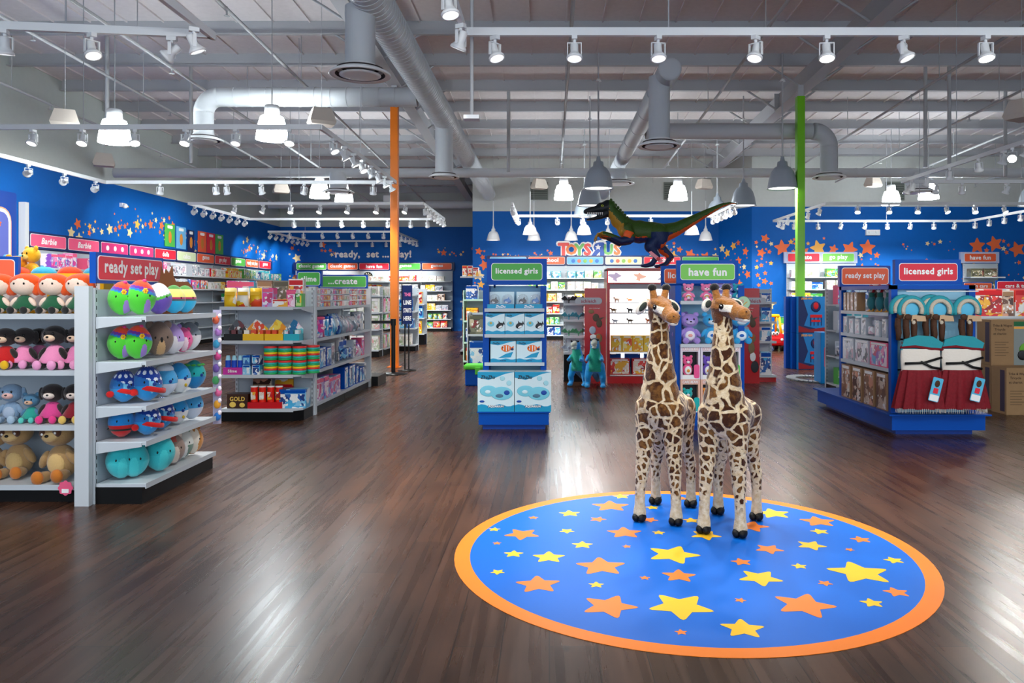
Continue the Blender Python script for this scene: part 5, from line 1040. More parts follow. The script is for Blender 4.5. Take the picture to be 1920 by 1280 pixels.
for k in range(4): pack(G2, .27 + (k % 2)*.1, .08, .487 + (k//2)*.105, .085, .1, .1, 'blue', 'box', f'small blue sweet box, {("lower near the slime", "lower near the tins", "upper near the slime", "upper near the tins")[k]}, third shelf', 'small blue sweet boxes')
RB = [mat('tin_' + n, c, .3) for n, c in (('green', '#28b060'), ('teal', '#30b8b0'), ('orange', '#f07028'), ('yellow', '#f8d424'), ('red', '#e83c38'))]
tin = MB(); 
for k in range(7): z = k*.021; tin.lathe([(.0, z), (.07, z), (.072, z+.003), (.072, z+.018), (.07, z+.021), (0, z+.021)], RB[(0, 1, 4, 3)[k % 4]], 24)
tin = tin.mesh('tin')
for c in range(4):
    for r in range(2):
        o = put(tin, 'rainbow_tin', None, G2.w(.505 + c*.152 if c < 3 else .505 + 2*.152 + .1, .1 if c < 3 else .24, .488 + r*.15), c*.4 + r); tag(o, f'rainbow striped round tin, {("upper", "lower")[1-r]} one of the {ORD[c]} column, third endcap shelf', 'tin', 'rainbow striped tins')
t = thing('sweet_carton', f'dark brown carton lettered GOLD on the bottom shelf {wh}', 'carton', G2.w(.17, .12, .131), 0); MB().box(-.11, .11, -.07, .1, 0, .15, mat('choc', '#3c2010', .35)).build('carton_body', t); put(text_mesh('GOLD', .045, mat('gold_ink', '#f0cc60', .3), .03, .002, 1, .16), 'lettering', t, (0, -.071, .1)); MB().ell((-.05, -.071, .04), (.035, .003, .03), mat('gold_ink', '#f0cc60', .3), 14).ell((.05, -.071, .035), (.03, .003, .025), mat('gold_ink', '#f0cc60', .3), 14).build('coin_print', t)
t = thing('crisp_tray', f'red tray of tall red snack tubes on the bottom shelf {wh}', 'display tray', G2.w(.46, .12, .131), 0); MB().box(-.18, .18, -.08, .1, 0, .065, RED).build('tray', t)
for k in range(4): MB().cyl((-.13 + k*.088, -.02, .01), (-.13 + k*.088, -.02, .22), .037, mat('snack_red', '#e02818', .3), n=16).cyl((-.13 + k*.088, -.02, .22), (-.13 + k*.088, -.02, .232), .039, LETTER, n=16).box(-.155 + k*.088, -.105 + k*.088, -.058, -.05, .09, .17, PRN['red'][0]).build('snack_tube', t)
pack(G2, .745, .14, .13, .28, .16, .19, 'blue', 'box', f'navy and gold picture carton on the bottom shelf {wh}'); pack(G2, .33, .33, .13, .2, .1, .29, 'brown', 'pouch', f'brown bag standing behind the snack tubes, bottom shelf {wh}'); pack(G2, .57, .33, .13, .2, .1, .28, 'red', 'pouch', f'dark red bag standing behind the snack tubes, bottom shelf {wh}')
G3 = Frame(-2.6, 8.56, math.pi/2); ZS3 = (1.19, .836, .482, .116)
for k in range(2):
    F = Frame(-2.6, 8.56 + 1.28*k, math.pi/2); w3 = f'of the craft gondola, {("near", "far")[k]} half'
    shelf_unit('gondola_shelving', f'white gondola shelving of craft sets, {("half nearer the sweets endcap", "half ending at the far upright")[k]}', F, 1.28, .42, ZS3, 1.42)
    for q in range(3):
        n = 9
        for j in range(n): pack(F, .09 + j*.132, .08, 1.19 + q*.075, .11, .1, .066, ('pale', 'pale', 'dolls', 'red', 'red', 'silver', 'dolls', 'game', 'red')[j], 'box', f'small craft box, {nth(j)} along the {("lower", "middle", "upper")[q]} layer on top {w3}', f'small craft boxes on top {w3}', name='craft_box')
    row(F, .03, 1.25, .836, .3, ['dolls', 'blue', 'teal'] if k == 0 else ['silver', 'pink'], ['window', 'pouch', 'tub'], f'the second shelf {w3}', d=.14, wmax=.24)
    row(F, .03, 1.25, .482, .3, ['yellow', 'blue', 'silver'] if k == 0 else ['silver', 'blue', 'dolls'], ['pouch', 'window', 'blister'], f'the third shelf {w3}', d=.14, wmax=.2)
    row(F, .03, 1.25, .116, .31, ['dolls', 'blue', 'silver'], ['window', 'window', 'box'], f'the bottom shelf {w3}', d=.14, wmax=.2)
tag(MB().box(-2.66, -2.585, 8.49, 8.55, 0, 1.42, WHITE).build('gondola_upright'), 'slotted white upright between the sweets endcap and the craft gondola', 'upright')
tag(MB().box(-2.68, -2.59, 11.13, 11.18, 0, 1.42, WHITE).build('gondola_upright'), 'white upright at the far end of the craft gondola', 'upright')
tag(MB().box(-3.4, -2.5, 11.2, 11.75, 0.0, .14, BLACK).build('plinth'), 'low black plinth behind the far end of the craft gondola', 'plinth')
placard(0, 'category_sign', 'green create sign in a blue frame on the craft gondola', Frame(-3.28, 10.9, 0), 0, .7, 1.42, 1.615, GREENP, '...create', BLUE, .018, 0, .02, .085, bold=.035)
placard(0, 'category_sign', 'small green slanted sign beside the create sign on the craft gondola', Frame(-2.83, 8.6, -.12), 0, .29, 1.42, 1.595, GREENP, 'slime', BLUE, .014, 0, .02, .06, bold=.03)
placard(0, 'category_sign', 'purple topper board over the yellow sweet pouches', Frame(-3.5, 8.42, 0), 0, .32, 1.375, 1.48, mat('purple_board', '#8c6cc0', .4), 'mila', BLUE, .012, 0, .015, .04)

# ================================================================ white blind-box gondola, shelves and queue posts by the orange column
F = Frame(-4.3, 16.4, 0); shelf_unit('gondola_shelving', 'white gondola stacked with pale character boxes behind the queue post', F, .66, .4, (1.32, .96, .6, .16), 1.5, brackets=False)
for k, z in enumerate((1.32, .96, .6, .16)):
    for j in range(4): pack(F, .1 + j*.155, .12, z, .14, .16, .3 if k else .2, 'pale', 'box', f'pale box with leafy print, {nth(j)} along the {ORD[k]} shelf behind the queue post', 'pale leafy boxes facing the shop front')
F = Frame(-3.62, 16.85, math.pi/2); shelf_unit('gondola_shelving', 'white gondola side stacked with pale boxes facing the aisle by the orange column', F, 1.1, .3, (1.32, .96, .6, .16), 1.5, brackets=False)
for k, z in enumerate((1.32, .96, .6, .16)):
    for j in range(7): pack(F, .09 + j*.15, .08, z, .14, .14, .3 if k else .2, ('pale', 'pink', 'green')[(j+k) % 3 if k else 0], 'box', f'pale aisle box, {nth(j)} along the {ORD[k]} shelf beside the orange column', 'pale boxes facing the aisle')
F = Frame(-3.85, 20.6, 0); shelf_unit('display_stand', 'display stand of yellow and blue packs in the aisle before the games wall', F, .5, .45, (1.1, .72, .3), 1.5, brackets=False)
for j in range(3): pack(F, .09 + j*.13, .1, .3, .11, .12, .34, 'yellow', 'window', f'tall yellow pack, {nth(j)} along the bottom of the aisle stand', 'tall yellow packs')
pack(F, .28, .15, .72, .32, .22, .34, 'blue', 'box', 'large blue box on the middle shelf of the aisle stand'); row(F, .03, .48, 1.1, .36, ['red', 'pale', 'dark'], ['box'], 'the top shelf of the aisle stand', d=.2, wmax=.2)
F = Frame(-3.62, 18.2, 0); shelf_unit('display_stand', 'narrow white stand half hidden by the orange column', F, .45, .45, (1.35, .95, .55, .15), 1.5, brackets=False)
for k, z in enumerate((1.35, .95, .55, .15)): row(F, .03, .43, z, .3, ['pale', 'blue', 'silver'], ['box', 'blister'], f'the {ORD[k]} shelf of the stand behind the orange column', d=.2, wmax=.18)
t = thing('queue_post', 'black retractable belt queue post in front of the orange column', 'queue post', (-2.62, 12.9, 0)); MB().lathe([(0, 0), (.24, 0), (.24, .012), (.05, .035), (0, .035)], BLACK, 28).build('base', t); MB().cyl((0, 0, .03), (0, 0, .84), .035, BLACK, n=16).build('post', t); MB().cyl((0, 0, .82), (0, 0, .93), .045, BLACK, n=16).build('belt_cassette', t); MB().box(-.75, -.03, -.003, .003, .85, .9, BLACK).build('belt', t)
t = thing('queue_post', 'second black queue post receiving the belt behind the craft gondola', 'queue post', (-3.4, 12.9, 0)); MB().lathe([(0, 0), (.2, 0), (.2, .012), (.05, .035), (0, .035)], BLACK, 28).build('base', t); MB().cyl((0, 0, .03), (0, 0, .93), .035, BLACK, n=16).build('post', t)
t = thing('queue_sign', 'navy line starts here sign board on thin black poles beside the queue post', 'sign', (-2.5, 13.5, 0), .5)
MB().box(-.09, .09, -.012, .012, .82, 1.5, NAVY).box(-.1, -.09, -.014, .014, .8, 1.52, BLACK).build('board', t); MB().lathe([(0, 0), (.16, 0), (.16, .012), (0, .03)], BLACK, 24).build('base', t)
for sx in (-.04, .03): MB().cyl((sx, 0, .02), (sx, 0, .85), .012, BLACK, n=10).build('pole', t)
for k, w_ in enumerate(('LINE', 'STARTS', 'HERE')): put(text_mesh(w_, .075, LETTER, .03, .002, 1, .14), 'lettering', t, (0, -.013, 1.2 - k*.14))
put(text_mesh('THE', .06, mat('letter_pink', '#e878a8', .5), .03, .002, 1, .12), 'lettering', t, (0, -.013, 1.34))

# ================================================================ toddler toys between the corridor and the blue stand
F = Frame(-1.62, 14.4, 0)
shelf_unit('display_stand', 'pale green sided stand of toddler toys at the corridor corner', F, .55, .5, (1.25, .85, .45, .1), 1.42, body=mat('pale_green', '#b8dcc8', .4), brackets=False, sides=True)
for k, z in enumerate((1.25, .85, .45, .1)): row(F, .04, .5, z, .32, [['blue', 'yellow'], ['yellow', 'teal'], ['blue', 'bright'], ['blue', 'red']][k], ['box'], f'the {ORD[k]} shelf of the toddler stand', d=.26, wmin=.2, wmax=.24)
F = Frame(-2.0, 17.2, 0); shelf_unit('display_stand', 'white stand with red topped boxes at the corridor corner', F, .5, .5, (1.75, 1.2, .8, .4, .1), 1.4, brackets=False)
for k, z in enumerate((1.75, 1.2, .8, .4)): row(F, .03, .48, z, .3, [['red'], ['dark'], ['yellow', 'brown'], ['red', 'brown']][k], ['box', 'window'], f'the {ORD[k]} shelf of the corridor corner stand', d=.2, wmin=.09, wmax=.12)
F = Frame(-1.28, 11.9, 0); shelf_unit('display_stand', 'white framed stand of craft kits just behind the blue stand', F, .42, .4, (.72, .12), 1.05, brackets=False, sides=True)
pack(F, .21, .12, .72, .34, .2, .3, 'olive', 'box', 'olive and brown kit box on top of the white framed stand'); pack(F, .21, .12, .12, .34, .2, .5, 'blue', 'box', 'large blue kit box low in the white framed stand')
t = thing('storage_bin', 'blue storage bin with bright green lid on the floor beside the blue stand', 'bin', (-1.06, 11.35, 0)); MB().rbox(-.17, .17, -.15, .15, 0, .24, BLUE, .02).build('bin_body', t); MB().rbox(-.19, .19, -.17, .17, .24, .31, mat('lid_green', '#5cc83c', .35), .025).rbox(-.02, .06, -.19, -.165, .17, .28, mat('lid_green', '#5cc83c', .35), .01).build('lid', t)

# ================================================================ licensed girls stand (pool toys)
F = Frame(-.70, 7.70, 0)
t = thing('display_stand', 'blue display stand of water toys under the green licensed girls sign', 'display stand', F.w(.35, 0), 0)
MB().box(-.345, .345, -.15, .6, .05, .17, BLUE).box(-.31, .31, -.1, .55, 0, .05, DBLUE).build('plinth', t); MB().box(-.36, .36, -.17, .62, .17, .18, BLUE).build('plinth_top', t)
for sx in (-1, 1): MB().box(sx*.29-.03, sx*.29+.03, .05, .6, .18, 1.42, BLUE).build('side_panel', t)
MB().box(-.26, .26, .3, .32, .18, 1.42, mat('back_sky', '#90c4dc', .45)).build('back_panel', t)
for z in (.647, .93, 1.188): MB().box(-.3, .3, -.0, .3, z-.018, z, SHELFW).box(-.3, .3, -.006, 0, z-.03, z+.004, SHELFW).build('shelf', t)
for sx in (-.22, .22): MB().box(sx-.01, sx+.01, .3, .32, 1.40, 1.45, BLUE).build('sign_post', t)
placard(0, 'category_sign', 'green licensed girls sign on the blue water toy stand', Frame(-.635, 7.8, 0), 0, .61, 1.43, 1.695, GREENP, 'licensed girls', BLUE, .045, 0, .04, .055, bold=.035)
AQ = mat('aqua_box', '#d8f0f6', .3); AQW = mat('aqua_wave', '#1c9cc8', .3); AQT = mat('aqua_tint', '#7cd0e4', .3); ORC = mat('orca_black', '#14181c', .3); CLN = mat('clown_orange', '#f07020', .35)
def aqua_box(F, u, v, z, w, d, h, kind, label, group):
    t = thing('water_toy_box', label, 'toy box', F.w(u, v, z), F.rz, group)
    MB().box(-w/2, w/2, -d/2, d/2, 0, h, AQ).build('carton', t); y = -d/2-.001
    m = MB(); n = 10
    top = [(-w/2 + w*i/n, h*(.16 + .03*math.sin(i*1.3))) for i in range(n+1)]; m.prism([(-w/2, 0)] + [(w/2, 0)] + top[::-1], y-.001, y, AQW)
    m.prism([(-w/2, h)] + [(-w/2, h*.86), (-w*.2, h*.8), (0, h*.86), (w*.25, h*.95), (w/2, h)], y-.001, y, AQW); m.build('wave_print', t)
    if kind == 'pool':
        m = MB().ell((-w*.2, y-.001, h*.52), (w*.24, .002, h*.14), AQT, 20).ell((w*.16, y-.0015, h*.46), (w*.3, .002, h*.17), AQT, 20).ell((-w*.22, y-.003, h*.5), (w*.08, .002, h*.045), AQ, 14).ell((w*.1, y-.003, h*.4), (w*.11, .002, h*.05), mat('pool_grey', '#507890', .3), 14).ell((w*.3, y-.004, h*.48), (w*.08, .002, h*.06), mat('pool_blue', '#1c4ca8', .3), 12).ell((-w*.38, y-.003, h*.26), (w*.07, .002, h*.03), mat('pool_blue', '#1c4ca8', .3), 10)
        for a, b in ((.18, .84), (.36, .72)): m.ell((w*a, y-.001, h*b), (w*.07, .001, w*.07), mat('ring_pale', '#a8e0ec', .3), 12)
        m.build('pool_print', t); put(text_mesh('ZhuZhu', h*.085, BLACK, .03, .001, 1, w*.4, .25), 'lettering', t, (-w*.22, y-.002, h*.87)); put(text_mesh('AQUARIUM', h*.05, LETTER, .04, .001, 1, w*.5), 'lettering', t, (0, y-.003, h*.13)); put(text_mesh('AQUARIUM', h*.05, NAVY, .09, .001, 1, w*.5), 'lettering_edge', t, (0, y-.002, h*.13))
    elif kind == 'orca':
        M = Matrix.Translation((w*.24, y-.002, h*.42)) @ Matrix.Rotation(-.5, 4, 'Y')
        MB().ell((0, 0, 0), (w*.2, .003, h*.13), ORC, 16, M).ell((0, -.002, -h*.07), (w*.12, .002, h*.05), LETTER, 12, M).prism([(w*.0, h*.1), (w*.06, h*.24), (w*.1, h*.08)], -.002, 0, ORC, M).prism([(w*.16, 0), (w*.28, h*.12), (w*.26, -h*.08)], -.002, 0, ORC, M).build('orca_print', t)
        MB().ell((-w*.22, y-.001, h*.5), (w*.18, .002, h*.13), AQT, 16).ell((-w*.22, y-.003, h*.54), (w*.07, .002, h*.06), mat('gold_dim', '#c8a850', .3), 12).build('bowl_print', t); put(text_mesh('ZhuZhu', h*.07, BLACK, .03, .001, 1, w*.3, .25), 'lettering', t, (-w*.28, y-.002, h*.9))
    else:
        m = MB().ell((w*.12, y-.002, h*.66), (w*.2, .003, h*.16), CLN, 18).prism([(w*.28, h*.66), (w*.42, h*.78), (w*.4, h*.56)], y-.002, y, CLN)
        for a, q in ((.02, .09), (.13, .135), (.23, .1)): m.box(w*a-.004, w*a+.004, y-.008, y-.006, h*(.66-q), h*(.66+q), LETTER)
        m.ell((0, y-.006, h*.7), (.008, .003, .008), EYE, 8).ell((w*.36, y-.004, h*.62), (w*.06, .003, h*.06), mat('fin_navy', '#1c3060', .3), 10)
        m.build('fish_print', t); MB().prism([(-w*.2, h*.2), (w*.3, h*.24), (w*.4, h*.5), (w*.1, h*.4)], y-.0015, y, AQW).build('water_print', t); put(text_mesh('ZhuZhu', h*.08, BLACK, .03, .001, 1, w*.3, .25), 'lettering', t, (-w*.28, y-.002, h*.9)); put(text_mesh('SWIM FISH', h*.04, NAVY, .03, .001, 1, w*.3), 'lettering', t, (0, y-.002, h*.08))
    return t
for i in range(2): aqua_box(F, .175 + i*.364, -.06, .181, .358, .2, .39, 'pool', f'large aquarium play set box, {("towards the storage bin", "towards the dinosaur plushes")[i]}, on the stand plinth', 'large aquarium play set boxes')
for i in range(2): aqua_box(F, .235 + i*.262, .12, .648, .255, .18, .215, 'fish', f'clownfish bath toy box, {("nearer the storage bin", "nearer the dinosaur plushes")[i]} on the lowest shelf', 'clownfish bath toy boxes')
for i in range(3): aqua_box(F, .155 + i*.197, .1, .931, .193, .16, .21, 'orca', f'orca bath toy box, {("first", "middle", "last")[i]} of the row on the second shelf', 'orca bath toy boxes')
for i in range(2):
    t = thing('water_toy_tray', f'clear domed tray of orca and fish toys, {("first", "second")[i]} on the top shelf', 'display tray', F.w(.21 + i*.285, .1, 1.189), 0, 'domed trays of bath toys')
    MB().box(-.135, .135, -.07, .07, 0, .045, AQW).build('tray', t); MB().box(-.13, .13, .05, .07, .045, .17, AQ).build('backing_card', t)
    for k, c in ((-.065, ORC), (.065, mat('toy_fish_blue', '#1c80d0', .3))):
        MB().ell((k, -.01, .075), (.04, .03, .026), c, 14).prism([(k+.0, .095), (k+.015, .12), (k+.025, .09)], -.012, -.006, c).ell((k-.01, -.03, .065), (.02, .01, .012), LETTER, 8).build('bath_toy', t)
        MB().lathe([(.055, 0), (.056, .05), (.045, .085), (.02, .1), (0, .103)], CLEAR, 18, Matrix.Translation((k, -.005, .045))).build('clear_dome', t)
    put(text_mesh('ZhuZhu', .025, LETTER, .03, .001, 1, .1, .25), 'lettering', t, (0, -.071, .022))

# ================================================================ red lit case with wings
REDG = mat('case_red', '#c01018', .3, coat=.4); LITW = mat('case_lit_white', '#ffffff', .5, emit=1.1); LITP = mat('case_light_panel', '#ffffff', .5, emit=2.2, ecol='#ffd8c8')
t = thing('display_case', 'tall red figurine case with glowing white interior below the dinosaur figure', 'display case', (.87, 11.6, 0), 0); w = 1.95
MB().box(0, w, -.05, .65, 0, .1, REDG).build('base', t); MB().box(0, .045, 0, .6, .1, 1.72, REDG).build('side_panel', t); MB().box(w-.045, w, 0, .6, .1, 1.72, REDG).build('side_panel', t)
MB().box(.045, w-.045, .42, .45, .1, 1.5, LITW).build('lit_back_panel', t); MB().box(0, w, -.03, .6, 1.7, 1.735, REDG).build('case_top', t); MB().box(0.02, w-.02, -.02, 0, 1.51, 1.7, LITP).build('light_header', t); MB().box(0, w, -.03, 0.0, 1.495, 1.515, REDG).box(0, w, -.03, 0.0, 1.69, 1.71, REDG).build('header_rim', t)
MB().box(.045, w-.045, 0, .2, 1.42, 1.495, mat('valance_grey', '#9c9ca4', .5)).build('valance', t)
hp = MB()
for k in range(5): hp.prism([(.12+.12*math.cos(a)*(.6+.4*math.sin(3*a+k)) + k*.36, 1.6+.06*math.sin(a)*(1+.3*math.cos(5*a))) for a in [math.pi*i/9 for i in range(18)]], -.022, -.02, mat(('header_mauve', 'header_coral', 'header_slate')[k % 3], ('#b8a8c0', '#f0b8a0', '#a8b0c0')[k % 3], .5, emit=.7))
hp.build('header_print', t)
for z in (1.22, 1.06, .9, .47, .12): MB().box(.045, w-.045, .0, .42, z-.012, z, LETTER).build('shelf', t)
sp = bpy.data.lights.new('case_light', 'AREA'); sp.shape = 'RECTANGLE'; sp.size = 1.7; sp.size_y = .08; sp.energy = 22; l = bpy.data.objects.new('case_light', sp); COL.objects.link(l); l.location = (.87 + w/2, 11.72, 1.41); l.rotation_euler = (math.radians(20), 0, 0)
F = Frame(.87, 11.62, 0); FIGC = [mat('fig_a', '#5c4c3c', .5), mat('fig_b', '#8c7450', .5), mat('fig_c', '#b0bccc', .5), mat('fig_d', '#c8642c', .5), mat('fig_e', '#343438', .5)]
def figurine(F, u, v, z, s, c, label, group, rz=0):
    m = MB().ell((0, 0, s*.5), (s*.5, s*.2, s*.22), c, 12).ell((-s*.55, 0, s*.75), (s*.2, s*.12, s*.14), c, 10).tube([(-s*.35, 0, s*.55), (-s*.5, 0, s*.72)], [s*.14, s*.1], c, 8).tube([(s*.4, 0, s*.5), (s*.8, 0, s*.6)], [s*.1, s*.02], c, 6)
    for a, b in ((-.3, .12), (-.3, -.12), (.3, .12), (.3, -.12)): m.cyl((s*a, s*b, s*.45), (s*a, s*b, 0), s*.07, c, s*.06, 6)
    o = m.build('animal_figurine', None, F.w(u, v, z), F.rz + rz); return tag(o, label, 'figurine', group)
for r, z in enumerate((1.22, 1.06, .9)):
    for k in range(7): figurine(F, .14 + k*.25 + rn.uniform(-.03, .03), .1 + rn.uniform(0, .1), z, rn.uniform(.065, .09), FIGC[(k*3+r) % 5], f'small animal figurine, {nth(k)} along the {("top", "second", "third")[r]} shelf of the red case', 'figurines in the red case', rn.uniform(-.5, .5))
for k in range(5): pack(F, .15 + k*.165 + (.1 if k == 4 else 0), .12, .47, .16, .14, .24, 'yellow' if k < 4 else 'blue', 'window', f'red topped safari window box, {nth(k)} along the fourth shelf of the red case', 'safari window boxes')
for k in range(4): pack(F, .2 + k*.34, .14, .12, .3, .18, .24, 'red', 'window', f'red and yellow boxed creature, {nth(k)} along the bottom of the red case', 'boxed creatures in the red case')
for k in range(6): pack(F, .12 + k*.3, .34, .12, .24, .08, .3, 'blue', 'box', f'blue pack behind the boxed creatures, {nth(k)} along', 'blue packs behind the boxed creatures')
for side, X, lb in ((-1, .53, 'towards the blue dinosaurs'), (1, 2.84, 'towards the toy car')):
    t = thing('banner_panel', f'red brand side panel with dinosaur picture {lb}', 'panel', (X, 11.55, 0), 0)
    MB().box(0, .32, 0, .06, .0, 1.43, REDG).build('panel_board', t)
    dp = MB(); y = -.003
    dp.ell((.1, y, 1.08), (.045, .004, .03), FIGC[1], 12).ell((.17, y, .99), (.05, .004, .06), FIGC[0], 14).ell((.22, y, .9), (.045, .004, .06), FIGC[0], 12).prism([(.2, .98), (.3, 1.0), (.2, .92)], y-.003, y, FIGC[0])
    dp.ell((.12, y, .8), (.05, .004, .06), FIGC[2], 12).ell((.13, y, .7), (.05, .004, .04), LETTER, 12).ell((.21, y, .68), (.055, .004, .07), FIGC[1], 14).ell((.21, y-.002, .7), (.03, .003, .035), FIGC[3], 12).ell((.2, y, .53), (.05, .004, .09), FIGC[1], 12).ell((.22, y, .4), (.045, .004, .07), LETTER, 12).ell((.25, y, .25), (.06, .004, .09), FIGC[4], 12)
    dp.build('animal_print', t)
    MB().prism(rrect(.4, .1, .048), -.022, -.01, mat('oval_grey', '#b8bcc4', .4), Matrix.Translation((.06 if side < 0 else .22, 0, 1.24))).build('name_plate', t)
    put(text_mesh('schleich', .05, mat('brand_maroon', '#a01838', .4), .02, .001, 1, .32), 'lettering', t, (.06 if side < 0 else .22, -.023, 1.238)); put(text_mesh('where stories begin', .014, LETTER, .02, .001, 1, .25), 'lettering', t, (.15, -.002, 1.13))
F = Frame(.22, 11.75, 0); shelf_unit('figurine_stand', 'slim white stand of flying dragon figures against the red banner', F, .32, .3, (1.2, .95, .7, .45), .0+1.3, brackets=False)
for k, (z, c) in enumerate(((1.2, FIGC[4]), (.95, mat('fig_teal', '#4c9cb0', .4)), (.7, mat('fig_green', '#58a078', .4)), (.45, FIGC[2]))):
    for j in range(2):
        t = thing('dragon_figure', f'{("black", "teal", "green", "grey")[k]} winged dragon figure, {("outer", "inner")[j]} one on the {ORD[k]} level of the slim stand', 'figurine', F.w(.08 + j*.15, .08, z+.001), j*.5)
        MB().ell((0, 0, .05), (.02, .05, .02), c, 10).tube([(0, -.04, .05), (0, -.08, .09), (0, -.11, .09)], [.014, .01, .008], c, 6).tube([(0, .04, .05), (0, .1, .03)], [.012, .003], c, 6).cyl((0, 0, 0), (0, 0, .05), .01, c, .01, 6).build('body', t)
        for s in (-1, 1): MB().add([(s*.01, -.02, .06), (s*.06, -.03, .12), (s*.12, 0, .07), (s*.07, .03, .05), (s*.01, .03, .05), (s*.01, -.02, .055), (s*.06, -.03, .115), (s*.12, 0, .065), (s*.07, .03, .045), (s*.01, .03, .045)], [(0,1,2,3,4), (9,8,7,6,5), (0,5,6,1), (1,6,7,2), (2,7,8,3), (3,8,9,4)], c).build('wing', t)
F = Frame(3.18, 11.75, 0); t = shelf_unit('figurine_stand', 'red based side shelf with blue boxes beside the toy car', F, .3, .3, (1.22, .92, .62, .1), 1.42, brackets=False, kick=REDG)
for k, z in enumerate((1.22, .92, .62, .1)): pack(F, .14, .1, z, .14 if k < 3 else .16, .14, (.14, .22, .22, .36)[k], 'blue', 'box', f'blue boxed figure set on the {ORD[k]} level beside the red banner', 'blue boxed figure sets')

# ================================================================ bear stand (have fun)
X0 = 1.24; F = Frame(X0, 7.5, 0)
t = bear_stand = thing('display_stand', 'blue display stand of plush and boxed bears under the have fun sign', 'display stand', F.w(.34, 0), 0)
MB().box(-.34, .34, 0, 1.1, .05, .17, BLUE).box(-.3, .3, .05, 1.05, 0, .05, DBLUE).build('plinth', t); MB().box(-.35, .35, -.02, 1.12, .17, .18, BLUE).build('plinth_top', t)
for sx in (-1, 1): MB().box(sx*.31-.03, sx*.31+.03, .06, .4, .18, 1.42, BLUE).build('side_panel', t)
MB().box(-.28, .28, .34, .36, .18, 1.42, mat('back_sky', '#90c4dc', .45)).build('back_panel', t)
for z in (.845, 1.265): MB().box(-.3, .3, -.0, .34, z-.018, z, SHELFW).box(-.3, .3, -.006, 0, z-.03, z+.004, SHELFW).build('shelf', t)
placard(0, 'category_sign', 'bright green have fun sign in a blue frame over the bears', Frame(1.265, 7.62, 0), 0, .61, 1.44, 1.67, LIMEP, 'have fun', BLUE, .035, 0, .04, .075, bold=.04)
placard(0, 'category_sign', 'orange licensed sign in a blue frame behind the have fun sign', Frame(1.21, 8.3, 0), 0, .58, 1.42, 1.64, ORANGEP, 'licensed girls', BLUE, .03, 0, .04, .065, bold=.035)
tag(MB().box(1.3, 1.34, 8.32, 8.36, .18, 1.44, BLUE).box(1.68, 1.72, 8.32, 8.36, .18, 1.44, BLUE).build('sign_post'), 'blue posts holding the orange licensed sign', 'post')
t = thing('paddle_sign', 'round pale green paddle sign sticking out beside the giraffe head', 'sign', (PX(1395, 7.4), 7.42, 1.25), 0)
MB().cyl((0, -.004, 0), (0, .004, 0), .062, mat('paddle_green', '#a8cca8', .4), n=32).build('disc', t); MB().cyl((0, -.003, 0), (0, .003, 0), .066, mat('paddle_rim', '#3c7c6c', .4), n=32).build('rim', t); MB().box(-.16, -.05, -.002, .002, -.006, .006, mat('paddle_rim', '#3c7c6c', .4)).box(-.02, .02, .004, .14, -.01, .01, mat('paddle_rim', '#3c7c6c', .4)).build('arm', t)
MB().tube([(-.03, -.007, .02), (-.01, -.007, .03), (.0, -.007, .01), (-.02, -.007, .0)], .003, PINKP, 5).tube([(-.01, -.007, -.03), (.02, -.007, 0), (.035, -.007, .01)], .004, STARY, 5).build('scribble_print', t)
for i, (px, fur, belly, bd) in enumerate(((1291, '#f488b4', '#fff4f8', 'rainbow'), (1325, '#f07cac', '#fff4f8', 'rainbow'), (1351, '#9088cc', '#f4f0fc', '#f0c850'), (1368, '#8078c4', '#f4f0fc', '#e88cb0'), (1384, '#20a0b8', '#e8f8f8', '#f08c8c'))):
    sit_bear((PX(px, 7.6), 7.61 + .02*(i % 2), 1.266), .185, (-.1, .1, 0, -.1, .1)[i], f'{("pink rainbow bear at the shelf end", "pink bear with rainbow belly, second in row", "lavender bear", "violet bear", "teal bear")[i]} on the top shelf of the bear stand', fur, '#f8e4ec' if i < 2 else '#e8e4f4', belly, badge=bd, group='small bears on the top shelf')
for i, (px, fur, mz, belly, bd, yy) in enumerate(((1293, '#a88cd8', '#c8b8e8', '#f6f2fb', '#f0a8a0', 7.6), (1335, '#38a8e0', '#d8ecf8', '#eef8fd', '#2c6cc0', 7.62), (1390, '#30a4e0', '#d8ecf8', '#eef8fd', '#2464b8', 7.58))):
    sit_bear((PX(px, yy), yy+.02, .846), .325, (.05, 0, -.05)[i], f'{("large lavender bear with cupcake belly", "large sky blue bear behind the giraffe neck", "large sky blue bear beside the red banner")[i]}', fur, mz, belly, badge=bd)
sit_bear((PX(1276, 7.75), 7.76, .846), .33, .3, 'lavender bear tucked behind the cupcake bear', '#9880cc', '#c0b0e0', None)
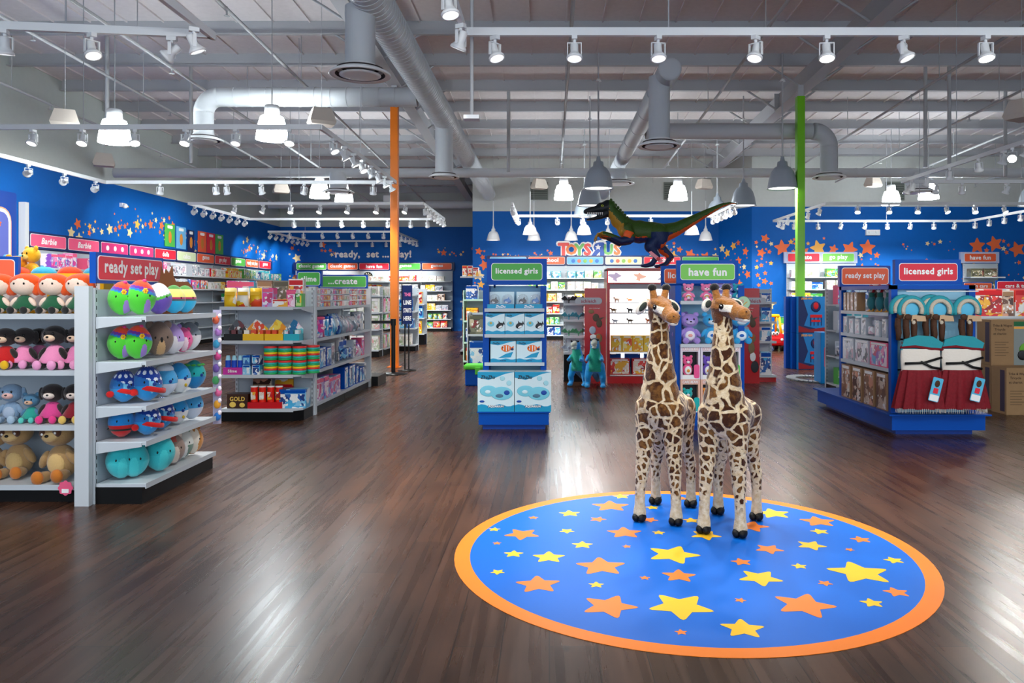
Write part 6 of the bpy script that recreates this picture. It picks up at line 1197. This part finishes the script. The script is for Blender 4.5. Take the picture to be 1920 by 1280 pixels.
def bear_box(F, u, v, z, w, d, h, fur, accent, label):
    t = thing('bear_box', label, 'toy box', F.w(u, v, z), 0, 'boxed bears')
    fr = MB().box(-w/2, w/2, .0, d/2, 0, h, LETTER).box(-w/2, -w/2+.02, -d/2, 0, 0, h, accent).box(w/2-.02, w/2, -d/2, 0, 0, h, accent).box(-w/2+.02, w/2-.02, -d/2, 0, h-.05, h, accent).box(-w/2+.02, w/2-.02, -d/2, 0, 0, .04, LETTER); fr.build('carton', t)
    MB().box(-w/2+.02, w/2-.02, -.012, 0, .04, h-.05, mat('box_dark', '#181c24', .5)).build('inner_card', t)
    m = MB().ell((-.02, -.04, h*.28), (.05, .035, .06), plush(fur), 14).ell((-.02, -.045, h*.55), (.05, .04, .046), plush(fur), 14).ell((-.055, -.04, h*.68), (.017, .01, .017), plush(fur), 8).ell((.015, -.04, h*.68), (.017, .01, .017), plush(fur), 8); br = m.build('bear', t)
    MB().ell((-.02, -.075, h*.27), (.034, .012, .042), plush('#f8f8f4'), 12).ell((-.02, -.09, h*.26), (.016, .006, .016), plush('#f0a040'), 8).ell((-.02, -.085, h*.52), (.018, .012, .014), plush('#f8f0f0'), 8).build('belly', br); MB().ell((-.036, -.083, h*.58), (.005, .004, .007), EYE, 6).ell((-.004, -.083, h*.58), (.005, .004, .007), EYE, 6).build('eye', br)
    MB().prism(rrect(.055, h*.42, .02), -d/2-.002, -d/2+.002, plush(fur), Matrix.Translation((w/2-.035, 0, h*.24))).build('side_cutout', t)
    put(text_mesh('CARE BEARS', .026, LETTER, .04, .001, 1, w*.82, .15), 'lettering', t, (0, -d/2-.002, h-.025)); put(text_mesh('CARE BEARS', .026, RED, .1, .001, 1, w*.84, .15), 'lettering_edge', t, (0, -d/2-.001, h-.025)); return t
CA, CB = mat('box_lilac_white', '#e4dce8', .35), mat('box_peach', '#e8b8a0', .35)
for i, (fur, nm) in enumerate((('#f45c98', 'pink'), ('#7454c0', 'purple'), ('#4cc850', 'green'))): bear_box(F, .14 + i*.197, .1, .502, .192, .18, .32, fur, CA, f'boxed {nm} bear in the upper row of white boxes')
for i, (fur, nm) in enumerate((('#20b4b4', 'teal'), ('#f0a040', 'orange'), ('#f080b0', 'rose'))): bear_box(F, .14 + i*.197, .1, .181, .192, .18, .32, fur, CB, f'boxed {nm} bear in the lower row of peach boxes')
FS = Frame(X0, 8.55, -math.pi/2)
for k, z in enumerate((.181, .55, .95)):
    tz = z - .002 if k else z
    MB().box(-.335, -.12, .45, 1.05, tz, tz+.015, SHELFW).box(-.14, -.12, .45, 1.05, tz, tz+.34, BLUE).build('side_ledge', bear_stand)
    row(FS, .12, .68, z+.016, .28, [['teal', 'blue'], ['dark', 'teal', 'pink'], ['pink', 'dolls']][k], ['window', 'box'], f'the {ORD[k]} side ledge of the bear stand', d=.12, wmax=.18, v=.02)

# ================================================================ kiosk at the right: costumes and dolls
t = thing('kiosk_stand', 'blue four sided kiosk of costumes and dolls with red licensed girls sign', 'display stand', (3.25, 7.3, 0), 0)
MB().box(-.02, .86, -.06, 1.95, .05, .19, BLUE).box(.05, .78, .02, 1.85, 0, .05, DBLUE).build('plinth', t); MB().box(-.06, .9, -.1, 2.0, .19, .205, BLUE).build('plinth_top', t)
for x, y in ((0, 0), (.74, 0), (0, 1.25), (.74, 1.25)): MB().box(x, x+.06, y, y+.06, .2, 1.42, BLUE).build('corner_post', t)
MB().box(.06, .74, .06, .08, .2, 1.38, mat('back_sky', '#90c4dc', .45)).build('front_panel', t); MB().box(.3, .32, .08, 1.25, .2, 1.40, DBLUE).build('divider_panel', t); MB().box(0, .8, 0, 1.31, 1.38, 1.42, BLUE).build('top_rail', t)
for z in (1.153, .91, .618): MB().box(0, .3, .06, 1.25, z-.018, z, SHELFW).box(-.006, 0, .06, 1.25, z-.03, z+.004, SHELFW).build('side_shelf', t)
MB().cyl((.08, -.14, 1.36), (.75, -.14, 1.36), .006, WHITE2, n=6).cyl((.08, -.12, .88), (.75, -.12, .88), .006, WHITE2, n=6).build('hanging_rail', t)
placard(0, 'category_sign', 'raspberry licensed girls sign on the costume kiosk', Frame(3.31, 7.35, 0), 0, .63, 1.425, 1.665, REDP, 'licensed girls', BLUE, .035, 0, .04, .06, bold=.035)
placard(0, 'category_sign', 'orange ready set play sign over the doll side of the kiosk', Frame(3.25, 8.6, 0), 0, .57, 1.42, 1.655, ORANGEP, 'ready set play', DBLUE, .022, 0, .04, .06, bold=.03)
FK = Frame(3.25, 8.55, -math.pi/2)
for j in range(4): pack(FK, .06 + j*.1, .06, 1.154, .09, .1, .2, 'brown', 'window', f'slim brown and lilac doll box, {nth(j)} along the top kiosk side shelf', 'slim doll boxes on the kiosk', name='doll_box')
pack(FK, .5, .16, 1.154, .16, .06, .27, 'brown', 'blister', 'tan backing card behind the red crested bird toys', name='doll_box')
for j in range(3):
    t = thing('bird_plush', f'plush rooster with red crest and yellow feet, {("farthest", "middle", "nearest")[j]} on the kiosk shelf', 'plush toy', FK.w(.62 + j*.2, .08, 1.155), -math.pi/2 + .6, 'plush roosters on the kiosk')
    MB().ell((0, 0, .09), (.05, .045, .08), plush('#2c7078'), 14).ell((0, 0, .17), (.03, .03, .05), plush('#2c6c60'), 12).build('body', t); MB().ell((0, 0, .22), (.035, .033, .035), plush('#c82430'), 14).ell((0, -.01, .25), (.03, .02, .03), plush('#a81c24'), 10).build('head', t)
    MB().ell((0, -.028, .22), (.025, .012, .025), LETTER, 12).build('face_patch', t)
    for s in (-1, 1): MB().ell((s*.014, -.038, .225), (.006, .005, .007), EYE, 8).build('eye', t); MB().cyl((s*.02, -.01, .03), (s*.02, -.01, 0), .008, STARY, n=6).ell((s*.02, -.025, .006), (.018, .025, .006), STARY, 8).build('leg', t)
for j in range(7): pack(FK, .07 + j*.165, .06, .911, .13 if j < 4 else .1, .1, .18 - .01*(j % 3), 'silver', 'window' if j != 4 else 'blister', f'silver gift pack, {nth(j)} along the second kiosk side shelf', 'silver packs on the kiosk', name='gift_pack')
for j, (w, pl) in enumerate(((.3, 'silver'), (.34, 'silver'), (.4, 'dolls'))): pack(FK, (.18, .54, .95)[j], .08, .619, w, .14, .25, pl, 'window', f'large shimmering doll set box, {nth(j)} along the third kiosk side shelf', 'shimmering doll set boxes', name='doll_set_box')
for j in range(4): pack(FK, .14 + j*.3, .07, .206, .25, .16, .36, 'brown', 'window', f'tall boxed doll with brown hair, {nth(j)} along the bottom of the kiosk side', 'tall boxed dolls', name='boxed_doll')
# hooded accessory sets on the upper rail, dresses on the lower one
TEAL = mat('cloth_teal', '#2c98a4', .7, bump=(40, .3)); FURT = mat('trim_fur', '#cfc4b0', .95, bump=(90, .8), noise=.15); BRN = mat('braid_brown', '#4c3020', .7, bump=(80, .6)); SKYB = mat('card_sky', '#58b8dc', .4); RDC = mat('cloth_red', '#7c1420', .75, bump=(50, .5), noise=.3); CREAMC = mat('cloth_cream', '#e8e0d4', .75, bump=(50, .3))
for j, x in enumerate((3.40, 3.66, 3.92)):
    for q in range(2 if j < 2 else 1):
        t = thing('hooded_headband', f'teal hood with cream fur arch and brown braids, {("first", "middle", "last")[j]} column {("front", "behind")[q]}, on the kiosk front', 'costume headpiece', (x - q*.06, 7.2 + q*.035, 1.10 + q*.01), 0, 'fur trimmed hoods on the kiosk')
        arc = lambda r, y: [(r*math.cos(a), y, .08 + r*1.05*math.sin(a)) for a in [math.radians(-20 + 220*i/14) for i in range(15)]]
        MB().tube(arc(.115, .01), .024, TEAL, 10).build('hood_edge', t); MB().tube(arc(.088, -.01), .02, FURT, 10).build('fur_trim', t); MB().ell((0, .012, .09), (.075, .012, .075), SKYB, 18).build('backing_card', t)
        m = MB().prism([(-.02, -.02), (.12, -.02), (.11, .03), (-.01, .04)], -.03, -.015, mat('scroll_tan', '#c8a884', .6)); m.build('name_scroll', t)
        for s in (-1, .2): MB().tube([(s*.06, -.01, 0), (s*.065, -.015, -.07), (s*.055, -.015, -.14), (s*.06, -.012, -.21)], [.026, .03, .028, .02], BRN, 8).build('braid', t)
        MB().ell((-.05, -.03, .02), (.035, .015, .03), BRN, 10).ell((.0, -.035, -.03), (.02, .01, .02), FURT, 8).build('charm', t)
def dress(x, y, z, sc, label):
    t = thing('costume_dress', label, 'costume', (x, y, z), 0, 'folk costumes on the kiosk')
    MB().cyl((-.16, 0, .0), (.16, 0, 0), .006, mat('hanger_brown', '#6c3c28', .5), n=8).tube([(0, 0, 0), (0, 0, .04), (.015, 0, .055), (.025, 0, .04)], .003, STEEL, 6).build('hanger', t)
    MB().prism([(-.17, -.06), (.17, -.06), (.19, -.0), (.1, .055), (-.02, .065), (-.14, .03)], -.01, .01, TEAL).build('header_card', t); MB().tube([(-.17, 0, -.04), (-.05, -.02, -.03), (.08, -.02, -.05), (.19, 0, -.055)], .012, RDC, 8).build('red_neckline', t)
    b = MB(); n = 24; vs = []
    for i, (zz, w, d) in enumerate(((-.05, .165, .03), (-.12, .17, .04), (-.2, .165, .042), (-.235, .16, .04))):
        vs += [(w*math.cos(2*math.pi*k/n), -d*math.sin(2*math.pi*k/n), zz) for k in range(n)]
    b.add(vs, [(i*n+k, i*n+(k+1)%n, (i+1)*n+(k+1)%n, (i+1)*n+k) for i in range(3) for k in range(n)][::1], CREAMC, True); b.build('bodice', t)
    for p in ([(-.15, -.045, -.17), (0, -.055, -.165), (.16, -.045, -.12)], [(-.02, -.056, -.155), (.07, -.055, -.2), (.15, -.047, -.215)]): MB().tube(p, .011, BLACK, 6).build('black_braid', t)
    n = 96; vs = []
    for zz, w, d, am in ((-.225, .16, .05, .03), (-.3, .175, .07, .08), (-.42, .195, .085, .12), (-.55, .215, .095, .15)):
        for k in range(n):
            a = 2*math.pi*k/n; q = 1 + am*math.sin(a*12 + zz*3); vs.append((w*q*math.cos(a), -d*q*math.sin(a), zz))
    MB().add(vs, [(i*n+k, i*n+(k+1)%n, (i+1)*n+(k+1)%n, (i+1)*n+k) for i in range(3) for k in range(n)], RDC, True).build('skirt', t)
    fr = MB()
    for k in range(40): a = -math.pi*k/39; fr.cyl((.21*math.cos(a), .095*math.sin(a), -.545), (.21*math.cos(a) + rn.uniform(-.008, .008), .1*math.sin(a), -.585), .0022, CREAMC, .001, 4, False)
    fr.build('fringe', t)
    M = Matrix.Translation((.07, -.13, -.38)) @ Matrix.Rotation(.25, 4, 'Y'); MB().prism(rrect(.085, .2, .01), -.003, .003, SKYB, M).prism(rrect(.075, .05, .006), -.005, -.003, LETTER, M @ Matrix.Translation((0, 0, -.07))).ell((0, -.004, .05), (.022, .003, .03), BRN, 10, M).prism(rrect(.04, .045, .006), -.006, -.003, REDP, M @ Matrix.Translation((0, 0, -.01))).build('hang_tag', t)
    t.scale = (sc, 1, sc); return t
dress(3.45, 7.14, .88, 1.1, 'cream and dark red folk dress hanging nearer the doll side of the kiosk'); dress(3.83, 7.14, .88, 1.1, 'cream and dark red folk dress hanging at the cartons side of the kiosk')

# ================================================================ around the green column
for i, z in enumerate((0.001, .655)):
    for j in range(3):
        t = thing('table_set_carton', f'blue and navy carton picturing a red table set, {("lower", "upper")[i]} layer, {("front", "middle", "rear")[j]}', 'carton', (PX(1523, 13.7) - .07*j, 13.75 + j*.14, z), 0, 'table set cartons')
        w, h = .5, .65; MB().box(-w/2, w/2, -.06, .06, 0, h, BLUE if j else mat('carton_blue', '#1878c0', .35)).build('carton_body', t)
        if j == 0:
            y = -.061; MB().prism([(-w/2, 0), (-w/2, h), (-w*.36, h), (-w*.16, h*.5), (-w*.3, h*.2), (w/2, h*.05), (w/2, 0)], y-.001, y, NAVY).prism([(-w/2, h*.02), (w/2, h*.02), (w/2, h*.16), (-w*.1, h*.1), (-w/2, h*.2)], y-.002, y-.001, mat('ink_maroon', '#8c1824', .4)).build('colour_print', t)
            m = MB().box(-w*.08, w*.34, y-.004, y, h*.42, h*.5, RED).ell((w*.12, y-.002, h*.72), (w*.18, .004, h*.15), NAVY, 14).ell((w*.12, y-.004, h*.74), (w*.1, .004, h*.1), RED, 12).box(-w*.04, w*.28, y-.004, y, h*.3, h*.36, RED)
            for a in (-.06, .06, .2, .32): m.box(w*a-.008, w*a+.008, y-.003, y, h*.2, h*.45, NAVY)
            m.build('table_print', t); put(text_mesh('SPIDER-MAN', .035, STARY, .03, .002, 1, .2, .2), 'lettering', t, (-.1, y, h*.94))
t = thing('toy_road', 'grey curved toy road ring lying flat before the table set cartons', 'toy road', (PX(1518, 12.1), 12.1, .002), 0)
m = MB(); n = 26; GR = mat('road_grey', '#8c9498', .5)
for i in range(n):
    a0, a1 = math.radians(20 + 300*i/n), math.radians(20 + 300*(i+.8)/n); p = [(r*math.cos(a), r*1.6*math.sin(a)) for r, a in ((.2, a0), (.34, a0), (.34, a1), (.2, a1))]; m.slab(p, 0, .02, GR)
m.build('track_piece_print', t)
t = thing('display_tower', 'slim bright blue upright display panel beside the kiosk', 'panel', (4.14, 11.5, 0)); MB().rbox(-.075, .075, 0, .3, 0, .77, mat('tower_blue', '#1490e0', .35), .01).build('tower_body', t); MB().prism(rrect(.05, .3, .02), -.003, 0, PINKP, Matrix.Translation((0, 0, .4))).build('emblem', t)
F = Frame(3.84, 10.3, 0); shelf_unit('display_stand', 'white stand of small dolls tucked behind the kiosk', F, .75, .4, (1.2, .85, .5, .12), 1.4, brackets=False)
for k, z in enumerate((1.2, .85, .5, .12)): row(F, .03, .72, z, .3, [['blue', 'dolls'], ['teal', 'silver'], ['silver', 'pale'], ['green', 'pale']][k], ['window', 'blister'], f'the {ORD[k]} shelf of the stand behind the kiosk', d=.16, wmin=.09, wmax=.13, gap=.004)
t = thing('toy_car', 'red ride on toy car with yellow roof beyond the red banner', 'toy car', (5.35, 18.6, 0), 0)
YL = mat('car_yellow', '#f8c410', .35); CRD = mat('car_red', '#d8141c', .35)
MB().rbox(-.24, .24, -.4, .35, .12, .42, CRD, .07).rbox(-.2, .2, -.45, -.2, .14, .36, CRD, .06).build('body_shell', t); MB().rbox(-.2, .2, -.12, .25, .8, .87, YL, .03).build('roof', t)
for sx in (-1, 1):
    MB().tube([(sx*.22, -.16, .4), (sx*.19, -.08, .82)], .028, YL, 8).build('roof_pillar', t); MB().tube([(sx*.22, .28, .4), (sx*.19, .2, .82)], .03, YL, 8).build('roof_pillar', t)
    MB().ell((sx*.045, -.4, .42), (.045, .03, .05), LETTER, 12).ell((sx*.04, -.43, .42), (.018, .01, .022), EYE, 8).build('headlamp_eye', t); MB().ell((sx*.15, -.45, .28), (.035, .015, .035), LETTER, 12).build('headlamp', t)
    for yy in (-.28, .24): MB().cyl((sx*.16, yy, .1), (sx*.25, yy, .1), .1, BLACK, n=20).cyl((sx*.25, yy, .1), (sx*.256, yy, .1), .05, YL, n=14).build('wheel', t)
F = Frame(4.95, 19.6, 0); shelf_unit('display_stand', 'low white stand behind the ride on toy car', F, .7, .4, (.85, .45, .1), 1.0, brackets=False)
pack(F, .33, .15, .85, .45, .1, .38, 'pale', 'box', 'cream wooden toy picture box above the ride on car'); pack(F, .3, .15, .45, .4, .2, .3, 'red', 'box', 'red toy box on the stand behind the ride on car')
F = Frame(6.1, 20.2, 0); pack(F, .1, .1, 0, .3, .3, .75, 'green', 'box', 'green leafy carton standing on the floor by the blue pilaster')

# ================================================================ cartons and vehicle toys at the right
CB_ = mat('kraft_board', '#a07e58', .75, noise=.1); TAPE = mat('tape_violet', '#3c3048', .5); INK = mat('ink_dark', '#4c3828', .6)
def carton(x0, y0, z, lb, pic=False, w=.62, d=.29, h=.52):
    t = thing('kraft_carton', lb, 'carton', (x0, y0, z), 0, 'trike cartons'); MB().box(0, w, 0, d, 0, h, CB_).build('carton_body', t)
    MB().box(-.001, 0, d*.12, d*.42, .03, h-.03, TAPE).build('side_band', t)
    if pic: MB().box(.26, w, -.002, 0, 0.0, h-.02, mat('pic_grey', '#8c9490', .5)).box(.26, w, -.003, -.002, h*.86, h-.02, mat('pic_green', '#1c6c3c', .5)).box(.26, w, -.003, -.002, h*.8, h*.85, STARY).ell((.42, -.003, h*.35), (.1, .004, .08), mat('pic_tractor', '#6cb030', .5), 14).ell((.36, -.005, h*.22), (.06, .004, .06), BLACK, 12).build('picture_print', t)
    for k, s in enumerate(('Trike & Wagon', 'Tricycle', 'et chariot')): put(text_mesh(s, .026, INK, .02, .001, 1, .22), 'lettering', t, (.13 if k == 0 else .1, -.001, h - .07 - k*.045))
    m = MB()
    for k in range(6): m.box(.04, .17 if k % 2 else .2, -.001, 0, h*.5 - k*.03, h*.5 - k*.03 + .005, INK)
    m.build('small_print', t)
carton(5.06, 8.5, 0, 'kraft trike and wagon carton on the floor, nearest the camera'); carton(5.08, 8.83, 0, 'kraft trike and wagon carton on the floor supporting the upper one'); carton(5.08, 8.83, .522, 'upper kraft carton with tractor picture panel', True)
F = Frame(7.2, 13.7, 0); shelf_unit('vehicle_shelving', 'white shelving with red fire engines past the costume kiosk', F, 1.95, .5, (1.15, .82, .5, .1), 1.4, brackets=False)
for r, z in enumerate((.82, .5, .1)):
    for k in range(3):
        t = thing('fire_engine', f'red toy fire engine, {ORD[k]} along the {("second", "third", "bottom")[r]} vehicle shelf', 'toy vehicle', F.w(.22 + k*.4, .14, z+.001), 0, 'toy fire engines')
        MB().rbox(-.17, .17, -.05, .05, .03, .1, RED, .01).rbox(-.17, -.06, -.05, .05, .1, .16, RED, .01).build('body_shell', t); MB().box(-.05, .16, -.04, .04, .11, .13, WHITE2).box(-.14, .16, -.052, -.05, .055, .065, LETTER).build('ladder', t); MB().box(-.15, -.08, -.052, -.05, .11, .145, BLACK).build('window_print', t)
        for wx in (-.11, .02, .1): MB().cyl((wx, -.056, .03), (wx, .056, .03), .03, BLACK, n=14).cyl((wx, -.06, .03), (wx, -.056, .03), .015, WHITE2, n=10).build('wheel', t)
row(F, .03, 1.2, 1.15, .26, ['yellow', 'green'], ['blister', 'box'], 'the top vehicle shelf', d=.2)
placard(0, 'category_sign', 'small orange train cars sign above the yellow vehicle packs', Frame(7.3, 13.55, 0), 0, .52, 1.42, 1.56, ORANGEP, 'train cars', BLUE, .015, 0, .02, .06)
placard(0, 'category_sign', 'pink cars sign cut by the edge above the red play set boxes', Frame(8.25, 14.175, 0), 0, .88, 1.405, 1.6, REDP, 'cars & trucks', BLUE, .015, 0, .02, .07)
F = Frame(5.9, 10.7, 0); shelf_unit('vehicle_shelving', 'white shelf of large red and orange play set boxes above the kraft cartons', F, 1.3, .5, (1.03, .6, .1), 1.42, brackets=False)
for k, (u, w, h, pl, nm) in enumerate(((.22, .4, .38, 'red', 'white and red workbench play set box'), (.5, .15, .36, 'brown', 'narrow brown play set box'), (.75, .3, .38, 'red', 'orange red garage play set box'), (1.08, .3, .36, 'yellow', 'yellow track play set box'))): pack(F, u, .12, 1.03, w, .2, h, pl, 'box', f'{nm} on the shelf above the kraft cartons', name='play_set_box')
# ---------------------------------------------------------------- small wall fittings
for px, py, yy, lb in ((1636, 436, YR - .03, 'small white exit light box high on the blue wall past the green column'),):
    a = W(px, py, yy); t = thing('wall_light_box', lb, 'light box', a, 0); MB().box(-.2, .2, -.05, .03, -.08, .08, WHITE2).build('housing', t)
    for sx in (-.1, .1): MB().cyl((sx, -.08, .02), (sx, -.05, .02), .04, WHITE2, n=12).build('lamp_head', t)
t = thing('wall_camera', 'small white dome camera on the blue wall above the dolls shelves', 'camera', (XL + .05, 18.1, 3.45), math.pi/2); MB().box(-.06, .06, -.02, .05, -.05, .05, WHITE2).build('bracket', t); MB().ell((0, -.05, -.02), (.06, .06, .06), WHITE2, 14).build('dome', t)
